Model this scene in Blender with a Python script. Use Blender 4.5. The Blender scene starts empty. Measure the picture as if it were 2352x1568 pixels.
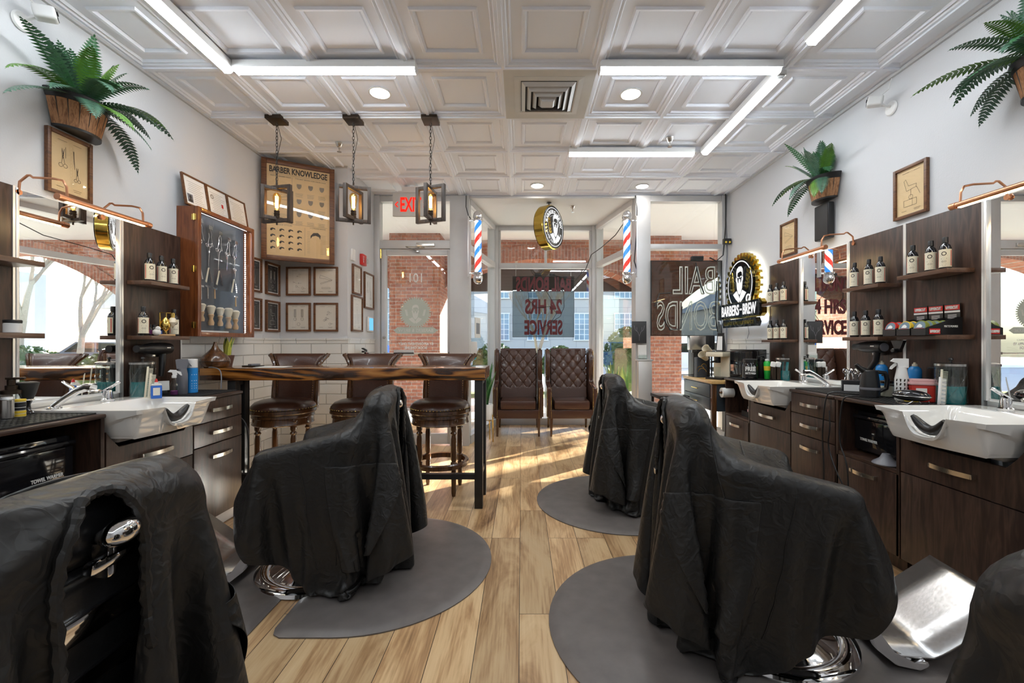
import bpy, bmesh, math, random
import numpy as np
from mathutils import Vector, Matrix, Euler
random.seed(7)
PI = math.pi
S = bpy.context.scene
COL = S.collection
R = math.radians

# ------------------------------------------------------------------ camera
F = 996.0; VX = 1198.0; VY = 788.0; H = 1.23
cd = bpy.data.cameras.new('camera'); cam = bpy.data.objects.new('camera', cd); COL.objects.link(cam)
cam.location = (0, 0, H); cam.rotation_euler = (R(90), 0, 0)
cd.sensor_width = 36; cd.lens = F / 2352 * 36
cd.shift_x = -(VX - 1176) / 2352; cd.shift_y = (VY - 784) / 2352
cd.clip_start = 0.02; cd.clip_end = 400
S.camera = cam
# ------------------------------------------------------------------ world, sun, exposure
wd = bpy.data.worlds.new('sky'); S.world = wd; wd.use_nodes = True
wn = wd.node_tree.nodes; wl = wd.node_tree.links
bg = wn['Background']
sky = wn.new('ShaderNodeTexSky'); sky.sky_type = 'NISHITA'; sky.sun_disc = False
sky.sun_elevation = R(32); sky.sun_rotation = R(50); sky.air_density = 1.2; sky.dust_density = 2.0; sky.ozone_density = 1.5
wl.new(sky.outputs[0], bg.inputs[0]); bg.inputs[1].default_value = 0.20
sd = bpy.data.lights.new('sun', 'SUN'); sun = bpy.data.objects.new('sun', sd); COL.objects.link(sun)
sd.energy = 16.0; sd.angle = R(0.6); sd.color = (1, 0.95, 0.86)
SUN_EL = 17.5; sv = Vector((0.77, 0.64, math.tan(R(SUN_EL)) * 1.001)).normalized()
sun.rotation_euler = sv.to_track_quat('Z', 'Y').to_euler(); sun.location = (8, 10, 8)
S.view_settings.view_transform = 'Standard'; S.view_settings.look = 'None'
S.view_settings.gamma = 1; S.view_settings.use_curve_mapping = False
S.view_settings.exposure = 1.88
TUBE_E = 10.5; SPOT_E = 22.0

# ------------------------------------------------------------------ materials
def newmat(name):
    m = bpy.data.materials.new(name); m.use_nodes = True
    nt = m.node_tree
    return m, nt, nt.nodes, nt.links, nt.nodes['Principled BSDF']
def setp(b, **k):
    for a, v in k.items():
        b.inputs[{'rough': 'Roughness', 'metal': 'Metallic', 'col': 'Base Color', 'spec': 'Specular IOR Level', 'coat': 'Coat Weight',
                  'trans': 'Transmission Weight', 'ior': 'IOR', 'em': 'Emission Strength', 'emc': 'Emission Color', 'alpha': 'Alpha',
                  'sheen': 'Sheen Weight', 'coatr': 'Coat Roughness', 'sub': 'Subsurface Weight'}[a]].default_value = v
def c4(c): return (c[0], c[1], c[2], 1)
def plain(name, c, rough=0.5, metal=0.0, bump=0, bscale=40, var=0, **k):
    m, nt, n, l, b = newmat(name)
    setp(b, col=c4(c), rough=rough, metal=metal, **k)
    if bump or var:
        tc = n.new('ShaderNodeTexCoord'); nz = n.new('ShaderNodeTexNoise'); nz.inputs['Scale'].default_value = bscale; nz.inputs['Detail'].default_value = 4
        l.new(tc.outputs['Object'], nz.inputs['Vector'])
        if bump:
            bp = n.new('ShaderNodeBump'); bp.inputs['Strength'].default_value = bump; bp.inputs['Distance'].default_value = 0.01
            l.new(nz.outputs[0], bp.inputs['Height']); l.new(bp.outputs[0], b.inputs['Normal'])
        if var:
            mx = n.new('ShaderNodeMixRGB'); mx.inputs[1].default_value = c4([max(0, v * (1 - var)) for v in c]); mx.inputs[2].default_value = c4([min(1, v * (1 + var)) for v in c])
            l.new(nz.outputs[0], mx.inputs[0]); l.new(mx.outputs[0], b.inputs['Base Color'])
    return m
def emis(name, c, e):
    m, nt, n, l, b = newmat(name)
    setp(b, col=(0, 0, 0, 1), emc=c4(c), em=e, spec=0); return m
def ramp(n, stops):
    r = n.new('ShaderNodeValToRGB'); cr = r.color_ramp
    while len(cr.elements) < len(stops): cr.elements.new(0.5)
    for e, (p, c) in zip(cr.elements, stops): e.position = p; e.color = c4(c)
    return r
def woodmat(name, stops, axis='Z', scale=1.0, rough=0.4, rings=True, dist=6, coat=0.0, bump=0.15):
    """streaks run along the axis"""
    m, nt, n, l, b = newmat(name)
    tc = n.new('ShaderNodeTexCoord'); mp = n.new('ShaderNodeMapping')
    s = {'X': (0.12, 1, 1), 'Y': (1, 0.12, 1), 'Z': (1, 1, 0.12)}[axis]
    mp.inputs['Scale'].default_value = [v * 14 * scale for v in s]
    l.new(tc.outputs['Object'], mp.inputs['Vector'])
    nz = n.new('ShaderNodeTexNoise'); nz.inputs['Scale'].default_value = 1.4; nz.inputs['Detail'].default_value = 3; nz.inputs['Distortion'].default_value = 0.6
    l.new(mp.outputs[0], nz.inputs['Vector'])
    ml = n.new('ShaderNodeMath'); ml.operation = 'MULTIPLY'; ml.inputs[1].default_value = dist
    l.new(nz.outputs[0], ml.inputs[0])
    fr = n.new('ShaderNodeMath'); fr.operation = 'PINGPONG'; fr.inputs[1].default_value = 1
    l.new(ml.outputs[0], fr.inputs[0])
    mp2 = n.new('ShaderNodeMapping'); mp2.inputs['Scale'].default_value = [v * 90 * scale for v in {'X': (0.03, 1, 1), 'Y': (1, 0.03, 1), 'Z': (1, 1, 0.03)}[axis]]
    l.new(tc.outputs['Object'], mp2.inputs['Vector'])
    n2 = n.new('ShaderNodeTexNoise'); n2.inputs['Scale'].default_value = 1.5; n2.inputs['Detail'].default_value = 2
    l.new(mp2.outputs[0], n2.inputs['Vector'])
    mx = n.new('ShaderNodeMixRGB'); mx.inputs[0].default_value = 0.45
    l.new(fr.outputs[0], mx.inputs[1]); l.new(n2.outputs[0], mx.inputs[2])
    rp = ramp(n, stops); l.new(mx.outputs[0], rp.inputs[0]); l.new(rp.outputs[0], b.inputs['Base Color'])
    bp = n.new('ShaderNodeBump'); bp.inputs['Strength'].default_value = bump; bp.inputs['Distance'].default_value = 0.002
    l.new(n2.outputs[0], bp.inputs['Height']); l.new(bp.outputs[0], b.inputs['Normal'])
    setp(b, rough=rough, coat=coat); return m
def glassmat(name, tint=(1, 1, 1), refl=1.0, rough=0.0):
    m = bpy.data.materials.new(name); m.use_nodes = True; n = m.node_tree.nodes; l = m.node_tree.links
    n.remove(n['Principled BSDF']); out = n['Material Output']
    t = n.new('ShaderNodeBsdfTransparent'); t.inputs[0].default_value = c4(tint)
    g = n.new('ShaderNodeBsdfGlossy'); g.inputs['Roughness'].default_value = rough; g.inputs[0].default_value = (refl, refl, refl, 1)
    lw = n.new('ShaderNodeLayerWeight'); lw.inputs[0].default_value = 0.5
    pw = n.new('ShaderNodeMath'); pw.operation = 'POWER'; pw.inputs[1].default_value = 5; l.new(lw.outputs['Facing'], pw.inputs[0])
    f = n.new('ShaderNodeMapRange'); f.inputs[3].default_value = 0.045; f.inputs[4].default_value = 0.9; l.new(pw.outputs[0], f.inputs[0])
    mx = n.new('ShaderNodeMixShader'); l.new(f.outputs[0], mx.inputs[0]); l.new(t.outputs[0], mx.inputs[1]); l.new(g.outputs[0], mx.inputs[2])
    l.new(mx.outputs[0], out.inputs[0]); return m
def brickmat(name, c1, c2, mortar, bw=0.2, bh=0.068, msz=0.006, rot='XZ', rough=0.8, bump=0.4, noise=True, msm=0.1, off=0.5):
    m, nt, n, l, b = newmat(name)
    tc = n.new('ShaderNodeTexCoord'); sp = n.new('ShaderNodeSeparateXYZ'); mp = n.new('ShaderNodeCombineXYZ'); l.new(tc.outputs['Object'], sp.inputs[0])
    for i, ax in enumerate(rot): l.new(sp.outputs[ax], mp.inputs[i])
    bt = n.new('ShaderNodeTexBrick'); bt.inputs['Scale'].default_value = 1; bt.inputs['Brick Width'].default_value = bw
    bt.inputs['Row Height'].default_value = bh; bt.inputs['Mortar Size'].default_value = msz; bt.inputs['Mortar Smooth'].default_value = msm
    bt.offset = off
    bt.inputs['Color1'].default_value = c4(c1); bt.inputs['Color2'].default_value = c4(c2); bt.inputs['Mortar'].default_value = c4(mortar)
    l.new(mp.outputs[0], bt.inputs['Vector'])
    src = bt.outputs['Color']
    if noise:
        nz = n.new('ShaderNodeTexNoise'); nz.inputs['Scale'].default_value = 18; nz.inputs['Detail'].default_value = 5
        l.new(tc.outputs['Object'], nz.inputs['Vector'])
        mx = n.new('ShaderNodeMixRGB'); mx.blend_type = 'OVERLAY'; mx.inputs[0].default_value = 0.6
        l.new(src, mx.inputs[1]); l.new(nz.outputs[0], mx.inputs[2]); src = mx.outputs[0]
    l.new(src, b.inputs['Base Color'])
    iv = n.new('ShaderNodeMath'); iv.operation = 'SUBTRACT'; iv.inputs[0].default_value = 1; l.new(bt.outputs['Fac'], iv.inputs[1])
    bp = n.new('ShaderNodeBump'); bp.inputs['Strength'].default_value = bump; bp.inputs['Distance'].default_value = 0.006
    l.new(iv.outputs[0], bp.inputs['Height']); l.new(bp.outputs[0], b.inputs['Normal'])
    setp(b, rough=rough); return m

M = {}
M['wall'] = plain('wall paint', (0.60, 0.61, 0.63), 0.6, bump=0.12, bscale=120)
M['ceil'] = plain('ceiling tile white', (0.85, 0.89, 0.97), 0.55)
M['ceil_dirty'] = plain('ceiling panel aged', (0.60, 0.60, 0.58), 0.6, var=0.12, bscale=5)
M['plaster'] = plain('bay plaster', (0.62, 0.62, 0.61), 0.6)
M['alu'] = plain('aluminium frame', (0.56, 0.56, 0.56), 0.45, metal=0.25, var=0.12, bscale=4)
M['alu_dark'] = plain('dark gasket', (0.04, 0.04, 0.04), 0.5)
M['silver'] = plain('silver trim', (0.78, 0.78, 0.77), 0.3, metal=0.6)
M['chrome'] = plain('chrome', (0.82, 0.82, 0.83), 0.06, metal=1.0)
M['steel'] = plain('brushed steel', (0.62, 0.60, 0.57), 0.25, metal=1.0)
M['scuff'] = plain('scuffed aluminium plate', (0.62, 0.62, 0.62), 0.26, metal=1.0, bump=0.05, bscale=60, var=0.2)
M['handle'] = plain('satin nickel', (0.72, 0.69, 0.63), 0.22, metal=1.0)
M['brass'] = plain('polished brass', (0.72, 0.50, 0.14), 0.18, metal=1.0)
M['gold'] = plain('gold mirror', (0.65, 0.46, 0.10), 0.12, metal=1.0)
M['copper'] = plain('copper', (0.62, 0.30, 0.17), 0.28, metal=1.0)
M['bmetal'] = plain('black steel', (0.035, 0.034, 0.034), 0.42, metal=0.5)
M['bronze'] = plain('dark bronze', (0.05, 0.035, 0.025), 0.35, metal=0.8)
M['black'] = plain('black plastic', (0.012, 0.012, 0.013), 0.35)
M['blackgloss'] = plain('gloss black', (0.008, 0.008, 0.010), 0.08, coat=0.5)
M['rubber'] = plain('black rubber', (0.018, 0.018, 0.018), 0.55, bump=0.1, bscale=300)
M['mat'] = plain('anti fatigue mat', (0.135, 0.120, 0.113), 0.42, bump=0.12, bscale=14, var=0.3)
M['white'] = plain('white plastic', (0.75, 0.75, 0.74), 0.3)
M['cream'] = plain('cream', (0.72, 0.66, 0.52), 0.4)
M['ceramic'] = plain('white ceramic', (0.78, 0.77, 0.74), 0.08, coat=0.6)
M['grey'] = plain('grey plastic', (0.16, 0.16, 0.18), 0.4)
M['cloth'] = None
M['leather'] = plain('brown leather', (0.068, 0.028, 0.017), 0.30, bump=0.10, bscale=90, var=0.35, coat=0.15)
M['leather_blk'] = plain('black leather', (0.012, 0.012, 0.013), 0.28, bump=0.05, bscale=120)
M['dwood'] = woodmat('dark turned wood', [(0, (0.028, 0.012, 0.005)), (0.5, (0.075, 0.030, 0.011)), (1, (0.13, 0.055, 0.018))], 'Z', 2, 0.25, coat=0.4)
LAM = [(0.0, (0.016, 0.008, 0.006)), (0.45, (0.038, 0.020, 0.014)), (0.75, (0.065, 0.035, 0.024)), (1.0, (0.10, 0.056, 0.038))]
M['lam'] = woodmat('wenge laminate', LAM, 'Z', 1.3, 0.38)
M['lamh'] = woodmat('wenge laminate across', LAM, 'X', 1.3, 0.34)
M['lamedge'] = woodmat('wenge edge band', [(0, (0.05, 0.024, 0.014)), (0.6, (0.10, 0.05, 0.03)), (1, (0.15, 0.08, 0.05))], 'X', 1.3, 0.3)
M['burnt'] = woodmat('charred pine', [(0.18, (0.012, 0.005, 0.002)), (0.38, (0.06, 0.02, 0.006)), (0.55, (0.30, 0.11, 0.02)), (0.9, (0.50, 0.22, 0.045))], 'X', 0.55, 0.22, dist=9, coat=0.6)
M['framewood'] = woodmat('walnut frame', [(0, (0.05, 0.018, 0.007)), (0.5, (0.12, 0.045, 0.016)), (1, (0.20, 0.085, 0.03))], 'X', 2, 0.4)
M['mahog'] = woodmat('mahogany', [(0, (0.10, 0.025, 0.008)), (0.5, (0.18, 0.05, 0.014)), (1, (0.25, 0.08, 0.022))], 'Z', 1.5, 0.28, coat=0.3)
M['pendwood'] = woodmat('weathered pendant wood', [(0, (0.015, 0.010, 0.008)), (0.5, (0.042, 0.028, 0.020)), (1, (0.09, 0.06, 0.045))], 'Z', 3, 0.5)
M['barrel'] = woodmat('barrel stave', [(0, (0.05, 0.03, 0.02)), (0.35, (0.26, 0.11, 0.045)), (0.75, (0.48, 0.24, 0.11)), (1, (0.16, 0.11, 0.08))], 'Z', 3, 0.6)
M['butcher'] = woodmat('butcher block', [(0, (0.42, 0.24, 0.08)), (1, (0.68, 0.45, 0.18))], 'Y', 1, 0.35)
M['lightwood'] = plain('light wood', (0.55, 0.34, 0.16), 0.4)
M['glass'] = glassmat('window glass', (0.97, 0.985, 0.98), 1.0)
M['picglass'] = glassmat('picture glass', (1, 1, 1), 0.9)
M['clear'] = glassmat('clear jar', (0.90, 0.94, 0.93), 1.0)
M['acryl'] = glassmat('smoked acrylic', (0.56, 0.59, 0.59), 0.6)
M['acryl2'] = glassmat('clear dark acrylic', (0.42, 0.45, 0.46), 0.7)
M['tealliq'] = plain('teal liquid', (0.0, 0.20, 0.22), 0.1, alpha=0.8)
M['mirror'] = plain('mirror', (0.92, 0.93, 0.93), 0.0, metal=1.0)
M['paper'] = plain('aged paper', (0.68, 0.50, 0.27), 0.6, var=0.12, bscale=6)
M['paperlt'] = plain('ivory paper', (0.72, 0.68, 0.60), 0.6, var=0.05, bscale=6)
M['paperwh'] = plain('white paper', (0.76, 0.76, 0.74), 0.6)
M['slate'] = plain('slate print', (0.035, 0.037, 0.04), 0.5)
M['ink'] = plain('ink', (0.03, 0.022, 0.016), 0.6)
M['inkgr'] = plain('grey ink', (0.22, 0.19, 0.15), 0.6)
M['inkwh'] = plain('white ink', (0.72, 0.72, 0.70), 0.6)
M['maroon'] = plain('dark red letter', (0.10, 0.004, 0.007), 0.4)
M['neon'] = plain('unlit neon tube', (0.62, 0.66, 0.60), 0.2)
M['red'] = plain('red', (0.60, 0.02, 0.015), 0.35)
M['redtr'] = plain('red plastic', (0.55, 0.03, 0.02), 0.3)
M['pinktr'] = plain('pink lid', (0.65, 0.38, 0.38), 0.3)
M['blue'] = plain('blue', (0.03, 0.14, 0.55), 0.3)
M['skyblue'] = plain('aerosol blue', (0.02, 0.24, 0.62), 0.25)
M['teal'] = plain('teal', (0.02, 0.32, 0.36), 0.25)
M['green'] = plain('green', (0.02, 0.42, 0.05), 0.3)
M['yellow'] = plain('yellow', (0.75, 0.52, 0.04), 0.4)
M['purple'] = plain('purple liquid', (0.12, 0.02, 0.10), 0.2)
M['label'] = plain('cream label', (0.74, 0.69, 0.54), 0.5)
M['door_tint'] = plain('etched decal', (0.50, 0.56, 0.50), 0.7)
M['door_lt'] = plain('etched decal light', (0.68, 0.70, 0.66), 0.7)
M['leaf'] = plain('fern green', (0.035, 0.13, 0.05), 0.4, var=0.5, bscale=30)
M['leaf2'] = plain('fern light green', (0.10, 0.24, 0.03), 0.4, var=0.5, bscale=30)
M['leafg'] = plain('fern grey green', (0.07, 0.15, 0.10), 0.35, var=0.5, bscale=30)
M['snake'] = plain('snake leaf', (0.05, 0.17, 0.05), 0.4, var=0.9, bscale=35)
M['snakey'] = plain('snake leaf edge', (0.50, 0.50, 0.08), 0.4)
M['terra'] = plain('brown pot', (0.10, 0.045, 0.03), 0.5)
M['bluegrey'] = plain('blue grey paint', (0.035, 0.045, 0.055), 0.35)
M['navy'] = plain('case lining', (0.035, 0.045, 0.06), 0.6)
M['tube'] = emis('led tube', (0.90, 0.96, 1.0), TUBE_E)
M['spot'] = emis('downlight', (1, 0.96, 0.9), SPOT_E)
M['warmled'] = emis('warm led', (1, 0.72, 0.35), 14)
M['coolled'] = emis('cool led', (0.85, 0.93, 1), 7)
M['fil'] = emis('filament', (1, 0.62, 0.20), 45)
M['bulb'] = glassmat('amber bulb', (1.0, 0.80, 0.45), 1.0)
M['pole_w'] = emis('lit pole white', (1, 1, 1), 0.55)
M['pole_r'] = emis('lit pole red', (0.75, 0.03, 0.02), 0.75)
M['pole_b'] = emis('lit pole blue', (0.02, 0.13, 0.65), 0.85)
M['exitred'] = emis('exit red', (1, 0.02, 0.01), 0.4)
M['screen'] = emis('tablet screen', (0.10, 0.32, 0.62), 0.6)
M['signwh'] = emis('sign white', (1, 1, 1), 0.3)  # faint glow put into the white, though the shop sign's figure is unlit
M['haloled'] = emis('sign halo', (0.80, 0.88, 1), 4)
M['brick'] = brickmat('brick wall', (0.27, 0.085, 0.05), (0.38, 0.15, 0.085), (0.34, 0.29, 0.25), 0.203, 0.068, 0.005, rot='XZ')
M['bricks'] = brickmat('brick side', (0.27, 0.085, 0.05), (0.38, 0.15, 0.085), (0.34, 0.29, 0.25), 0.203, 0.068, 0.005, rot='YZ')
M['brickv'] = brickmat('arch soldier brick', (0.24, 0.085, 0.055), (0.33, 0.14, 0.09), (0.32, 0.27, 0.24), 0.30, 0.068, 0.005, rot='ZX')
for k, rr in (('tileL', 'YZ'), ('tileF', 'XZ')):
    M[k] = brickmat('bevelled subway tile ' + k, (0.70, 0.70, 0.68), (0.73, 0.73, 0.71), (0.50, 0.50, 0.49), 0.305, 0.102, 0.006, rot=rr, rough=0.12, bump=0.9, noise=False, msm=1.0)
M['conc'] = plain('pale pavement', (0.55, 0.53, 0.50), 0.8, var=0.1, bscale=3)
M['asph'] = plain('street', (0.30, 0.31, 0.33), 0.8, var=0.1, bscale=2)
M['grass'] = plain('grass verge', (0.16, 0.22, 0.06), 0.9, var=0.4, bscale=8)
M['stone'] = brickmat('stone facade', (0.42, 0.40, 0.37), (0.46, 0.44, 0.41), (0.33, 0.32, 0.31), 1.6, 0.5, 0.02, rot='XZ', noise=False, bump=0.1)
M['browndk'] = plain('dark brown fascia', (0.05, 0.038, 0.032), 0.5)
M['bark'] = plain('pale bark', (0.34, 0.29, 0.23), 0.8, var=0.3, bscale=20)
M['bush'] = plain('bush green', (0.06, 0.12, 0.04), 0.7, var=0.5, bscale=25)
M['winglass'] = plain('distant window', (0.20, 0.30, 0.38), 0.1, var=0.5, bscale=1)
M['doormat'] = plain('door mat', (0.08, 0.07, 0.10), 0.9, var=0.4, bscale=30)
def clothmat():
    m, nt, n, l, b = newmat('black nylon'); setp(b, col=(0.015, 0.0142, 0.0138, 1), rough=0.43, spec=0.45)
    tc = n.new('ShaderNodeTexCoord'); wv = n.new('ShaderNodeTexNoise'); wv.inputs['Scale'].default_value = 5; wv.inputs['Detail'].default_value = 3
    l.new(tc.outputs['Object'], wv.inputs['Vector'])
    ad = n.new('ShaderNodeVectorMath'); ad.operation = 'MULTIPLY_ADD'; ad.inputs[1].default_value = (.7, .7, .7); l.new(wv.outputs['Color'], ad.inputs[0]); l.new(tc.outputs['Object'], ad.inputs[2])
    hs = []
    for sc, nm in ((7.5, 'a'), (17, 'b')):
        v = n.new('ShaderNodeTexVoronoi'); v.feature = 'DISTANCE_TO_EDGE'; v.inputs['Scale'].default_value = sc; l.new(ad.outputs[0], v.inputs['Vector'])
        p = n.new('ShaderNodeMath'); p.operation = 'POWER'; p.inputs[1].default_value = 1.0; l.new(v.outputs['Distance'], p.inputs[0]); hs.append(p)
    mx = n.new('ShaderNodeMath'); mx.operation = 'MULTIPLY_ADD'; mx.inputs[1].default_value = .4; l.new(hs[1].outputs[0], mx.inputs[0]); l.new(hs[0].outputs[0], mx.inputs[2])
    bp = n.new('ShaderNodeBump'); bp.inputs['Strength'].default_value = 0.5; bp.inputs['Distance'].default_value = 0.011; bp.invert = True
    l.new(mx.outputs[0], bp.inputs['Height']); l.new(bp.outputs[0], b.inputs['Normal']); return m
M['cloth'] = clothmat()
def floormat():
    m, nt, n, l, b = newmat('oak vinyl plank')
    tc = n.new('ShaderNodeTexCoord'); mp = n.new('ShaderNodeMapping'); mp.inputs['Rotation'].default_value = (0, 0, R(90)); mp.inputs['Location'].default_value = (0.3, 0.01, 0)
    l.new(tc.outputs['Object'], mp.inputs['Vector'])
    bt = n.new('ShaderNodeTexBrick'); bt.inputs['Scale'].default_value = 1; bt.inputs['Brick Width'].default_value = 1.22; bt.inputs['Row Height'].default_value = 0.178
    bt.inputs['Mortar Size'].default_value = 0.0014; bt.inputs['Mortar Smooth'].default_value = 0; bt.offset = 0.37; bt.offset_frequency = 3; bt.squash = 1
    bt.inputs['Color1'].default_value = (0.0, 0, 0, 1); bt.inputs['Color2'].default_value = (1, 1, 1, 1); bt.inputs['Mortar'].default_value = (0.5, 0.5, 0.5, 1)
    l.new(mp.outputs[0], bt.inputs['Vector'])
    # per-plank offset of the grain
    add = n.new('ShaderNodeVectorMath'); add.operation = 'MULTIPLY_ADD'; add.inputs[1].default_value = (7.3, 11.7, 5.1)
    l.new(bt.outputs['Color'], add.inputs[0]); l.new(tc.outputs['Object'], add.inputs[2])
    mg = n.new('ShaderNodeMapping'); mg.inputs['Scale'].default_value = (4.6, 1.0, 1); l.new(add.outputs[0], mg.inputs['Vector'])
    nz = n.new('ShaderNodeTexNoise'); nz.inputs['Scale'].default_value = 1.1; nz.inputs['Detail'].default_value = 6; nz.inputs['Distortion'].default_value = 1.3; nz.inputs['Roughness'].default_value = 0.62
    l.new(mg.outputs[0], nz.inputs['Vector'])
    m2 = n.new('ShaderNodeMapping'); m2.inputs['Scale'].default_value = (70, 3, 1); l.new(add.outputs[0], m2.inputs['Vector'])
    n2 = n.new('ShaderNodeTexNoise'); n2.inputs['Scale'].default_value = 1.5; n2.inputs['Detail'].default_value = 3; l.new(m2.outputs[0], n2.inputs['Vector'])
    mx = n.new('ShaderNodeMixRGB'); mx.inputs[0].default_value = 0.28; l.new(nz.outputs[0], mx.inputs[1]); l.new(n2.outputs[0], mx.inputs[2])
    rp = ramp(n, [(0.30, (0.15, 0.075, 0.035)), (0.44, (0.42, 0.25, 0.12)), (0.54, (0.60, 0.41, 0.22)), (0.75, (0.72, 0.54, 0.32))])
    l.new(mx.outputs[0], rp.inputs[0])
    hs = n.new('ShaderNodeHueSaturation'); mr = n.new('ShaderNodeMapRange'); mr.inputs[3].default_value = 0.78; mr.inputs[4].default_value = 1.15
    l.new(bt.outputs['Color'], mr.inputs[0]); l.new(mr.outputs[0], hs.inputs['Value']); l.new(rp.outputs[0], hs.inputs['Color'])
    mm = n.new('ShaderNodeMixRGB'); mm.inputs[2].default_value = (0.03, 0.018, 0.01, 1); l.new(bt.outputs['Fac'], mm.inputs[0]); l.new(hs.outputs[0], mm.inputs[1])
    l.new(mm.outputs[0], b.inputs['Base Color'])
    bp = n.new('ShaderNodeBump'); bp.inputs['Strength'].default_value = 0.12; bp.inputs['Distance'].default_value = 0.002; l.new(n2.outputs[0], bp.inputs['Height']); l.new(bp.outputs[0], b.inputs['Normal'])
    setp(b, rough=0.33); return m
M['floor'] = floormat()

# ------------------------------------------------------------------ mesh helpers
class MB:
    """collects shapes into one mesh"""
    def __init__(s): s.bm = bmesh.new()
    def _x(s, vs, loc=(0, 0, 0), rot=(0, 0, 0)):
        m = Matrix.Translation(loc) @ Euler(rot).to_matrix().to_4x4()
        for v in vs: v.co = m @ v.co
    def box(s, sx, sy, sz, cx=0, cy=0, cz=0, bev=0, rot=(0, 0, 0), seg=2):
        g = bmesh.ops.create_cube(s.bm, size=1)['verts']
        for v in g: v.co = Vector((v.co.x * sx, v.co.y * sy, v.co.z * sz))
        if bev:
            es = list({e for v in g for e in v.link_edges})
            r = bmesh.ops.bevel(s.bm, geom=es, offset=min(bev, 0.49 * min(sx, sy, sz)), segments=seg, affect='EDGES', profile=0.6)
            g = list({v for v in r['verts']} | {v for v in g if v.is_valid})
        s._x(g, (cx, cy, cz), rot); return s
    def b2(s, x0, x1, y0, y1, z0, z1, bev=0):
        return s.box(abs(x1 - x0), abs(y1 - y0), abs(z1 - z0), (x0 + x1) / 2, (y0 + y1) / 2, (z0 + z1) / 2, bev)
    def lathe(s, prof, seg=24, loc=(0, 0, 0), rot=(0, 0, 0), sy=1.0, a0=0, a1=2 * PI):
        full = abs(a1 - a0 - 2 * PI) < 1e-6; n = seg if full else seg + 1
        rings = []; vs = []
        for r, z in prof:
            if r < 1e-6:
                v = s.bm.verts.new((0, 0, z)); rings.append([v] * n); vs.append(v)
            else:
                ring = [s.bm.verts.new((r * math.cos(a0 + (a1 - a0) * i / seg), r * sy * math.sin(a0 + (a1 - a0) * i / seg), z)) for i in range(n)]
                rings.append(ring); vs += ring
        for a, b in zip(rings, rings[1:]):
            for i in range(seg):
                j = (i + 1) % n
                q = []
                for v in (a[i], a[j], b[j], b[i]):
                    if v not in q: q.append(v)
                if len(q) > 2:
                    try: s.bm.faces.new(q)
                    except ValueError: pass
        s._x(vs, loc, rot); return s
    def tube(s, pts, r, seg=8, cap=True, closed=False):
        pts = [Vector(p) for p in pts]; n = len(pts); rings = []
        rr = r if isinstance(r, (list, tuple)) else [r] * n
        up = Vector((0, 0, 1)); prev = None
        for i, p in enumerate(pts):
            if closed: t = pts[(i + 1) % n] - pts[i - 1]
            else: t = (pts[min(i + 1, n - 1)] - pts[max(i - 1, 0)])
            if t.length < 1e-9: t = Vector((0, 0, 1))
            t.normalize()
            if prev is None: a = t.orthogonal().normalized()
            else:
                a = prev - t * prev.dot(t)
                if a.length < 1e-6: a = t.orthogonal()
                a.normalize()
            prev = a; b = t.cross(a)
            rings.append([s.bm.verts.new(p + (a * math.cos(2 * PI * k / seg) + b * math.sin(2 * PI * k / seg)) * rr[i]) for k in range(seg)])
        m = n if closed else n - 1
        for i in range(m):
            A, B = rings[i], rings[(i + 1) % n]
            for k in range(seg): s.bm.faces.new((A[k], A[(k + 1) % seg], B[(k + 1) % seg], B[k]))
        if cap and not closed:
            s.bm.faces.new(rings[0][::-1]); s.bm.faces.new(rings[-1])
        return s
    def prism(s, pts, t, loc=(0, 0, 0), rot=(0, 0, 0)):
        """outline in local XZ, extruded along +Y by t (front at y=0 faces -Y)"""
        a = [s.bm.verts.new((p[0], 0, p[1])) for p in pts]; b = [s.bm.verts.new((p[0], t, p[1])) for p in pts]; n = len(pts)
        s.bm.faces.new(a); s.bm.faces.new(b[::-1])
        for i in range(n): s.bm.faces.new((a[i], b[i], b[(i + 1) % n], a[(i + 1) % n]))
        s._x(a + b, loc, rot); return s
    def sph(s, r, loc=(0, 0, 0), sc=(1, 1, 1), u=16, v=10, rot=(0, 0, 0)):
        g = bmesh.ops.create_uvsphere(s.bm, u_segments=u, v_segments=v, radius=r)['verts']
        for w in g: w.co = Vector((w.co.x * sc[0], w.co.y * sc[1], w.co.z * sc[2]))
        s._x(g, loc, rot); return s
    def grid(s, fn, nu, nv, closeu=False):
        g = [[s.bm.verts.new(fn(i / (nu if closeu else nu - 1), j / (nv - 1))) for j in range(nv)] for i in range(nu)]
        for i in range(nu if closeu else nu - 1):
            for j in range(nv - 1):
                k = (i + 1) % nu
                s.bm.faces.new((g[i][j], g[k][j], g[k][j + 1], g[i][j + 1]))
        return s
    def poly(s, pts):
        s.bm.faces.new([s.bm.verts.new(p) for p in pts]); return s
    def strokes(s, lines, w, y=0.0):
        """flat pen strokes in local XZ at depth y (a hair proud of the sheet)"""
        for ln in lines:
            for a, b in zip(ln, ln[1:]):
                dx, dz = b[0] - a[0], b[1] - a[1]; L = math.hypot(dx, dz)
                if L < 1e-6: continue
                nx, nz = -dz / L * w / 2, dx / L * w / 2
                s.poly([(a[0] - nx, y, a[1] - nz), (b[0] - nx, y, b[1] - nz), (b[0] + nx, y, b[1] + nz), (a[0] + nx, y, a[1] + nz)])
        return s
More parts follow.
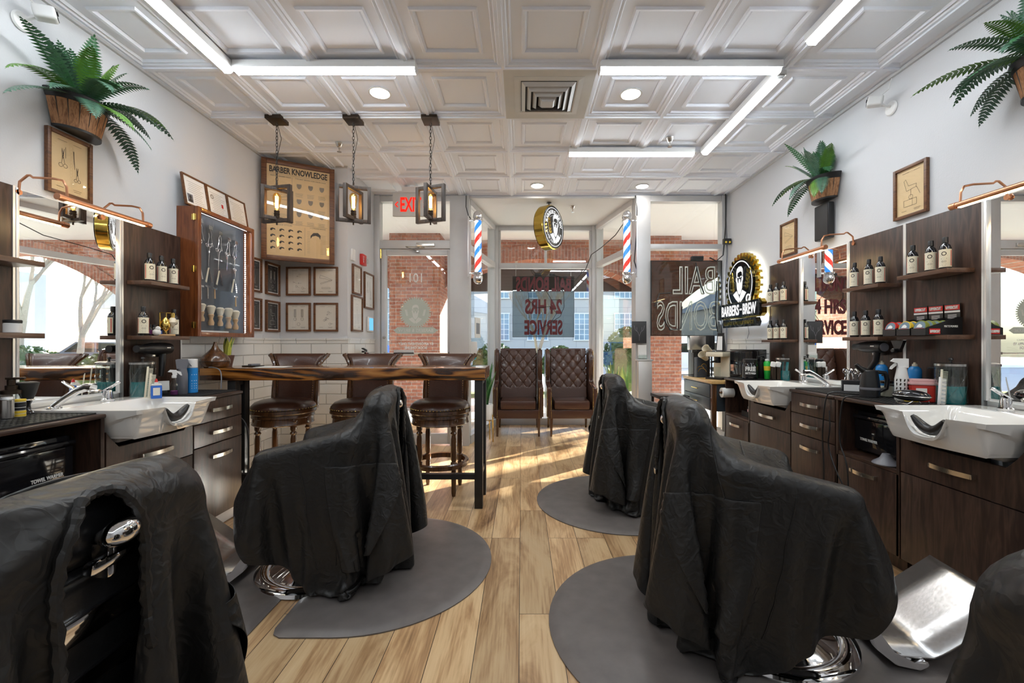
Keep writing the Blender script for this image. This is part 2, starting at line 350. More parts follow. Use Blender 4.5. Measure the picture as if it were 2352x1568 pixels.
    def build(s, name, m, parent=None, loc=(0, 0, 0), rot=(0, 0, 0), smooth=True, sub=0, fixn=True, flat=False):
        if fixn: bmesh.ops.recalc_face_normals(s.bm, faces=s.bm.faces)
        me = bpy.data.meshes.new(name); s.bm.to_mesh(me); s.bm.free()
        o = bpy.data.objects.new(name, me); COL.objects.link(o)
        me.materials.append(M[m] if isinstance(m, str) else m)
        if smooth and not flat:
            for p in me.polygons: p.use_smooth = True
            try: me.set_sharp_from_angle(angle=R(38))
            except Exception: pass
        if parent: o.parent = parent
        o.location = loc; o.rotation_euler = rot
        if sub:
            md = o.modifiers.new('sub', 'SUBSURF'); md.levels = sub; md.render_levels = sub
        return o
def tag(o, label, cat, group=None, kind=None):
    o['label'] = label; o['category'] = cat
    if group: o['group'] = group
    if kind: o['kind'] = kind
    return o
def thing(name, label, cat, loc=(0, 0, 0), rz=0, group=None):
    o = bpy.data.objects.new(name, None); COL.objects.link(o); o.empty_display_size = 0.05
    o.location = loc; o.rotation_euler = (0, 0, rz); return tag(o, label, cat, group)
def struct(o, label=None):
    o['kind'] = 'structure'
    if label: o['label'] = label
    return o
def sempty(name, loc=(0, 0, 0), rz=0):
    o = bpy.data.objects.new(name, None); COL.objects.link(o); o.location = loc; o.rotation_euler = (0, 0, rz); o['kind'] = 'structure'; return o
def dup(root, loc, rz=0, label=None, group=None, rot=None, scale=None):
    r = root.copy(); COL.objects.link(r); r.location = loc; r.rotation_euler = rot or (0, 0, rz)
    if scale: r.scale = scale
    if label: r['label'] = label
    if group: r['group'] = group
    for ch in list(root.children):
        c = ch.copy(); COL.objects.link(c); c.parent = r; c.matrix_parent_inverse = ch.matrix_parent_inverse
        for g in list(ch.children):
            d = g.copy(); COL.objects.link(d); d.parent = c
    return r
FONTC = {}
def text_bm(st, size=0.1, width=None, bold=0.0, ext=0.0008, mirror=False, vscale=1.0, outline=0):
    cu = bpy.data.curves.new('t', 'FONT'); cu.body = st; cu.size = size; cu.align_x = 'CENTER'; cu.align_y = 'CENTER'
    cu.extrude = ext; cu.offset = bold; cu.resolution_u = 3
    if outline:
        cu.fill_mode = 'NONE'; cu.bevel_depth = outline; cu.extrude = 0; cu.bevel_resolution = 2
    o = bpy.data.objects.new('t', cu); COL.objects.link(o)
    dg = bpy.context.evaluated_depsgraph_get(); dg.update()
    me = bpy.data.meshes.new_from_object(o.evaluated_get(dg))
    bpy.data.objects.remove(o); bpy.data.curves.remove(cu)
    xs = [v.co.x for v in me.vertices]; ys = [v.co.y for v in me.vertices]
    if not xs: return me
    w = max(xs) - min(xs); cx = (max(xs) + min(xs)) / 2; cy = (max(ys) + min(ys)) / 2; k = (width / w) if width else 1
    for v in me.vertices:
        x = (v.co.x - cx) * k * (-1 if mirror else 1); z = (v.co.y - cy) * vscale; y = -v.co.z
        v.co = (x, y, z)
    if mirror: me.flip_normals()
    return me
def text(st, m, parent, loc, size=0.1, width=None, rot=(0, 0, 0), name='lettering', **k):
    """text stands in local XZ, readable from -Y"""
    me = text_bm(st, size, width, **k); me.name = name
    o = bpy.data.objects.new(name, me); COL.objects.link(o); me.materials.clear(); me.materials.append(M[m] if isinstance(m, str) else m)
    o.parent = parent; o.location = loc; o.rotation_euler = rot; return o
def arc(cx, cz, r, a0, a1, n=12): return [(cx + r * math.cos(a0 + (a1 - a0) * i / n), cz + r * math.sin(a0 + (a1 - a0) * i / n)) for i in range(n + 1)]
W = 2.46
LROT = R(90); RROT = R(-90)
def wy(s): return LROT if s < 0 else RROT
# ================================================================== ROOM SHELL
YF = 5.25; YC = 4.41; YB = -3.2; ZC = 3.0; XR = 1.77
struct(MB().b2(-W - .15, W + .15, YB - .15, 6.75, -0.1, 0.0).build('floor', 'floor'))
struct(MB().b2(-W - .12, -W, YB, YC + .12, 0, 3.2).build('wall_left', 'wall'))
struct(MB().b2(W, W + .12, YB, YF + .1, 0, 3.2).build('wall_right', 'wall'))
struct(MB().b2(-W, -XR - .0, YC, YC + .12, 0, 3.2).build('wall_front_left', 'wall'))
struct(MB().b2(-XR - .12, -XR, YC + .12, YF + .06, 0, 3.2).build('wall_return_left', 'wall'))
struct(MB().b2(-W, W, YB - .12, YB, 0, 3.2).build('wall_back', 'wall'))
# tile wainscot
struct(MB().b2(-W, -W + .012, 3.105, YC, 0.0, 1.262).b2(-W, -W + .02, 3.105, YC, 1.262, 1.28).build('trim_1', 'tileL'), 'white subway tile wainscot on the left wall')
struct(MB().b2(-W + .012, -XR, YC - .012, YC, 0.0, 1.262).b2(-W + .012, -XR, YC - .02, YC, 1.262, 1.28).build('trim_2', 'tileF'))
struct(MB().b2(-XR, -XR + .012, YC - .012, YF - .06, 0.0, 1.262).b2(-XR, -XR + .02, YC - .02, YF - .06, 1.262, 1.28).build('trim_3', 'tileL'))
struct(MB().b2(W - .012, W, 4.275, YF - .06, 0.0, 1.262).b2(W - .02, W, 4.275, YF - .06, 1.262, 1.28).build('trim_4', 'tileL'))
# coffered ceiling
def ceiling():
    mb = MB(); bm = mb.bm
    prof = [(0.0, -0.000), (0.010, -0.000), (0.012, 0.010), (0.030, 0.010), (0.040, 0.022), (0.052, 0.016), (0.060, 0.030), (0.118, 0.030), (0.126, 0.018), (0.140, 0.020), (0.150, 0.038), (0.158, 0.034)]
    xs = [-W] + [round(-0.12 + 0.61 * k, 3) for k in range(-3, 5)] + [W]
    ys = [YB] + [round(2.81 + 0.61 * k, 3) for k in range(-9, 4)] + [YF]
    dull = MB()
    for x0, x1 in zip(xs, xs[1:]):
        for y0, y1 in zip(ys, ys[1:]):
            if x1 - x0 < .02 or y1 - y0 < .02: continue
            if x1 <= -1.77 and y0 >= 4.6: continue
            if abs(x0 + .12) < .01 and abs(y0 - 2.81) < .01: continue
            half = min(x1 - x0, y1 - y0) / 2; rings = []
            for d, z in prof:
                if d > half - .02: break
                rings.append([bm.verts.new((x, y, ZC + z)) for x, y in ((x0 + d, y0 + d), (x1 - d, y0 + d), (x1 - d, y1 - d), (x0 + d, y1 - d))])
            for a, b in zip(rings, rings[1:]):
                for i in range(4): bm.faces.new((a[i], b[i], b[(i + 1) % 4], a[(i + 1) % 4]))
            bm.faces.new(rings[-1][::-1])
    return mb.build('ceiling', 'ceil', smooth=False)
struct(ceiling())
struct(MB().b2(-W - .12, W + .12, YB - .12, YF + .03, 3.06, 3.30).build('trim_5', 'ceil'), 'unseen roof slab over the tiles, added to block the sun')  # out of view, added to keep the sun from coming in above
mb = MB()
for s in (-1, 1): mb.b2(s * W, s * (W - .018), YB, YF if s > 0 else YC, 2.985, 3.004)
struct(mb.build('trim_6', 'alu'), 'wall angle of the ceiling grid')
# ceiling diffuser in its flat panel
v = thing('ceiling_vent', 'square louvred air vent in a flat grey ceiling panel', 'vent', (0.185, 3.115, ZC))
MB().b2(-.305, .305, -.305, .305, 0, .012).build('panel', 'ceil_dirty', v)
MB().b2(-.19, .19, -.19, .19, -.001, .0005).build('backing', 'alu_dark', v)
def pyr(mb, r0, z0, r1, z1, t=.003):
    for k in range(4):
        c, s_ = math.cos(k * PI / 2), math.sin(k * PI / 2)
        P = [(-r0, -r0, z0), (r0, -r0, z0), (r1, -r1, z1), (-r1, -r1, z1)]
        for dz in (0,): mb.poly([(x * c - y * s_, x * s_ + y * c, z + dz) for x, y, z in P])
fr = MB(); pyr(fr, .235, -.002, .20, -.006); pyr(fr, .235, .0, .235, -.002); pyr(fr, .20, -.006, .19, -.001); fr.build('frame', 'ceil_dirty', v, smooth=False)
for i, r0 in enumerate((.185, .145, .105, .065)):
    b_ = MB(); pyr(b_, r0, -.004 - .008 * i, r0 - .026, -.022 - .012 * i)
    if i == 3: b_.poly([(-.04, -.04, -.058), (.04, -.04, -.058), (.04, .04, -.058), (-.04, .04, -.058)])
    b_.build('louvre', 'alu', v, smooth=False)

# ------------------------------------------------------------------ lights of the ceiling
def tube_light(x, y, rz, label, light=True, L=1.15):
    t = thing('linear_light', label, 'ceiling light', (x, y, ZC), rz, 'linked linear ceiling lights')
    MB().b2(-L / 2, L / 2, -.042, .042, -.032, .012).build('housing', 'white', t)
    def half(u, v):
        a = PI + v * PI
        return ((u - .5) * (L - .01), .031 * math.cos(a), -.0325 + .020 * math.sin(a))
    MB().grid(half, 2, 13).build('diffuser', 'tube', t)
    for s in (-1, 1):
        MB().prism([(-.033, -.028), (-.031, -.042), (-.02, -.054), (.02, -.054), (.031, -.042), (.033, -.028)], .005, (s * L / 2 - (.005 if s > 0 else -.0), 0, 0), (0, 0, R(-90))).build('end_cap', 'white', t)
        MB().b2(s * L * .42 - .015, s * L * .42 + .015, -.021, .021, -.012, .01).build('clip', 'grey', t)
    return t
TX = 1.675
tube_light(-1.245, 2.765, 0, 'linear tube light running across the ceiling in front of the pendants')
tube_light(1.07, 2.765, 0, 'linear tube light running across the ceiling beside the square vent')
tube_light(1.005, 3.985, 0, 'short-looking far tube light across the ceiling near the bay')
tube_light(-1.87, 2.19, R(90), 'tube light running lengthwise towards the camera on the left of the ceiling')
tube_light(TX, 1.93, R(90), 'tube light running lengthwise nearest the camera on the right of the ceiling')
tube_light(TX, 3.385, R(90), 'tube light running lengthwise between two cross tubes on the right')
for k, (x, y, rz) in enumerate([(-1.87, .85, 90), (-1.87, -.6, 90), (-.6, -1.3, 0), (.9, -1.3, 0), (TX, .6, 90), (TX, -.7, 90)]):
    tube_light(x, y, R(rz), 'tube light of the loop overhead behind the camera')
for x, y, lb in ((-1.02, 3.12, 'round recessed downlight above the bar table'), (.79, 3.135, 'round recessed downlight right of the square vent'),
                 (.18, 4.96, 'round recessed downlight nearest the round hanging sign'), (1.385, 4.98, 'round recessed downlight near the right barber pole')):
    t = thing('downlight', lb, 'downlight', (x, y, ZC + .034), 0, 'recessed downlights')
    MB().lathe([(.066, 0), (.078, -.004), (.080, -.008), (.068, -.008), (.066, 0)], 32).build('trim_ring', 'white', t)
    MB().lathe([(0, -.003), (.066, -.003)], 32).build('lens', 'spot', t)
def sprinkler(x, y, z, lb):
    t = thing('sprinkler_head', lb, 'sprinkler', (x, y, z), 0, 'sprinkler heads')
    MB().lathe([(0, 0), (.035, 0), (.033, -.006), (.018, -.035), (.014, -.038), (0, -.038)], 20).build('escutcheon', 'steel', t)
    MB().lathe([(.008, -.036), (.008, -.055), (.004, -.058), (.004, -.075), (.02, -.078), (.02, -.080), (0, -.080)], 12).build('nozzle', 'steel', t)
sprinkler(-1.64, 3.9, ZC + .03, 'chrome sprinkler above the first two pendants'); sprinkler(1.30, 3.80, ZC + .03, 'chrome sprinkler over the far cross tube light'); sprinkler(.66, 5.60, ZC + .0, 'chrome sprinkler in the bay ceiling beside the round sign')

# ------------------------------------------------------------------ glazed front
def wbox(nm, x0, x1, y0, y1, z0, z1, m='alu', bev=.004):
    return struct(MB().b2(x0, x1, y0, y1, z0, z1, bev).build(nm, m))
wbox('trim_7', -XR, -1.70, YF - .06, YF + .06, 0, ZC)
wbox('trim_8', -.86, -.63, YF - .06, YF + .07, 0, ZC)
wbox('trim_9', 1.365, 1.545, YF - .06, YF + .07, 0, ZC)
wbox('trim_10', 2.40, W, YF - .06, YF + .06, 0, ZC)
wbox('trim_11', -1.70, -.86, YF - .05, YF + .05, 2.93, ZC)
wbox('trim_12', -1.70, -.86, YF - .055, YF + .055, 2.365, 2.465)
wbox('trim_13', 1.545, 2.40, YF - .05, YF + .05, 2.93, ZC)
wbox('trim_14', 1.545, 2.40, YF - .05, YF + .05, 2.36, 2.42)
wbox('trim_15', 1.545, 2.40, YF - .05, YF + .05, 0, .12)
wbox('trim_16', -.63, 1.365, YF - .03, YF, 2.975, ZC)
struct(MB().b2(-.86, 1.545, YF, 6.75, ZC, 3.36).build('ceiling_bay', 'plaster'))
struct(MB().b2(-XR - .1, -.86, YF + .03, YF + .10, ZC, 3.36).b2(1.545, W + .12, YF + .03, YF + .10, ZC, 3.36).build('wall_front_header', 'plaster'))
def pane(nm, x0, x1, y, z0, z1): return struct(MB().b2(x0, x1, y - .003, y + .003, z0, z1).build(nm, 'glass'))
pane('window_1', -1.70, -.86, YF, 2.465, 2.93)
pane('window_2', 1.545, 2.40, YF, .12, 2.36)
pane('window_3', 1.545, 2.40, YF, 2.42, 2.93)
# bay rear
BX0, BX1, BY = -.35, 1.06, 6.58
wbox('trim_17', BX0 - .16, BX0, BY - .06, BY + .06, 0, ZC)
wbox('trim_18', BX1, BX1 + .17, BY - .06, BY + .06, 0, ZC)
wbox('trim_19', BX0, BX1, BY - .04, BY + .04, 2.93, ZC)
wbox('trim_20', BX0, BX1, BY - .04, BY + .04, 2.36, 2.44)
wbox('trim_21', BX0, BX1, BY - .05, BY + .05, 0, .10)
for nm, a, b in (('trim_22', BX0, BX0 + .035), ('trim_23', BX1 - .035, BX1)): wbox(nm, a, b, BY - .03, BY + .03, .1, 2.93)
wbox('trim_24', .345, .385, BY - .02, BY + .02, 2.44, 2.93)
pane('window_4', BX0, BX1, BY, .1, 2.36); pane('window_5', BX0, BX1, BY, 2.44, 2.93)
def side(k, xa, xb):
    L = math.hypot(xb - xa, BY - .06 - YF - .07); ang = math.atan2(BY - .06 - YF - .07, xb - xa)
    e = sempty('window_%d' % k, (xa, YF + .07, 0), ang)
    for nm, m, z0, z1, t in (('head_frame', 'alu', 2.93, ZC, .04), ('transom_bar', 'alu', 2.36, 2.44, .04), ('sill', 'alu', 0, .10, .05), ('lower_pane', 'glass', .10, 2.36, .003), ('upper_pane', 'glass', 2.44, 2.93, .003)):
        MB().b2(0, L, -t, t, z0, z1).build(nm, m, e)
    for a in (0, L - .04): MB().b2(a, a + .04, -.035, .035, .1, 2.93).build('jamb', 'alu', e)
side(6, -.665, -.43); side(7, 1.40, 1.145)

# ------------------------------------------------------------------ door
d = sempty('door_1', (-1.28, YF, 0))
mb = MB(); mb.b2(-.41, -.35, -.025, .025, .015, 2.355, .003).b2(.385, .42, -.025, .025, .015, 2.355, .003).b2(-.35, .385, -.025, .025, 2.29, 2.355, .003).b2(-.35, .385, -.025, .025, .015, .14, .003)
mb.build('door_frame', 'alu', d)
MB().b2(-.35, .385, -.003, .003, .14, 2.29).build('door_glass', 'glass', d)
MB().tube([(-.36, -.05, 1.11), (.40, -.05, 1.11)], .008).b2(-.37, -.355, -.055, -.02, 1.095, 1.125).b2(.395, .41, -.055, -.02, 1.095, 1.125).build('push_bar', 'steel', d)
MB().b2(-.25, -.01, -.065, -.045, 1.08, 1.15, .004).build('push_plate', 'alu', d)
MB().b2(-.25, -.01, -.068, -.064, 1.105, 1.118).build('slot', 'black', d)
MB().b2(.02, .24, -.075, -.03, 2.385, 2.43, .004).build('closer_body', 'steel', d)
MB().tube([(.12, -.07, 2.375), (-.09, -.13, 2.37), (.03, -.06, 2.33)], .007).lathe([(0, 0), (.025, 0), (.025, .012), (0, .012)], 16, (.03, -.055, 2.32)).build('closer_arm', 'steel', d)
for z in (.25, 2.25): MB().lathe([(0, 0), (.012, 0), (.012, .11), (0, .11)], 12, (-.415, -.035, z)).build('hinge', 'brass' if z > 1 else 'steel', d)
MB().lathe([(0, 0), (.018, 0), (.016, .012), (0, .014)], 16, (-.375, -.028, 1.30), (R(90), 0, 0)).build('lock', 'steel', d)
# etched decals on the door glass, read from outside
def gear(mb, cx, cz, r0, r1, n, t, y=0, sz=1.0):
    pts = []
    for k in range(n):
        for f, r in ((0, r0), (.22, r1), (.62, r1), (.80, r0)):
            a = 2 * PI * (k + f) / n; pts.append((cx + r * math.cos(a), cz + r * sz * math.sin(a)))
    return mb.prism(pts, t, (0, y, 0))
def ell(cx, cz, rx, rz, n=28): return [(cx + rx * math.cos(2 * PI * i / n), cz + rz * math.sin(2 * PI * i / n)) for i in range(n)]
def man(k, cx, cz):
    """bearded barber in a plain cut-out style: list of (tone, outline); k scales to a head 1 unit wide"""
    T = lambda L: [(cx + k * x, cz + k * z) for x, z in L]
    w = []; dk = []
    w.append(T([(-.42, .55), (-.46, .85), (-.34, 1.12), (-.05, 1.25), (.25, 1.22), (.44, 1.02), (.47, .75), (.42, .5), (.36, .78), (.16, .88), (-.1, .84), (-.3, .78), (-.36, .5)]))       # hair
    w.append(T([(-.42, .5), (-.50, .42), (-.50, .22), (-.42, .08), (-.40, -.1), (-.34, -.42), (-.2, -.72), (0, -.86), (.2, -.72), (.34, -.42), (.40, -.1), (.42, .08), (.50, .22), (.50, .42), (.42, .5), (.33, .3), (.25, .05), (.12, .0), (.08, .3), (-.08, .3), (-.12, .0), (-.25, .05), (-.33, .3)]))  # face sides and beard
    w.append(T([(-.30, .44), (-.10, .40), (-.10, .47), (-.28, .53)])); w.append(T([(.30, .44), (.10, .40), (.10, .47), (.28, .53)]))
    w.append(T([(-.95, -.78), (-.42, -.55), (-.12, -.92), (0, -1.2), (-.1, -1.45), (-.55, -1.15)])); w.append(T([(.95, -.78), (.42, -.55), (.12, -.92), (0, -1.2), (.1, -1.45), (.55, -1.15)]))
    dk.append(T([(-.14, -.20), (0, -.13), (.14, -.20), (.08, -.29), (-.08, -.29)]))
    return w, dk
def wheat(k, cx, cz, s):
    out = []
    for i in range(5):
        z = -.5 + i * .25
        for q in (-1, 1):
            out.append([(cx + k * (s * .12 * i / 2 + 0), cz + k * z), (cx + k * (s * .12 * i / 2 + q * .22), cz + k * (z + .12)), (cx + k * (s * .12 * i / 2 + q * .16), cz + k * (z + .32)), (cx + k * (s * .12 * i / 2), cz + k * (z + .16))])
    return out
de = MB(); gear(de, -.005, 1.60, .165, .19, 40, .001); de.prism([(-.27, 1.385), (-.22, 1.345), (.21, 1.345), (.27, 1.385), (.21, 1.425), (-.22, 1.425)], .001, (0, -.0012, 0)).build('door_decal', 'door_tint', d, (0, -.006, 0))
wv, dk = man(.085, -.005, 1.59); lt = MB()
for p in wv: lt.prism(p, .0008)
for p in wheat(.06, -.105, 1.59, -1) + wheat(.06, .095, 1.59, 1): lt.prism(p, .0008)
lt.build('decal_figure', 'door_lt', d, (0, -.0078, 0))
text('BARBERS & BREW', 'door_lt', d, (0, -.009, 1.385), .055, .42, mirror=True, bold=.001)
text('101', 'paperwh', d, (0, -.006, 2.02), .16, .15, mirror=True)
text('LOUNGE & MOBILE SERVICE', 'door_lt', d, (0, -.006, 1.27), .028, .33, mirror=True)
text('BY APPOINTMENT ONLY', 'paperwh', d, (0, -.006, 1.222), .045, .42, mirror=True, bold=.0015)
text('BOOK ONLINE', 'paperwh', d, (0, -.006, 1.175), .045, .27, mirror=True, bold=.0015)

# ------------------------------------------------------------------ outdoors
struct(MB().b2(-14, 16, 6.75, 9.9, -.14, -.02).build('sidewalk', 'conc'))
struct(MB().b2(-14, -W - .12, 4, 6.75, -.14, -.02).b2(W + .12, 16, 4, 6.75, -.14, -.02).b2(-W-.12, -.86, YF + .08, 6.75, -.12, -.018).b2(1.545, W + .12, YF + .08, 6.75, -.12, -.018).build('sidewalk_front', 'conc'))
struct(MB().b2(-40, 50, 9.9, 23, -.25, -.12).build('street', 'asph'))
struct(MB().b2(-40, 50, 23, 60, -.3, -.05).build('far_ground', 'conc'))
tag(MB().b2(-14, 16, 9.95, 11.8, -.13, -.08).build('grass_verge', 'grass'), 'green grass strip between pavement and street', 'grass', kind='stuff')
tag(MB().b2(-2.2, -.95, 5.9, 6.75, -.018, -.004, .003).build('door_mat', 'doormat'), 'dark patterned mat outside the glass door', 'door mat')
struct(MB().b2(-14, 16, YF + .09, 9.75, 3.36, 3.5).build('arcade_soffit', 'plaster'))
# arcade wall with flat arches; outlines in XZ
def archwall(nm, x0, x1, zs, zc, y0=8.95, y1=9.45, zt=3.5, m='brick', rs=24):
    pts = [(x0, zt), (x0, zs)] + [(x0 + (x1 - x0) * i / rs, zs + (zc - zs) * math.sin(PI * i / rs) ** .8) for i in range(1, rs)] + [(x1, zs), (x1, zt)]
    return struct(MB().prism(pts, y1 - y0, (0, y0, 0)).build(nm, m, smooth=False))
def archband(nm, x0, x1, zs, zc, th=.30, y0=8.93, rs=24):
    lo = [(x0 + (x1 - x0) * i / rs, zs + (zc - zs) * math.sin(PI * i / rs) ** .8) for i in range(rs + 1)]
    hi = [(x, z + th) for x, z in lo]
    return struct(MB().prism(lo + hi[::-1], .02, (0, y0, 0)).build(nm, 'brickv', smooth=False))
archwall('arcade_wall_middle', -1.6, 2.5, 2.35, 2.97); archband('arcade_arch_middle', -1.6, 2.5, 2.35, 2.97)
archwall('arcade_wall_right', 3.15, 8.6, 1.9, 3.12); archband('arcade_arch_right', 3.15, 8.6, 1.9, 3.12)
archwall('arcade_wall_left', -7.0, -2.55, 2.2, 3.0); archband('arcade_arch_left', -7.0, -2.55, 2.2, 3.0)
for i, (a, b, yy) in enumerate(((-2.56, -1.585, 8.4), (2.46, 3.17, 8.6), (-8.2, -7.0, 8.6), (8.6, 9.6, 8.6))):
    struct(MB().b2(a, b, yy, 9.5, -.1, 3.36).build('arcade_pillar', 'brick', smooth=False))
    struct(MB().b2(b, b + .004, yy + .01, 9.49, -.1, 3.36).b2(a - .004, a, yy + .01, 9.49, -.1, 3.36).build('arcade_pillar_side', 'bricks', smooth=False))
struct(MB().b2(-1.58, 2.45, 9.5, 9.62, 2.37, 3.4).build('arcade_fascia', 'browndk'))
bg_ = thing('building', 'long pale stone building with white multi-pane windows across the street', 'building', (1, 27, -.05))
MB().b2(-14, 8, 0, 8, 0, 7.5).build('wall', 'stone', bg_, smooth=False)
MB().b2(-14, 8, -.12, 0, 0, .9).b2(-14, 8, -.18, 0, .9, 1.0).build('plinth', 'alu', bg_)
MB().b2(-14.2, 8.2, -.3, 8.2, 7.5, 7.9).build('cornice', 'plaster', bg_)
for x in (-12, -9.6, -7.2, -4.8, -2.4, 0.0, 2.9, 5.4):
    for z0, z1 in ((1.5, 3.1), (4.1, 5.8)):
        w_ = MB().b2(x - .62, x + .62, -.06, .02, z0, z1).build('window', 'winglass', bg_)
        fr = MB(); fr.b2(x - .68, x + .68, -.10, -.05, z0 - .06, z0).b2(x - .68, x + .68, -.10, -.05, z1, z1 + .06)
        for k in range(5): fr.b2(x - .62 + k * .31 - .02, x - .62 + k * .31 + .02, -.09, -.06, z0, z1)
        for k in range(1, 5): fr.b2(x - .62, x + .62, -.085, -.06, z0 + (z1 - z0) * k / 5 - .015, z0 + (z1 - z0) * k / 5 + .015)
        fr.build('glazing_bars', 'white', w_)
b3 = thing('building', 'low grey gabled house far down the street on the right', 'building', (22, 34, -.05))
MB().b2(-7, 7, 0, 8, 0, 4).build('wall', 'stone', b3, smooth=False)
MB().prism([(-7.4, 4), (7.4, 4), (0, 8)], 8.6, (0, -.3, 0)).build('roof', 'grey', b3, smooth=False)
for x in (-4, 0, 4): MB().b2(x - .7, x + .7, -.06, 0, 1.2, 2.9).build('window', 'winglass', b3)
b4 = thing('building', 'white modern office block seen beyond the arcade on the right', 'building', (34, 20, -.05))
MB().b2(-6, 6, -8, 10, 0, 6).build('wall', 'plaster', b4, smooth=False)
def bare_tree(x, y, h, seed, lb, spread=.5, trunk=.07, depth=5, start=.25):
    rnd = random.Random(seed); t = thing('bare_tree', lb, 'tree', (x, y, -.1))
    tr = MB(); br = MB()
    def grow(p, dr, L, r, dpt, mb):
        n = 3; pts = [p]; q = Vector(p); dd = Vector(dr)
        for i in range(n):
            dd = (dd + Vector((rnd.uniform(-.12, .12), rnd.uniform(-.12, .12), .06))).normalized(); q = q + dd * L / n; pts.append(q.copy())
        mb.tube(pts, [r * (1 - .35 * i / n) for i in range(n + 1)], 5, cap=False)
        if dpt == 0: return
        for k in range(3 if dpt > 1 else 3):
            a = rnd.uniform(0, 2 * PI); sp = rnd.uniform(.25, .6) * spread * 2
            nd = (dd + Vector((math.cos(a) * sp, math.sin(a) * sp, .15))).normalized()
            grow(q, nd, L * rnd.uniform(.62, .85), r * .6, dpt - 1, br)
    grow(Vector((0, 0, 0)), Vector((0, 0, 1)), h * start, trunk, depth, tr)
    tr.build('trunk', 'bark', t); br.build('branches', 'bark', t); return t
bare_tree(.55, 12.6, 4.6, 3, 'small bare multi-branched tree behind the hanging neon letter panel', .5, .08, 5, .22)
bare_tree(8.9, 13.5, 6.5, 5, 'bare tree seen through the right hand window', .5, .12, 5)
bare_tree(-6.2, 13.5, 6.0, 11, 'bare tree left of the brick pillar outside the door', .5, .12, 5)
bare_tree(15, 17, 9.0, 21, 'big bare tree far right beyond the arcade', .5, .2, 5)
def bush(x, y, r, h, lb, seed=1):
    rnd = random.Random(seed); mb = MB()
    for k in range(420):
        a = rnd.uniform(0, 2 * PI); ph = math.acos(rnd.uniform(-.2, 1)); q = Vector((r * math.sin(ph) * math.cos(a), r * math.sin(ph) * math.sin(a), h * .5 + h * .5 * math.cos(ph)))
        n = Vector((rnd.uniform(-1, 1), rnd.uniform(-1, 1), rnd.uniform(-1, 1))).normalized(); u = n.orthogonal() * .06; v_ = n.cross(u)
        mb.poly([q - u, q + v_ * .7, q + u, q - v_ * .7])
    mb.sph(r * .92, (0, 0, h * .48), (1, 1, h * .5 / r))
    tag(mb.build('shrub', 'bush', None, (x, y, -.075), fixn=False), lb, 'shrub')
bush(-.7, 11.3, .55, 1.3, 'clipped shrub behind the left side pane of the bay', 2); bush(1.05, 12.0, .5, 1.2, 'low shrub behind the two leather armchairs', 3)
bush(2.75, 11.3, .6, 1.7, 'tall rounded shrub beyond the right side pane of the bay', 4); bush(-5.2, 12, .8, 3.0, 'tall evergreen shrub left of the brick pillar outside the door', 5)
bush(9.5, 12.5, .9, 1.2, 'wide shrub beyond the right window', 6); bush(6.6, 12, .7, 1.0, 'low shrub right of the right hand pillar', 7)
def car(x, y, c, lb):
    t = thing('car', lb, 'car', (x, y, -.12))
    body = [(-2.2, .35), (-2.25, .75), (-1.5, .95), (-.9, 1.4), (.8, 1.42), (1.5, .98), (2.2, .85), (2.25, .35)]
    MB().prism(body, 1.7, (0, -.85, 0)).build('body', M[c], t)
    MB().prism([(-1.35, .97), (-.85, 1.34), (-.1, 1.36), (-.1, .97)], 1.72, (0, -.86, 0)).prism([(0, .97), (0, 1.36), (.75, 1.36), (1.3, .97)], 1.72, (0, -.86, 0)).build('side_window', 'blackgloss', t)
    for a in (-1.4, 1.4):
        for s in (-.82, .62): MB().lathe([(0, 0), (.2, 0), (.33, .02), (.33, .2), (0, .2)], 20, (a, s, .33), (R(-90), 0, 0)).build('wheel', 'rubber', t)
    MB().sph(.12, (2.2, -.6, .68), (.4, 1, .6)).build('headlight', 'white', t)
car(7.5, 19, 'white', 'white car on the street right of the bay'); car(13.5, 19.5, 'grey', 'grey car on the street far right'); car(-7, 18.5, 'blue', 'blue car on the street far left')
# ================================================================== STATIONS ALONG THE WALLS
def station(s, ymid):
    """frame at the wall: local x runs along the wall, -y points into the room"""
    return (s * W, ymid, 0), wy(s)
def along(s, y, ymid): return (y - ymid) * (1 if s < 0 else -1)
def pull(par, x, z, w=.10, y=-.462):
    pts = [(x - w, y, z), (x - w, y - .020, z + .001)] + [(x - w + 2 * w * i / 10, y - .022 - .012 * math.sin(PI * i / 10), z) for i in range(11)] + [(x + w, y - .020, z), (x + w, y, z)]
    mb = MB()
    for a, b in zip(pts, pts[1:]):
        pass
    hw = .011; t = .005
    v = [[mb.bm.verts.new((p[0], p[1] + dy, p[2] + dz)) for dy, dz in ((-t / 2, -hw), (-t / 2, hw), (t / 2, hw), (t / 2, -hw))] for p in pts[1:-1]]
    for A, B in zip(v, v[1:]):
        for i in range(4): mb.bm.faces.new((A[i], A[(i + 1) % 4], B[(i + 1) % 4], B[i]))
    mb.bm.faces.new(v[0]); mb.bm.faces.new(v[-1][::-1])
    for q in (-1, 1): mb.b2(x + q * w - .007, x + q * w + .007, y - .024, y + .002, z - hw, z + hw, .002)
    return mb.build('handle', 'handle', par)
CD = .46   # cabinet depth
def front(par, nm, x0, x1, z0, z1, hx=None, hz=None, y=-CD, hw=.085):
    f = MB().b2(x0 + .003, x1 - .003, y, y + .018, z0, z1, .0025).build(nm, 'lam', par)
    if hx is not None: pull(f, hx, hz, hw, y)
    return f
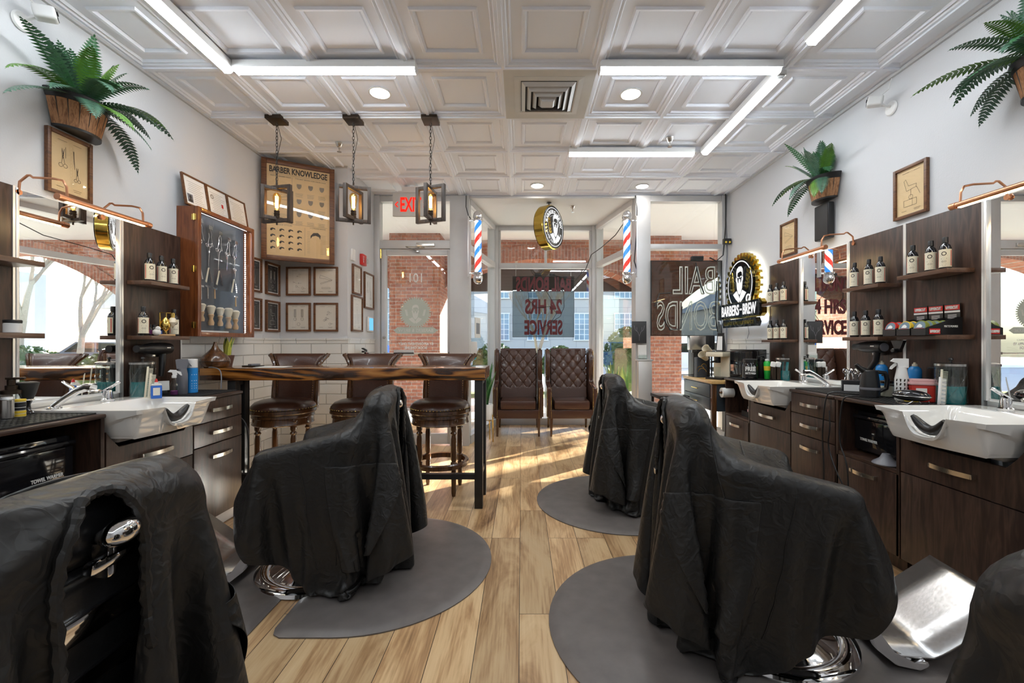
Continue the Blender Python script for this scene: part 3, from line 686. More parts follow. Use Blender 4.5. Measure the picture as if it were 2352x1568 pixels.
def drawer_unit(s, y0, y1, lb):
    ym = (y0 + y1) / 2; w = (y1 - y0) / 2; loc, rz = station(s, ym)
    t = thing('drawer_cabinet', lb, 'cabinet', loc, rz)
    MB().b2(-w + .001, w - .001, -CD + .02, -.002, .09, .872).b2(-w + .002, w - .002, -CD + .05, -.01, 0, .09).build('carcass', 'lam', t)
    MB().b2(-w + .001, w - .001, -CD + .042, -CD + .05, .004, .088).build('toe_kick', 'white', t)
    MB().b2(-w - .004, w - .001, -CD - .012, 0, .872, .893, .008).build('worktop', 'lamh', t)
    front(t, 'drawer', -w, w, .728, .868, 0, .80); front(t, 'drawer', -w, w, .582, .722, 0, .655); front(t, 'drawer', -w, w, .095, .576, 0, .50)
    return t
def open_unit(s, y0, y1, lb):
    ym = (y0 + y1) / 2; w = (y1 - y0) / 2; loc, rz = station(s, ym)
    t = thing('open_cabinet', lb, 'cabinet', loc, rz)
    mb = MB()
    for q in (-1, 1): mb.b2(q * (w - .001), q * (w - .019), -CD, -.002, .09, .872)
    mb.b2(-w + .02, w - .02, -.012, -.002, .09, .872).b2(-w + .02, w - .02, -CD + .01, -.012, .09, .11).b2(-w + .02, w - .02, -CD + .06, -.06, 0, .09)
    mb.build('carcass', 'lam', t)
    MB().b2(-w + .02, w - .02, -CD + .002, -.012, .535, .553).build('shelf', 'lamh', t)
    MB().b2(-w + .001, w - .001, -CD - .012, 0, .872, .893, .008).build('worktop', 'lamh', t)
    front(t, 'door', -w, w, .095, .532, 0, .47)
    return t
# shampoo bowl, in the same wall frame
def bowl_mesh():
    mb = MB(); nu, nv = 57, 41; U = .275; D0, D1 = .055, .605
    def f(u, d):
        rim = .905
        au = abs(u) / U; inn = min(1, max(0, (1 - au) / .16)); dd = (d - D0) / (D1 - D0)
        ib = min(1, max(0, (dd - .24) / .14)); fb = min(1, max(0, (1 - dd) / .10))
        k = (3 * inn ** 2 - 2 * inn ** 3) * (3 * ib ** 2 - 2 * ib ** 3) * (3 * fb ** 2 - 2 * fb ** 3)
        z = rim - .135 * k
        # neck notch in the front edge
        if dd > .70:
            nt = max(0, 1 - (abs(u) / .105) ** 4) * min(1, (dd - .70) / .12)
            z = min(z, rim - .095 * nt)
        # front deck slopes a little towards the notch
        return z - .012 * max(0, 1 - abs(u) / .26) * max(0, dd - .8) / .2
    def g(u, d, zt):
        tf = min(1, max(0, (D1 - d) / .165)); ts = min(1, max(0, (U - abs(u)) / .075))
        zb = .905 - .022 - .150 * min(tf, 1) * (.25 + .75 * ts) 
        return min(zb, zt - .014)
    top = [[None] * nv for _ in range(nu)]; bot = [[None] * nv for _ in range(nu)]
    for i in range(nu):
        for j in range(nv):
            u = -U + 2 * U * i / (nu - 1); d = D0 + (D1 - D0) * j / (nv - 1)
            # rounded corners and front lip bowing out
            uu = u; z = f(u, d); 
            zb = g(u, d, z)
            top[i][j] = mb.bm.verts.new((uu, -d, z)); bot[i][j] = mb.bm.verts.new((uu * .975, -(d if d < .5 else .5 + (d - .5) * .96), zb))
    for i in range(nu - 1):
        for j in range(nv - 1):
            mb.bm.faces.new((top[i][j], top[i + 1][j], top[i + 1][j + 1], top[i][j + 1])); mb.bm.faces.new((bot[i][j + 1], bot[i + 1][j + 1], bot[i + 1][j], bot[i][j]))
    for i in range(nu - 1):
        for j, rv in ((0, 1), (nv - 1, 0)):
            q = (top[i][j], top[i + 1][j], bot[i + 1][j], bot[i][j]); mb.bm.faces.new(q)
    for j in range(nv - 1):
        for i in (0, nu - 1): mb.bm.faces.new((top[i][j], top[i][j + 1], bot[i][j + 1], bot[i][j]))
    return mb
def basin(s, y0, y1, lb, lbf, hose=-1):
    ym = (y0 + y1) / 2; w = (y1 - y0) / 2; loc, rz = station(s, ym)
    t = thing('basin_cabinet', lb + ', cabinet below the bowl', 'cabinet', loc, rz)
    mb = MB()
    for q in (-1, 1): mb.b2(q * (w - .001), q * (w - .019), -CD + .02, -.002, .09, .73)
    mb.b2(-w + .02, w - .02, -CD + .03, -.01, .09, .108).b2(-w + .02, w - .02, -CD + .05, -.01, 0, .09)
    mb.build('carcass', 'lam', t)
    pts = [(-w + .003, .558), (w - .003, .558), (w - .003, .80), (w - .03, .76), (w - .07, .715), (-w + .07, .715), (-w + .03, .76), (-w + .003, .80)]
    dr = MB().prism(pts, .018, (0, -CD, 0)).build('drawer', 'lam', t, smooth=False); pull(dr, 0, .64, .095)
    front(t, 'door', -w, w, .095, .552)
    b = thing('shampoo_bowl', lb, 'basin', loc, rz, 'ceramic shampoo bowls')
    bowl_mesh().build('bowl', 'ceramic', b)
    nr = MB().tube([(.082 * math.sin(q), -.588 + .02 * math.cos(q), .888 - .062 * math.cos(q) ** 2) for q in np.linspace(-1.35, 1.35, 13)], [.008, .013, .017, .020, .022, .023, .023, .023, .022, .020, .017, .013, .008], 10)
    nr.build('neck_rest', 'black', b)
    MB().lathe([(0, .77), (.028, .77), (.03, .774), (.022, .776), (0, .775)], 20, (0, -.28, .002)).build('drain', 'chrome', b)
    mx = MB(); mx.lathe([(0, .903), (.030, .903), (.031, .915), (.024, .92), (.021, .955), (.019, .965), (0, .97)], 20, (-.5 * hose * .19, -.115, 0)).build('mixer_body', 'chrome', b)
    lv = MB(); x = -.5 * hose * .19
    lv.grid(lambda a, c: (x + (a - .5) * .034 * (1 - .3 * c), -.095 - .085 * c, .962 + .048 * c + .008 * math.sin(PI * a)), 7, 6)
    o = lv.build('mixer_lever', 'chrome', b); md = o.modifiers.new('s', 'SOLIDIFY'); md.thickness = .007
    hx = hose * .19
    MB().lathe([(0, .903), (.032, .903), (.032, .909), (.018, .914), (0, .914)], 20, (hx, -.115, 0)).build('hose_collar', 'chrome', b)
    hp = [(hx, -.115, .91), (hx - hose * .02, -.14, .945), (hx - hose * .045, -.185, .985), (hx - hose * .06, -.22, 1.003), (hx - hose * .065, -.25, .998)]
    MB().tube(hp, [.016, .015, .017, .022, .026], 12).build('hand_spray', 'chrome', b)
    MB().lathe([(0, 0), (.022, 0), (.024, .01), (.018, .016), (0, .016)], 16, (hx - hose * .065, -.262, .975)).build('spray_head', 'steel', b)
    return b
drawer_unit(-1, 2.645, 3.10, 'dark woodgrain three-drawer cabinet at the bar table end of the left wall')
basin(-1, 2.085, 2.64, 'white ceramic shampoo bowl on the left wall', '', -1)
open_unit(-1, 1.50, 2.08, 'open-fronted dark woodgrain cabinet holding the towel warmer at the left edge')
open_unit(1, 3.805, 4.262, 'open-fronted dark woodgrain cabinet next to the coffee dresser')
basin(1, 3.225, 3.80, 'white ceramic shampoo bowl below the far right mirror', '', 1)
drawer_unit(1, 2.765, 3.22, 'dark woodgrain three-drawer cabinet between the two right bowls')
open_unit(1, 2.295, 2.76, 'open-fronted dark woodgrain cabinet with black towel warmer on the right')
basin(1, 1.72, 2.29, 'white ceramic shampoo bowl nearest the camera on the right', '', 1)
drawer_unit(1, 1.255, 1.715, 'dark woodgrain three-drawer cabinet at the right edge beside the nearest bowl')

# wall panels, trims, shelves, mirrors
def panel(s, y0, y1, lb, shelves=True, z0=.90):
    ym = (y0 + y1) / 2; w = (y1 - y0) / 2; loc, rz = station(s, ym)
    t = thing('wall_panel', lb, 'wall panel', (loc[0], loc[1], z0), rz, 'dark woodgrain wall panels')
    MB().b2(-w + .004, w - .004, -.028, -.001, 0, 1.985 - z0, .001).build('board', 'lam', t)
    mb = MB()
    for q in (-1, 1): mb.b2(q * w - .005, q * w + .005, -.032, 0, 0, 1.985 - z0)
    mb.build('edge_trim', 'silver', t)
    return t
def shelf(s, y0, y1, z, lb, dep=.18):
    ym = (y0 + y1) / 2; w = (y1 - y0) / 2; loc, rz = station(s, ym)
    o = MB().b2(-w, w, -dep, -.029, -.024, 0, .002).build('wall_shelf', 'lamedge', None, (loc[0], loc[1], z), (0, 0, rz))
    tag(o, lb, 'shelf', 'woodgrain shelves over the stations'); return o
panel(-1, 2.64, 3.095, 'dark woodgrain wall panel beside the glass display case')
panel(-1, 1.60, 2.075, 'dark woodgrain wall panel at the left edge')
panel(1, 3.79, 4.25, 'dark woodgrain wall panel beside the backlit sign')
panel(1, 2.755, 3.215, 'dark woodgrain wall panel behind the hair dryer on the right')
panel(1, 2.285, 2.745, 'dark woodgrain wall panel behind the comb jar on the right')
for s, y0, lb, zz in ((-1, 2.67, 'left wall beside the display case', (1.617, 1.277)), (-1, 1.73, 'left wall at the left edge', (1.617, 1.277)), (1, 3.81, 'right wall panel beside the backlit sign', (1.60, 1.262)),
                  (1, 2.775, 'right wall panel next to the tall mirror', (1.615, 1.272)), (1, 2.325, 'right wall panel nearest the camera', (1.635, 1.275))):
    for z, q in zip(zz, ('upper', 'lower')): shelf(s, y0, y0 + (.31 if s > 0 or y0 > 2 else .345), z, 'dark woodgrain %s shelf on the %s' % (q, lb))
def mirror(s, y0, y1, lb):
    ym = (y0 + y1) / 2; w = (y1 - y0) / 2; loc, rz = station(s, ym)
    t = thing('wall_mirror', lb, 'mirror', (loc[0], loc[1], .93), rz, 'tall station mirrors')
    MB().b2(-w, w, -.018, -.001, 0, 1.05).build('backing', 'white', t)
    MB().b2(-w + .012, w - .012, -.021, -.018, .012, 1.045).build('mirror_glass', 'mirror', t)
    mb = MB()
    for q in (-1, 1): mb.b2(q * (w - .014), q * w, -.034, 0, 0, 1.05, .002)
    mb.b2(-w + .014, w - .014, -.03, 0, -.028, .0, .002)
    mb.build('mirror_frame', 'silver', t)
    return t
mirror(-1, 2.082, 2.632, 'tall mirror over the left shampoo bowl'); mirror(1, 3.222, 3.784, 'tall mirror over the far right shampoo bowl')
mirror(1, 1.71, 2.278, 'tall mirror at the right edge over the nearest bowl')
for s, y0, y1 in ((-1, 2.09, 2.635), (1, 3.23, 3.795), (1, 1.73, 2.285)):
    ym = (y0 + y1) / 2; w = (y1 - y0) / 2; loc, rz = station(s, ym)
    tag(MB().b2(-w, w, -.045, -.002, .83, .898, .002).build('splash_ledge', 'lamh', None, loc, (0, 0, rz)), 'dark ledge behind the %s shampoo bowl' % ('left' if s < 0 else 'far right' if y0 > 3 else 'nearest right'), 'ledge')
def picture_light(s, y0, y1, lb):
    ym = (y0 + y1) / 2; w = (y1 - y0) / 2; loc, rz = station(s, ym)
    t = thing('picture_light', lb, 'mirror light', (loc[0], loc[1], 1.925), rz, 'copper bar lights over the mirrors')
    MB().lathe([(0, -w), (.0145, -w), (.0145, w), (0, w)], 16, (0, -.265, 0), (0, R(90), 0)).build('bar', 'copper', t)
    for e_ in (-w - .002, w - .028): MB().lathe([(0, 0), (.0165, 0), (.0165, .03), (0, .03)], 16, (e_, -.265, 0), (0, R(90), 0)).build('end_collar', 'copper', t)
    MB().b2(-w + .04, w - .04, -.272, -.258, -.0165, -.0125).build('led_strip', 'warmled', t)
    for q in (-1, 1):
        x = q * (w - .045); pts = [(x, -.03, .035), (x, -.035, .085)] + [(x, -.06 - .04 * i / 3, .105 + .012 * math.sin(PI * i / 3)) for i in range(4)] + [(x, -.20, .10), (x, -.245, .09), (x, -.262, .06), (x, -.265, .012)]
        MB().tube(pts, .0055, 8).lathe([(0, 0), (.014, 0), (.014, .006), (0, .006)], 12, (x, -.028, .035), (R(90), 0, 0)).build('arm', 'copper', t)
    return t
picture_light(-1, 2.05, 2.56, 'copper bar light over the left mirror'); picture_light(1, 3.13, 3.70, 'copper bar light over the far right mirror'); picture_light(1, 1.68, 2.215, 'copper bar light over the mirror at the right edge')

# ------------------------------------------------------------------ bar table
tb = thing('bar_table', 'long charred pine bar table on black steel legs in front of the stools', 'table', (-1.325, 3.42, 0))
MB().b2(-1.055, 1.055, -.215, .235, .955, 1.045, .004).build('tabletop', 'burnt', tb)
for x in (-.83, 1.005):
    for y in (-.17, .125 if x > 0 else -.06): MB().b2(x - .03, x + .03, y - .03, y + .03, 0, .953, .003).build('leg', 'bmetal', tb)
    yb = .095 if x > 0 else -.09
    for z in (.22, .915): MB().b2(x - .02, x + .02, -.14, yb, z, z + .037).build('end_brace', 'bmetal', tb)
MB().b2(-.85, .975, -.19, -.15, .215, .255).build('foot_rail', 'bmetal', tb)

# ------------------------------------------------------------------ bar stools
def stool():
    t = thing('bar_stool', 'brown leather swivel bar stool', 'bar stool', (0, 0, 0), 0, 'swivel bar stools behind the bar table')
    MB().lathe([(0, .775), (.10, .772), (.17, .762), (.215, .745), (.243, .715), (.246, .695), (.238, .690), (0, .690)], 40).build('seat', 'leather', t)
    MB().lathe([(.20, .655), (.245, .655), (.252, .665), (.248, .690), (.20, .690)], 40).build('seat_ring', 'dwood', t)
    nl = MB()
    for i in range(56):
        a = 2 * PI * i / 56; nl.sph(.0042, (.246 * math.cos(a), .246 * math.sin(a), .698), u=6, v=4)
    nl.build('nailheads', 'brass', t)
    MB().lathe([(.15, .565), (.228, .565), (.236, .572), (.232, .58), (.228, .62), (.238, .628), (.234, .65), (.15, .65)], 40).build('apron', 'dwood', t)
    for k in range(4):
        a = R(45 + 90 * k); x, y = .197 * math.cos(a), .197 * math.sin(a)
        ct, st_ = math.cos(a), math.sin(a)
        prof = [(0, 0), (.014, 0), (.019, .03), (.021, .20), (.017, .215), (.026, .222), (.026, .27), (.017, .276), (.024, .30), (.022, .46), (.017, .49), (.027, .505), (.017, .52), (.024, .535), (.024, .57), (0, .57)]
        lg = MB().lathe(prof, 16, (x, y, 0)).box(.055, .055, .075, x * 1.02, y * 1.02, .608, .004, (0, 0, a)).build('leg', 'dwood', t)
        MB().lathe([(0, 0), (.018, 0), (.014, .004), (.006, .006), (0, .006)], 8, (x * 1.02 + .028 * ct, y * 1.02 + .028 * st_, .608), (0, R(90), a)).build('rosette', 'dwood', lg)
    fr = MB().lathe([(.205, .222), (.232, .222), (.236, .232), (.236, .256), (.228, .266), (.205, .262), (.205, .222)], 40)
    fr.build('foot_ring', 'dwood', t)
    # back at +y : posts flare outward into scrolls
    def back(u, v):
        a = (u - .5) * 2; z = .69 + v * .435; wd = .165 + (.0 if v < .72 else .065 * ((v - .72) / .28) ** 1.6)
        y = .205 + .05 * v + (.0 if v < .72 else .045 * ((v - .72) / .28) ** 2) - .035 * (1 - a * a) * 0 + .03 * (1 - a * a)
        return (a * wd, y, z)
    o = MB().grid(back, 15, 18).build('backrest', 'leather', t); md = o.modifiers.new('s', 'SOLIDIFY'); md.thickness = .035; md.offset = 0
    for q in (-1, 1):
        pts = []; rr = []
        for i in range(13):
            v = i / 12; wd = .182 + (0 if v < .72 else .068 * ((v - .72) / .28) ** 1.6); pts.append((q * wd, .205 + .05 * v + (0 if v < .72 else .045 * ((v - .72) / .28) ** 2), .66 + v * .465)); rr.append(.021 + .004 * math.sin(v * 6))
        pts.append((q * .262, .305, 1.118)); rr.append(.018)
        MB().tube(pts, rr, 8).build('back_post', 'dwood', t)
        nl = MB()
        for i in range(22):
            v = i / 21; p = back(.5 + q * .46, v); nl.sph(.0036, (p[0], p[1] - .020, p[2]), u=6, v=4)
        nl.build('nailheads', 'brass', t)
    return t
s0 = stool(); s0.location = (-.68, 3.63, 0); s0.rotation_euler = (0, 0, R(-2)); s0['label'] = 'brown leather swivel bar stool nearest the bay, at the open end of the bar table'
dup(s0, (-1.335, 3.63, 0), R(2), 'brown leather swivel bar stool in the middle of the three, mostly behind the draped chair')
dup(s0, (-1.99, 3.63, 0), R(4), 'brown leather swivel bar stool nearest the left wall and drawers')

# ------------------------------------------------------------------ wing armchairs
def armchair():
    t = thing('wing_armchair', 'x', 'armchair', (0, 0, 0), 0, 'tufted leather armchairs in the bay')
    # front faces -y ; width .66 depth .72
    MB().b2(-.235, .235, -.33, .18, .355, .475, .028).build('seat_cushion', 'leather', t)
    MB().b2(-.30, .30, -.31, .30, .235, .352, .015).build('seat_base', 'leather', t)
    rows = []
    for r in range(6):
        z = .62 + r * .082 if True else 0
        n = 3 if r % 2 == 0 else 2
        for k in range(n): rows.append(((k - (n - 1) / 2) * .135, z))
    rows = [(x, 1.085 - i_ * .085) for i_, n in enumerate((3, 2, 3, 2, 3, 2)) for x in [(k - (n - 1) / 2) * .135 for k in range(n)]]
    def bk(u, v):
        x = (u - .5) * .50; z = .46 + v * .69; y = .155 + .11 * (v)
        d = 0
        for bx, bz in rows:
            q = math.hypot(x - bx, (z - bz)); d += math.exp(-(q / .022) ** 2)
        # diamond pleats
        pl = 0
        if .60 < z < 1.12:
            a1 = ((x / .135) + (z - 1.085) / .17) % 1; a2 = ((x / .135) - (z - 1.085) / .17) % 1
            pl = max(math.exp(-(min(a1, 1 - a1) / .07) ** 2), math.exp(-(min(a2, 1 - a2) / .07) ** 2)) * .38 * (1 if abs(x) < .19 else .3)
        return (x, y - .035 + .030 * min(1.3, d + pl) , z)
    o = MB().grid(bk, 61, 81).build('backrest', 'leather', t); md = o.modifiers.new('s', 'SOLIDIFY'); md.thickness = .05; md.offset = -1
    MB().b2(-.275, .275, .235, .285, .24, 1.13, .02).build('back_shell', 'leather', t, (0, .03, 0), (R(-6), 0, 0))
    mb = MB()
    for bx, bz in rows: mb.sph(.0095, (bx, .155 + .11 * (bz - .46) / .69 - .012, bz), (1, .6, 1), 8, 6)
    mb.build('tuft_buttons', 'leather', t)
    for q in (-1, 1):
        # wing + arm side profile in YZ, thick in x
        prof = [(.32, .24), (-.315, .24), (-.33, .60), (-.325, .645), (-.27, .665), (-.02, .665), (.02, .70), (.02, .78), (-.03, .90), (-.035, 1.02), (.0, 1.12), (.05, 1.155), (.29, 1.155)]
        m_ = MB(); m_.prism(prof, .062, (0, 0, 0)); 
        bmesh.ops.bevel(m_.bm, geom=list(m_.bm.edges), offset=.018, segments=3, affect='EDGES', clamp_overlap=True)
        m_.build('wing_arm', 'leather', t, (q * .302 + (.031), 0, 0), (0, 0, R(90)))
        nl = MB(); path = [(-.332, .25), (-.338, .60), (-.33, .64)]
        for i in range(24): nl.sph(.0045, (q * (.302 - .0 + .027), -.328 - .003 * 0, .25 + i * .017), u=6, v=4)
        for i in range(24): nl.sph(.0045, (q * (.302 - .027), -.328, .25 + i * .017), u=6, v=4)
        for i in range(22): nl.sph(.0045, (q * (.302 + .024), .015 - .05 * math.sin(PI * min(1, i / 18) * .9), .70 + i * .0195), u=6, v=4)
        nl.build('nailheads', 'brass', t)
        MB().tube([(q * .27, -.28, .235), (q * .275, -.30, .0)], [.028, .017], 4).build('leg', 'dwood', t)
        MB().tube([(q * .27, .27, .235), (q * .275, .33, .0)], [.028, .017], 4).build('leg', 'dwood', t)
    return t
ac = armchair(); ac.location = (-.045, 6.02, 0); ac['label'] = 'tufted brown leather wing armchair on the left, beside the bar table end'
dup(ac, (.665, 6.02, 0), 0, 'tufted brown leather wing armchair on the right, nearest the right barber pole')
# ================================================================== MATS, BARBER CHAIRS AND THEIR DRAPES
def mat_mesh(front_len, side_slit):
    """mat with a straight end on -x and a half round end on +x; origin at the chair column. returns MB. side_slit: y sign of the slit"""
    mb = MB(); bm = mb.bm; R0 = .625; cx = .31; xl = -.72; rh = .33
    # outline counter-clockwise starting at the slit on one side
    out = [(-.045, -R0), (xl + .08, -R0)] + [(xl + .08 - .08 * math.sin(a), -R0 + .08 - .08 * math.cos(a)) for a in (R(30), R(60), R(90))]
    out += [(xl, R0 - .08)] + [(xl + .08 - .08 * math.cos(a), R0 - .08 + .08 * math.sin(a)) for a in (R(30), R(60), R(90))]
    out += [(cx, R0)] + [(cx + R0 * math.sin(R(6 * i)), R0 * math.cos(R(6 * i))) for i in range(1, 30)] + [(cx, -R0), (.045 + .05, -R0), (.06, -R0 + .02), (.045, -R0 + .06)]
    inner = []
    a0 = math.asin(.045 / rh)
    for i in range(33): 
        a = -PI / 2 + a0 + (2 * PI - 2 * a0) * i / 32; inner.append((rh * math.cos(a), rh * math.sin(a)))
    loop = out + inner   # single outline through the slit
    def ins(L, d):
        n = len(L); res = []
        for i in range(n):
            p0, p1, p2 = L[i - 1], L[i], L[(i + 1) % n]
            e1 = Vector((p1[0] - p0[0], p1[1] - p0[1])); e2 = Vector((p2[0] - p1[0], p2[1] - p1[1]))
            n1 = Vector((e1.y, -e1.x)).normalized(); n2 = Vector((e2.y, -e2.x)).normalized(); m = (n1 + n2); m = m.normalized() if m.length > 1e-6 else n1
            res.append((p1[0] + m.x * d, p1[1] + m.y * d))
        return res
    area = sum(a[0] * b[1] - b[0] * a[1] for a, b in zip(loop, loop[1:] + loop[:1]))
    sg = -1 if area > 0 else 1
    L2 = ins(loop, sg * .022); L3 = ins(loop, sg * .045)
    r = [[bm.verts.new((x, y * side_slit, z)) for x, y in L] for L, z in ((loop, .001), (loop, .006), (L2, .015), (L3, .019))]
    n = len(loop)
    for A, B in zip(r, r[1:]):
        for i in range(n): bm.faces.new((A[i], A[(i + 1) % n], B[(i + 1) % n], B[i]))
    bm.faces.new(r[-1]); bm.faces.new(r[0][::-1])
    return mb
def chair_mat(x, y, flip, lb):
    """flip: True when the round end points to -X"""
    o = mat_mesh(0, 1 if not flip else -1).build('floor_mat', 'mat', None, (x, y, 0), (0, 0, PI if flip else 0))
    return tag(o, lb, 'floor mat', 'black anti-fatigue mats under the barber chairs')

def barber_chair(label, loc, rz):
    """faces +x locally"""
    t = thing('barber_chair', label, 'barber chair', loc, rz, 'draped barber chairs')
    MB().lathe([(.318, .0), (.325, .006), (.318, .022), (.295, .034), (.262, .034), (.245, .026), (.235, .030), (.17, .05), (.085, .082), (.07, .095), (.066, .16), (0, .16)], 56, (0, 0, .003)).build('base', 'chrome', t)
    MB().lathe([(.055, .15), (.055, .33), (.075, .335), (.075, .36), (0, .36)], 24).build('column', 'chrome', t)
    MB().box(.44, .40, .05, -.02, 0, .385, .01).build('seat_frame', 'bmetal', t)
    MB().box(.50, .46, .12, .0, 0, .46, .035, seg=3).build('seat', 'leather_blk', t)
    bkk = MB().box(.075, .42, .36, -.318, 0, .66, .03, (0, R(-9), 0), 3).build('backrest', 'leather_blk', t)
    MB().box(.010, .30, .05, -.372, 0, .735, .004, (0, R(-9), 0)).box(.010, .30, .04, -.352, 0, .62, .004, (0, R(-9), 0)).build('back_trim', 'chrome', bkk)
    MB().box(.06, .40, .12, -.352, 0, .895, .028, (0, R(-9), 0), 3).build('headrest', 'leather_blk', t)
    k = MB().sph(.034, (-.425, 0, .895), (.62, 1.1, .72)).sph(.016, (-.398, 0, .885)).build('headrest_knob', 'chrome', t)
    MB().box(.018, .085, .022, -.405, 0, .845, .007, (0, R(-9), 0)).box(.03, .02, .06, -.395, 0, .845, .004).build('headrest_latch', 'chrome', t)
    for q in (-1, 1):
        MB().box(.46, .065, .055, -.05, q * .275, .70, .022, (0, R(13), 0), 3).build('armrest', 'leather_blk', t)
        MB().box(.30, .02, .20, -.03, q * .262, .55, .006).build('side_panel', 'bmetal', t)
        # curved footrest arm
        pts = [(.22, .41), (.262, .42), (.285, .38), (.278, .30), (.275, .24), (.295, .16), (.35, .085), (.42, .052), (.46, .06), (.47, .045), (.44, .028), (.36, .04), (.29, .095), (.25, .18), (.236, .26), (.238, .33), (.235, .37), (.215, .385)]
        m_ = MB().prism([(a, b) for a, b in pts], .028, (0, 0, 0)); bmesh.ops.bevel(m_.bm, geom=list(m_.bm.edges), offset=.004, segments=2, affect='EDGES')
        m_.build('footrest_arm', 'chrome', t, (0, q * .205 - .014, 0), smooth=True)
    def fp(u, v):
        s = u * .50
        x = .34 + (s if s < .20 else .20 + (s - .20) * .80); z = .062 + (0 if s < .16 else (s - .16) * .60) - .0
        return (x, (v - .5) * .40, z)
    o = MB().grid(fp, 20, 4).build('foot_plate', 'scuff', t); md = o.modifiers.new('s', 'SOLIDIFY'); md.thickness = .008
    MB().tube([(.46, -.21, .048), (.46, .21, .048)], .013).build('footrest_bar', 'chrome', t)
    MB().tube([(.23, -.2, .34), (.23, .2, .34)], .011).build('cross_bar', 'chrome', t)
    MB().tube([(-.02, 0, .33), (-.05, -.2, .28), (-.06, -.30, .30)], [.009, .009, .012], 8).build('pump_lever', 'chrome', t)
    return t

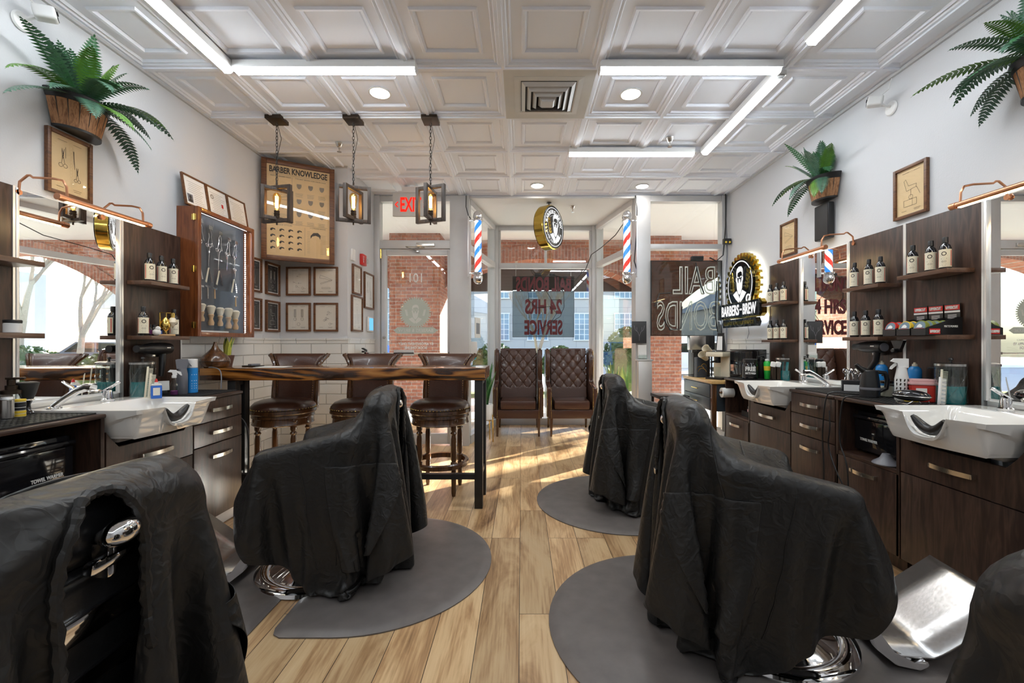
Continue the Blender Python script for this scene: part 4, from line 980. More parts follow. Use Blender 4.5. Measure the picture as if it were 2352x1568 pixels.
def drape(seed, warp=0.0, twist=0.0, levels=((.052, 230, 14), (.026, 80, 12), (.0175, 36, 9))):
    """a nylon cape let fall over the chair: position based cloth against simple solids, coarse sheet first, then a finer one"""
    rng = np.random.RandomState(seed); s0, s1 = -.90, .84; tm = 1.16
    boxes = [  # centre, half, pitch about y, radius
        ((-.335, 0, .76), (.030, .205, .19), R(-9), .03), ((-.05, .275, .70), (.21, .012, .012), R(13), .040), ((-.05, -.275, .70), (.21, .012, .012), R(13), .040),
        ((.0, 0, .45), (.235, .21, .055), 0, .03), ((.28, 0, .30), (.01, .19, .10), 0, .02), ((.52, 0, .16), (.16, .18, .03), R(-25), .02), ((0, 0, .03), (.20, .20, .02), 0, .05), ((-.425, 0, .885), (.006, .01, .004), 0, .022),
        ((-.05, .26, .57), (.15, .01, .06), 0, .02), ((-.05, -.26, .57), (.15, .01, .06), 0, .02)]
    prev = None
    for h, steps, iters in levels:
        ns = int((s1 - s0) / h) // 2 * 2 + 1; nt = 2 * int(tm / h)
        Sg = np.linspace(s0, s1, ns); Tg = (np.arange(nt) - (nt - 1) / 2) * (2 * tm / (nt - 1))
        SS, TT = np.meshgrid(Sg, Tg, indexing='ij')
        wf = np.interp(SS, [s0, -.45, .0, .45, .8, s1], [.36, .58, .92, .84, .60, .50])
        rest = np.stack([SS, TT * wf, np.zeros_like(SS)], -1)
        rest[..., 0] -= np.clip(SS, 0, 1) * .28 * (TT / tm) ** 2
        rest[..., 0] += np.clip(-SS, 0, 1) * .22 * (TT / tm) ** 2
        hole = ((rest[..., 0] + .205) / .092) ** 2 + (rest[..., 1] / .078) ** 2 < 1
        if prev is None:
            # wrapped over a box a little larger than the chair
            X = rest[..., 0] - .31; Y = rest[..., 1]
            def bend(q, e, lean): o = np.maximum(0, np.abs(q) - e); return np.sign(q) * np.minimum(np.abs(q), e) + np.sign(q) * o * lean, o
            yy, oy = bend(Y, .36, .25)
            rear = np.maximum(0, -.47 - X); xx = np.where(X < -.47, -.47 - rear * .25, X); fr = np.maximum(0, X - .36); xx = np.where(X > .36, .36 + fr * .3, xx)
            zz = 1.06 - oy * .93 - rear * .93 * (oy < .3) - fr * .93 * (oy < .3) - rear * .3 * (oy >= .3) - fr * .3 * (oy >= .3)
            P = np.stack([xx, yy, np.maximum(zz, .05)], -1) + rng.randn(ns, nt, 3) * .004
            ca, sa = math.cos(twist), math.sin(twist); x, y = P[..., 0].copy(), P[..., 1].copy(); P[..., 0] = ca * x - sa * y; P[..., 1] = sa * x + ca * y + warp * .02
        else:
            Pp, Sp, Tp = prev; tmp = np.empty((ns, Pp.shape[1], 3)); P = np.empty((ns, nt, 3))
            for k in range(3):
                for j in range(Pp.shape[1]): tmp[:, j, k] = np.interp(Sg, Sp, Pp[:, j, k])
                m0 = Pp.shape[1] // 2
                for i in range(ns):
                    row = np.interp(Tg, Tp, tmp[i, :, k])
                    if Sg[i] < -.205:   # keep the slit open
                        lm = Tg < 0; row[lm] = np.interp(Tg[lm], Tp[:m0], tmp[i, :m0, k]); row[~lm] = np.interp(Tg[~lm], Tp[m0:], tmp[i, m0:, k])
                    P[i, :, k] = row
            P += rng.randn(ns, nt, 3) * (.0015 if h > .02 else .0008)
        P = P.reshape(-1, 3); Rf = rest.reshape(-1, 3); idx = np.arange(ns * nt).reshape(ns, nt); hv = hole.reshape(-1)
        sv_ = SS.reshape(-1); tv = TT.reshape(-1)
        def cons(di, dj, k, pred):
            ii, jj = np.broadcast_arrays(np.arange(ns)[:, None], np.arange(nt)[None, :])
            m = (ii + di < ns) & (jj + dj < nt) & (jj + dj >= 0) & pred(ii, jj)
            a = idx[ii[m], jj[m]]; b = idx[ii[m] + di, jj[m] + dj]
            ok = ~(hv[a] | hv[b]) & ~((tv[a] * tv[b] < 0) & (sv_[a] < -.205))
            a, b = a[ok], b[ok]; L = np.linalg.norm(Rf[a] - Rf[b], axis=1)
            q = ((Rf[a, 0] + .205) / .135) ** 2 + (Rf[a, 1] / .11) ** 2; L = np.where(q < 1, L * .82, L * (1.05 if h < .02 else 1.0))
            return (a, b, L, k)
        G = []; B = []
        for p in (0, 1):
            G.append(cons(1, 0, 1.0, lambda i, j, p=p: i % 2 == p)); G.append(cons(0, 1, 1.0, lambda i, j, p=p: j % 2 == p))
        for p in (0, 1):
            G.append(cons(1, 1, .6, lambda i, j, p=p: i % 2 == p)); G.append(cons(1, -1, .6, lambda i, j, p=p: i % 2 == p))
            B.append(cons(2, 0, .12 if h > .02 else .05, lambda i, j, p=p: (i // 2) % 2 == p)); B.append(cons(0, 2, .12 if h > .02 else .05, lambda i, j, p=p: (j // 2) % 2 == p))
        pin = np.nonzero((np.abs(tv) < .17) & (np.abs(sv_ + .03) < .035))[0]; pxy = P[pin, :2].copy()
        V = np.zeros_like(P); dt = .016; th = .008; g = 2.6 if prev is None else 2.0
        def collide(P, X0):
            for c, hf, pt, r in boxes:
                q = P - np.array(c); cp, sp = math.cos(pt), math.sin(pt)
                L = np.stack([cp * q[:, 0] - sp * q[:, 2], q[:, 1], sp * q[:, 0] + cp * q[:, 2]], 1)
                hfv = np.array(hf); cl = np.clip(L, -hfv, hfv); d = L - cl; dist = np.linalg.norm(d, axis=1)
                m = dist < r + th
                if not m.any(): continue
                ins = m & (dist < 1e-7); out = m & ~ins
                if out.any(): L[out] = cl[out] + d[out] / dist[out, None] * (r + th)
                if ins.any():
                    pen = hfv - np.abs(L[ins]); ax = pen.argmin(1); rows = np.nonzero(ins)[0]
                    L[rows, ax] = np.sign(L[rows, ax]) * (hfv[ax] + r + th)
                w = np.stack([cp * L[:, 0] + sp * L[:, 2], L[:, 1], -sp * L[:, 0] + cp * L[:, 2]], 1) + np.array(c)
                P[m] = w[m]; P[m] += (X0[m] - P[m]) * np.array([.35, .35, 0])
            lo = P[:, 2] < .03; P[lo, 2] = .03; P[lo, :2] += (X0[lo, :2] - P[lo, :2]) * .6
        for st in range(steps):
            X0 = P.copy(); V[:, 2] -= g * dt; V *= .985 if st < steps * .7 else .93
            P = P + V * dt
            for it in range(iters):
                for a, b, L, k in G:
                    d = P[b] - P[a]; l = np.linalg.norm(d, axis=1); f = ((l - L) / np.maximum(l, 1e-9) * .5 * k)[:, None] * d
                    P[a] += f; P[b] -= f
                if it % 4 == 0:
                    for a, b, L, k in B:
                        d = P[b] - P[a]; l = np.linalg.norm(d, axis=1); f = (np.minimum(0, l - L) / np.maximum(l, 1e-9) * .5 * k)[:, None] * d
                        P[a] += f; P[b] -= f
                if it % 3 == 2 or it == iters - 1: collide(P, X0)
                P[pin, :2] += (pxy - P[pin, :2]) * .5
            V = (P - X0) / dt; sp_ = np.linalg.norm(V, axis=1); V *= (np.minimum(sp_, 1.6) / np.maximum(sp_, 1e-9))[:, None]
        prev = (P.reshape(ns, nt, 3), Sg, Tg)
    mid = nt // 2; faces = []
    for i in range(ns - 1):
        for j in range(nt - 1):
            if hole[i, j] or hole[i + 1, j] or hole[i, j + 1] or hole[i + 1, j + 1]: continue
            if j == mid - 1 and SS[i, j] < -.205: continue
            faces.append((idx[i, j], idx[i + 1, j], idx[i + 1, j + 1], idx[i, j + 1]))
    me = bpy.data.meshes.new('cape'); me.from_pydata(P.tolist(), [], [tuple(int(v) for v in f) for f in faces])
    bm = bmesh.new(); bm.from_mesh(me)
    bmesh.ops.delete(bm, geom=[v for v in bm.verts if not v.link_faces], context='VERTS')
    bm.to_mesh(me); bm.free()
    me.materials.append(M['cloth'])
    for p in me.polygons: p.use_smooth = True
    return me, P.reshape(ns, nt, 3), rest
import time as _t
_t0 = _t.time()
capeA, PA, RA = drape(3, 0, .03); capeB, PB, RB = drape(8, 1, -.05)
print('drape seconds', _t.time() - _t0)
def nearest(PP, RR, s, t):
    d = (RR[..., 0] - s) ** 2 + (RR[..., 1] - t) ** 2; i = np.unravel_index(d.argmin(), d.shape); return PP[i]
def cape(me, PP, RR, loc, rz, lb, string=None, buckle=True):
    t = thing('barber_cape', lb, 'cape', loc, rz, 'black capes over the barber chairs')
    o = bpy.data.objects.new('drape', me); COL.objects.link(o); o.parent = t
    md = o.modifiers.new('sub', 'SUBSURF'); md.levels = 1; md.render_levels = 1
    # ruffled elastic round the neck opening
    ring = [nearest(PP, RR, -.205 + .108 * math.cos(a), .094 * math.sin(a)) for a in np.linspace(-PI + .6, PI - .6, 60)]
    mb = MB(); pts = []; rr = []
    for i, p in enumerate(ring):
        pts.append(Vector(p) + Vector((-.006, 0, .002))); rr.append(.0075 + (.0035 if i % 2 else 0))
    # smooth then extend both ends down as straps
    for _ in range(3): pts = [pts[0]] + [(pts[i - 1] + pts[i] * 2 + pts[i + 1]) / 4 for i in range(1, len(pts) - 1)] + [pts[-1]]
    mb.tube(pts, rr, 8).build('neck_elastic', 'cloth', t)
    for s_a, s_b in ((.34, .34), (-.02, .30)):
        ln = [Vector(nearest(PP, RR, s_a + (s_b - s_a) * abs(q_), q_ * .95)) + Vector((0, 0, .002)) for q_ in np.linspace(-.85, .85, 70)]
        for _ in range(2): ln = [ln[0]] + [(ln[i - 1] + ln[i] * 2 + ln[i + 1]) / 4 for i in range(1, len(ln) - 1)] + [ln[-1]]
        MB().tube(ln, .0032, 6).build('seam', 'cloth', t)
    # loose sleeves: a second layer of cloth hanging over each side
    ns_, nt_ = RR.shape[:2]
    for q in (-1, 1):
        sel = {}; mb_ = MB()
        i0 = [i for i in range(ns_) if -.22 < RR[i, nt_ // 2, 0] < .26]; j0 = [j for j in range(nt_) if .40 < q * RR[ns_ // 2, j, 1] < .86]
        if q < 0: j0 = j0[::-1]
        for a_, i in enumerate(i0):
            for b_, j in enumerate(j0):
                p = PP[i, j]; f = b_ / (len(j0) - 1); e = a_ / (len(i0) - 1)
                du = PP[min(i + 1, ns_ - 1), j] - PP[i - 1, j]; dv = PP[i, min(j + 1, nt_ - 1)] - PP[i, j - 1]; nrm = np.cross(du, dv); nrm /= max(np.linalg.norm(nrm), 1e-9)
                if nrm[1] * q < 0: nrm = -nrm
                off = .006 + .020 * f * (.6 + .4 * math.sin(e * 9 + q)) + .006 * math.sin(e * 17 + f * 5)
                sel[a_, b_] = mb_.bm.verts.new((p[0] + nrm[0] * off, p[1] + nrm[1] * off + q * .010 * f, p[2] + abs(nrm[2]) * off * .5 + .004))
        for a_ in range(len(i0) - 1):
            for b_ in range(len(j0) - 1):
                if b_ > len(j0) - 3 and False: continue
                mb_.bm.faces.new((sel[a_, b_], sel[a_ + 1, b_], sel[a_ + 1, b_ + 1], sel[a_, b_ + 1]))
        so = mb_.build('sleeve', 'cloth', t); md = so.modifiers.new('s', 'SOLIDIFY'); md.thickness = .003; md = so.modifiers.new('sub', 'SUBSURF'); md.levels = 1; md.render_levels = 1
    if buckle:
        p = pts[-1]; MB().box(.010, .034, .024, p.x - .008, p.y, p.z - .012, .003).build('buckle', 'steel', t)
    return t
CH = [((-1.105, 2.39, 0), PI + R(3), 'left, beside the bar table', capeA, PA, RA), ((-1.14, .775, 0), PI, 'left in the near corner, seen from behind', capeB, PB, RB),
      ((1.055, 1.86, 0), R(-7), 'right in the middle foreground', capeB, PB, RB), ((1.055, 3.37, 0), 0, 'right farthest from the camera', capeA, PA, RA), ((1.01, .355, 0), 0, 'right in the near corner', capeA, PA, RA)]
for loc, rz, wh, me, PP, RR in CH:
    l0 = barber_chair('chrome barber chair under a black cape, ' + wh, (loc[0], loc[1], .0), rz)
    c = cape(me, PP, RR, loc, rz, 'black nylon cape draped over the barber chair on the ' + wh.replace(' in the near corner, seen from behind', ', nearest the camera'))
chair_mat(-1.105, 2.43, False, 'black half-round floor mat on the left beside the bar table')
chair_mat(-1.105, .84, False, 'black half-round floor mat on the left nearest the camera')
chair_mat(1.055, 1.89, True, 'black half-round floor mat on the right in the foreground')
chair_mat(1.055, 3.39, True, 'black half-round floor mat on the right farthest from the camera')
chair_mat(1.055, .33, True, 'black half-round floor mat at the bottom right corner')
# ================================================================== WALL DECOR
def wall_at(side, p, z, d=0.0):
    """side L: p is Y; side R: p is Y; side B (front-left wall): p is X; side T (return wall): p is Y"""
    if side == 'L': return (-W + d, p, z), LROT
    if side == 'R': return (W - d, p, z), RROT
    if side == 'B': return (p, YC - d, z), 0
    return (-XR + d, p, z), LROT
def rnd_lines(rnd, w, h, kind):
    """loose patent-drawing strokes inside a w x h sheet"""
    L = []; c = lambda x, z, r, n=10: arc(x, z, r, 0, 2 * PI, n)
    if kind == 'razor': L += [[(-.3 * w, .12 * h), (-.05 * w, .10 * h), (.28 * w, .02 * h), (.30 * w, .05 * h), (.0, .16 * h), (-.28 * w, .25 * h), (-.3 * w, .12 * h)], [(.28 * w, .02 * h), (-.25 * w, -.12 * h), (-.27 * w, -.08 * h), (.28 * w, .05 * h)], [(-.2 * w, -.25 * h), (.2 * w, -.25 * h), (.2 * w, -.30 * h), (-.2 * w, -.30 * h), (-.2 * w, -.25 * h)]]
    elif kind == 'scissors':
        for sx, sz, k in ((-.18, .1, 1), (.2, -.12, .8)):
            x, z = sx * w, sz * h; q = k * h
            L += [c(x - .03 * q, z - .12 * q, .035 * q), c(x + .05 * q, z - .12 * q, .035 * q), [(x - .02 * q, z - .09 * q), (x + .03 * q, z + .18 * q), (x + .01 * q, z)], [(x + .04 * q, z - .09 * q), (x - .01 * q, z + .18 * q), (x, z)]]
        L += [[(-.1 * w, .32 * h), (-.1 * w, .12 * h)], [(.12 * w, .3 * h), (.14 * w, -.02 * h), (.1 * w, .3 * h)]]
    elif kind == 'brush':
        for sx in (-.22, .12): L += [[(sx * w, .02 * h), (sx * w, .3 * h), (sx * w + .10 * w, .3 * h), (sx * w + .10 * w, .02 * h), (sx * w, .02 * h)], c(sx * w + .05 * w, -.08 * h, .06 * h), [(sx * w + .02 * w, 0), (sx * w + .03 * w, .3 * h)], [(sx * w + .05 * w, 0), (sx * w + .05 * w, .3 * h)], [(sx * w + .08 * w, 0), (sx * w + .07 * w, .3 * h)]]
        L += [c(0, -.28 * h, .06 * h)]
    elif kind == 'chair': L += [[(-.25 * w, .25 * h), (-.15 * w, .02 * h), (.18 * w, .05 * h), (.2 * w, .12 * h), (-.08 * w, .12 * h), (-.18 * w, .28 * h), (-.25 * w, .25 * h)], [(0, .03 * h), (0, -.12 * h)], c(0, -.13 * h, .05 * h), [(-.25 * w, -.32 * h), (.2 * w, -.32 * h), (.2 * w, -.18 * h), (-.25 * w, -.18 * h), (-.25 * w, -.32 * h)], [(.05 * w, -.32 * h), (.05 * w, -.18 * h)], [(.2 * w, .05 * h), (.32 * w, -.12 * h)]]
    elif kind == 'clipper': L += [[(-.12 * w, .3 * h), (.12 * w, .3 * h), (.1 * w, .22 * h), (.06 * w, .1 * h), (.14 * w, -.3 * h), (.09 * w, -.3 * h), (0, .05 * h), (-.09 * w, -.3 * h), (-.14 * w, -.3 * h), (-.06 * w, .1 * h), (-.1 * w, .22 * h), (-.12 * w, .3 * h)], c(0, .12 * h, .03 * h), c(0, .2 * h, .02 * h)]
    else: 
        for k in range(6):
            x, z = rnd.uniform(-.25, .2) * w, rnd.uniform(-.3, .3) * h; L += [c(x, z, rnd.uniform(.02, .05) * h), [(x, z), (x + .15 * w, z + rnd.uniform(-.06, .06) * h)]]
    L += [[(-.30 * w, .42 * h), (-.06 * w, .42 * h)], [(.1 * w, .42 * h), (.32 * w, .42 * h)], [(.1 * w, -.40 * h), (.33 * w, -.40 * h)], [(.12 * w, -.43 * h), (.3 * w, -.43 * h)], [(-.33 * w, -.41 * h), (-.15 * w, -.41 * h)]]
    return L
FN = [0]
def picture(side, p, z, w, h, lb, kind='razor', paper='paper', ink='ink', frame='framewood', group='framed patent prints', fw=.018, mat=None, tilt=0):
    loc, rz = wall_at(side, p, z); rnd = random.Random(FN[0]); FN[0] += 1
    t = thing('framed_print', lb, 'framed picture', loc, rz, group)
    if tilt: t.rotation_euler = (tilt, 0, rz)
    mb = MB(); a, b = w / 2, h / 2
    for q in (-1, 1): mb.b2(q * a, q * (a - fw), -.022, -.001, -b, b, .002); 
    for q in (-1, 1): mb.b2(-a + fw, a - fw, -.022, -.001, q * b, q * (b - fw), .002)
    mb.build('frame', frame, t)
    if mat:
        MB().b2(-a + fw, a - fw, -.008, -.003, -b + fw, b - fw).build('mount', mat, t)
        pw, ph = w - 2 * fw - .022, h - 2 * fw - .022; MB().b2(-pw / 2, pw / 2, -.0095, -.006, -ph / 2, ph / 2).build('print', paper, t)
    else:
        pw, ph = w - 2 * fw, h - 2 * fw; MB().b2(-pw / 2, pw / 2, -.009, -.003, -ph / 2, ph / 2).build('print', paper, t)
    MB().strokes(rnd_lines(rnd, pw, ph, kind), .0016 if h < .4 else .002, -.0102).build('drawing', ink, t, smooth=False, fixn=False)
    MB().poly([(-a + fw, -.014, -b + fw), (a - fw, -.014, -b + fw), (a - fw, -.014, b - fw), (-a + fw, -.014, b - fw)]).build('glazing', 'picglass', t, fixn=False)
    return t
picture('L', 2.35, 2.186, .235, .335, 'framed tan razor and scissors patent print above the left mirror light', 'scissors')
picture('R', 2.73, 2.19, .235, .325, 'framed tan barber chair patent print above the right wall panels', 'chair')
picture('R', 3.98, 2.19, .235, .31, 'small framed tan patent print between the backlit sign and black wall speaker', 'razor')
picture('L', 4.27, 1.86, .235, .315, 'upper framed white-on-black print in the left wall corner under the poster', 'brush', 'slate', 'inkwh', mat='paperwh')
picture('L', 4.27, 1.495, .235, .305, 'lower framed white-on-black print in the left wall corner', 'chair', 'slate', 'inkwh', mat='paperwh')
picture('L', 3.965, 1.86, .235, .315, 'upper framed dark print partly hidden behind the glass display case', 'clipper', 'slate', 'inkwh', mat='paperwh')
picture('L', 3.965, 1.495, .235, .305, 'lower framed dark print partly hidden behind the glass display case', 'clipper', 'slate', 'inkwh', mat='paperwh')
picture('B', -2.263, 1.859, .248, .29, 'framed ivory print below the poster, upper left of four', 'scissors2', 'paperlt', 'inkgr')
picture('B', -1.985, 1.859, .245, .29, 'framed ivory straight razor print below the poster, upper right of four', 'razor', 'paperlt', 'ink')
picture('B', -2.263, 1.495, .248, .29, 'framed ivory brushes print, lower left of the four below the poster', 'brush', 'paperlt', 'ink')
picture('B', -1.985, 1.495, .245, .29, 'framed ivory tools print, lower right of the four below the poster', 'tools', 'paperlt', 'ink')
picture('T', 4.635, 1.905, .24, .31, 'upper small framed print on the short wall next to the door', 'clipper', 'paperlt', 'inkgr')
picture('T', 5.0, 1.83, .30, .41, 'tall framed print nearest the door hinge on the short wall', 'scissors', 'paperwh', 'inkgr')
picture('T', 4.64, 1.545, .30, .38, 'lower framed print on the short wall next to the door', 'clipper', 'paperlt', 'inkgr')
# licences standing on the display case
for k, lb in enumerate(('framed barber licence with a portrait photo, standing on the display case', 'middle framed certificate standing on the display case', 'framed certificate standing at the far end of the display case')):
    t = thing('framed_certificate', lb, 'framed certificate', (-W + .075, 3.19 + .235 * k, 2.218), LROT, 'framed certificates on the display case'); t.rotation_euler = (R(-9), 0, LROT)
    a, h = .117, .232; fw = .012; mb = MB()
    for q in (-1, 1): mb.b2(q * a, q * (a - fw), -.012, .004, 0, h, .002)
    for z in (0, h - fw): mb.b2(-a + fw, a - fw, -.012, .004, z, z + fw, .002)
    mb.build('frame', 'framewood', t)
    MB().b2(-a + fw, a - fw, -.004, .002, fw, h - fw).build('document', 'paperwh', t)
    rnd = random.Random(k); L = []
    for r in range(11):
        x0 = -.02 if (k == 0 and r < 5) else -.08 + rnd.uniform(0, .03); L.append([(x0, .035 + r * .015), (.04 + rnd.uniform(0, .045), .035 + r * .015)])
    MB().strokes(L, .0022, -.005).build('lines', 'inkgr', t, smooth=False, fixn=False)
    if k == 0:
        MB().b2(-.085, -.035, -.0056, -.004, .03, .09).build('photo', 'grey', t); MB().prism(ell(-.06, .068, .011, .014, 14), .0006, (0, -.0064, 0)).prism(ell(-.06, .042, .018, .012, 14), .0006, (0, -.0062, 0)).build('portrait', 'ink', t)
    elif k == 1: MB().strokes([arc(-.06, .15, .016, 0, 2 * PI, 20), arc(-.06, .15, .012, 0, 2 * PI, 20)], .003, -.006).build('seal', 'inkgr', t, smooth=False, fixn=False); MB().b2(.04, .06, -.0055, -.004, .09, .12).build('stamp', 'red', t)

# ---- big poster bridging the corner
pang = math.atan2(.30, .54)
ps = thing('framed_poster', 'large wood-framed BARBER KNOWLEDGE poster hung across the corner', 'framed poster', (-2.17 + .012, 4.225 - .02, 2.49), pang)
mb = MB(); a, b, fw = .315, .475, .045
for q in (-1, 1): mb.b2(q * a, q * (a - fw), -.03, 0, -b, b, .003); 
for q in (-1, 1): mb.b2(-a + fw, a - fw, -.03, 0, q * b, q * (b - fw), .003)
mb.build('frame', 'framewood', ps)
pr = MB().b2(-a + fw, a - fw, -.012, -.004, -b + fw, b - fw).build('print', 'paper', ps)
text('BARBER KNOWLEDGE', 'ink', pr, (0, -.0135, .385), .062, .50, bold=.002, vscale=1.25)
text('ESSENTIAL BARBER TOOLS', 'inkgr', pr, (-.155, -.0135, .325), .016, .17)
text('THE BEST BEARD FOR YOUR FACE', 'inkgr', pr, (.10, -.0135, .325), .016, .27)
text('HAIR STYLES', 'inkgr', pr, (-.12, -.0135, -.135), .018, .12); text('14 STROKE SHAVE', 'inkgr', pr, (.165, -.0135, -.135), .016, .14)
lines = MB(); rnd = random.Random(4)
L = [[(-.25, .345), (.25, .345)], [(-.06, .33), (-.06, -.12)], [(-.25, -.12), (.25, -.12)], [(.05, -.14), (.05, -.41)]]
for cx in (.0, .10, .20):
    for cz in (.22, .075, -.05):
        for r in range(5): L.append([(cx - .035 + rnd.uniform(0, .008), cz - .035 - r * .0085), (cx + .035 - rnd.uniform(0, .012), cz - .035 - r * .0085)])
for r in range(8): L.append([(-.23, -.03 - r * .009), (-.09 - rnd.uniform(0, .03), -.03 - r * .009)])
for r in range(14): L.append([(.07, -.17 - r * .016), (.095, -.17 - r * .016)]); L.append([(.19, -.20 - r * .014), (.235, -.20 - r * .014)])
lines.strokes(L, .0022, -.0128)
def S_(cx, cz, k, kind):
    return [[(cx + k * x, cz + k * z) for x, z in l] for l in rnd_lines(rnd, 1, 1, kind)[:5]]
lines.strokes(S_(-.17, .24, .14, 'scissors') + S_(-.12, .14, .12, 'razor') + S_(-.2, .08, .12, 'clipper') + S_(-.12, .03, .1, 'brush'), .002, -.0128)
lines.build('fine_print', 'inkgr', pr, smooth=False, fixn=False)
bd = MB()
for cx in (.0, .10, .20):
    for cz in (.255, .11, -.015): bd.poly([(cx + x, -.0129, cz + z) for x, z in ((-.02, .02), (.02, .02), (.021, 0), (.013, -.02), (0, -.028), (-.013, -.02), (-.021, 0))])
bd.build('beard_drawings', 'inkgr', pr, smooth=False, fixn=False)
hd = MB()
for i in range(4):
    for j in range(4):
        cx, cz = -.22 + .075 * i, -.185 - .058 * j; hd.poly([(cx + x, -.0129, cz + z) for x, z in ((-.022, -.008), (-.02, .008), (-.004, .016), (.016, .010), (.022, -.002), (.012, 0), (.0, .004), (-.010, -.012))])
hd.poly([(.145 + x, -.0129, -.21 + z) for x, z in ((-.045, -.03), (-.045, 0), (-.02, .03), (.02, .035), (.045, .01), (.04, -.03), (.03, -.005), (0, .005), (-.03, -.005))])
hd.build('hair_drawings', 'ink', pr, smooth=False, fixn=False)
MB().poly([(-a + fw, -.018, -b + fw), (a - fw, -.018, -b + fw), (a - fw, -.018, b - fw), (-a + fw, -.018, b - fw)]).build('glazing', 'picglass', ps, fixn=False)

# ---- glazed display case with old barber tools
cs = thing('display_case', 'mahogany wall display case with lit glass door full of antique barber tools', 'display case', (-W, 3.415, 1.28), LROT)
cw, ch, cdp = .325, .93, .155
MB().b2(-cw, cw, -.012, -.001, 0, ch).b2(-cw, -cw + .018, -cdp + .03, -.012, 0, ch).b2(cw - .018, cw, -cdp + .03, -.012, 0, ch).b2(-cw + .018, cw - .018, -cdp + .03, -.012, ch - .018, ch).b2(-cw + .018, cw - .018, -cdp + .03, -.012, 0, .018).build('box', 'mahog', cs)
MB().b2(-cw + .018, cw - .018, -.072, -.012, .018, ch - .018).build('lining', 'navy', cs)
dr = MB()
for q in (-1, 1): dr.b2(q * cw, q * (cw - .032), -cdp, -cdp + .028, 0, ch, .003)
for z in (0, ch - .032): dr.b2(-cw + .032, cw - .032, -cdp, -cdp + .028, z, z + .032, .003)
dr = dr.build('door', 'mahog', cs)
MB().b2(-cw + .03, cw - .03, -cdp + .012, -cdp + .015, .03, ch - .03).build('door_glass', 'picglass', dr)
for z in (.06, .46, .83): MB().b2(-cw - .004, -cw + .001, -cdp - .0 + .012, -cdp + .045, z, z + .042, .001).lathe([(0, 0), (.004, 0), (.004, .046), (0, .046)], 8, (-cw - .003, -cdp + .029, z - .002)).build('hinge', 'brass', dr)
led = MB()
for i in range(34): led.b2(-cw + .045 + i * .0165, -cw + .053 + i * .0165, -cdp + .030, -cdp + .034, ch - .030, ch - .024)
for i in range(50): led.b2(cw - .078, cw - .070, -cdp + .030, -cdp + .034, .04 + i * .0168, .048 + i * .0168)
led.build('led_strip', 'coolled', cs)
MB().b2(-.26, .05, -.12, -.073, .018, .045).build('card_stand', 'paperwh', cs)
def tool(nm, lb, cat, grp, x, z, builder, k=1.0, lean=0.0):
    t = thing(nm, lb, cat, (0, 0, 0), 0, grp); builder(t, k)
    t.location = (-W + .076, 3.415 + x + .03, 1.28 + z); t.rotation_euler = (0, lean, LROT); return t
def b_clipper(t, k):
    MB().b2(-.02 * k, .02 * k, -.02, -.004, .0, .022 * k).b2(-.016 * k, .016 * k, -.018, -.006, .022 * k, .028 * k).build('head', 'chrome', t)
    for q in (-1, 1): MB().tube([(0, -.012, 0), (q * .014 * k, -.012, -.03 * k), (q * .010 * k, -.012, -.055 * k), (q * .026 * k, -.012, -.12 * k)], .0036, 6).build('handle', 'chrome', t)
def b_scissors(t, k):
    for q in (-1, 1):
        MB().tube([(q * .010 * k, -.006, .0), (0, -.006 - q * .002, -.04 * k), (-q * .002, -.006, -.13 * k)], [.0032, .0038, .001], 6).build('blade', 'chrome', t)
        MB().tube([(q * .012 * k + .010 * k * math.cos(2 * PI * i / 12), -.006, .012 * k + .012 * k * math.sin(2 * PI * i / 12)) for i in range(12)], .0022, 6, closed=True).build('finger_ring', 'chrome', t)
def b_razor(t, k):
    MB().prism([(0, 0), (.008, -.003), (.038 * k, -.105 * k), (.026 * k, -.11 * k)], .003, (0, -.010, 0)).build('blade', 'chrome', t)
    MB().prism([(0, 0), (-.008, -.003), (-.036 * k, -.105 * k), (-.026 * k, -.112 * k)], .006, (0, -.012, 0)).build('scales', 'cream', t)
def b_srazor(t, k):
    MB().b2(-.024 * k, .024 * k, -.02, -.008, 0, .010).b2(-.02 * k, .02 * k, -.024, -.006, -.004, 0).build('head', 'chrome', t)
    MB().tube([(.004, -.014, 0), (.006, -.014, -.08 * k)], [.005, .006], 8).build('handle', 'steel' if k > 1 else 'lightwood', t)
def b_brush(t, k):
    MB().lathe([(.014 * k, 0), (.020 * k, .02), (.027 * k, .048 * k), (.016 * k, .058 * k), (0, .060 * k)], 18, (0, -.028, .0)).build('bristles', 'cream', t)
    MB().lathe([(0, -.075 * k), (.016 * k, -.073 * k), (.019 * k, -.055 * k), (.010 * k, -.03 * k), (.018 * k, -.006), (.014 * k, 0), (0, 0)], 18, (0, -.028, 0)).build('handle', 'lightwood', t)
for i, (x, z, k) in enumerate(((-.245, .84, 1.05), (-.145, .815, 1.05), (-.035, .80, 1.0), (.065, .775, .95), (.15, .77, .9))):
    tool('hair_clipper', 'antique steel hand clipper, number %s along the top row from the hinges of the case' % ('one', 'two', 'three', 'four', 'five')[i], 'hair clipper', 'antique clippers in the display case', x, z, b_clipper, k, R(-4 + 3 * i))
for i, (x, z, k) in enumerate(((-.245, .69, 1.2), (-.15, .68, 1.2), (-.045, .665, 1.15), (.055, .66, .95), (.145, .655, .75), (.150, .55, .75))):
    tool('scissors', ('old scissors nearest the hinges in the display case', 'second old scissors from the hinges in the display case', 'old scissors hanging mid-case below the middle clipper', 'smaller old scissors fourth from the hinges', 'short old scissors, upper one near the LED strip', 'short old scissors, lower one near the LED strip')[i], 'scissors', 'antique scissors in the display case', x, z, b_scissors, k)
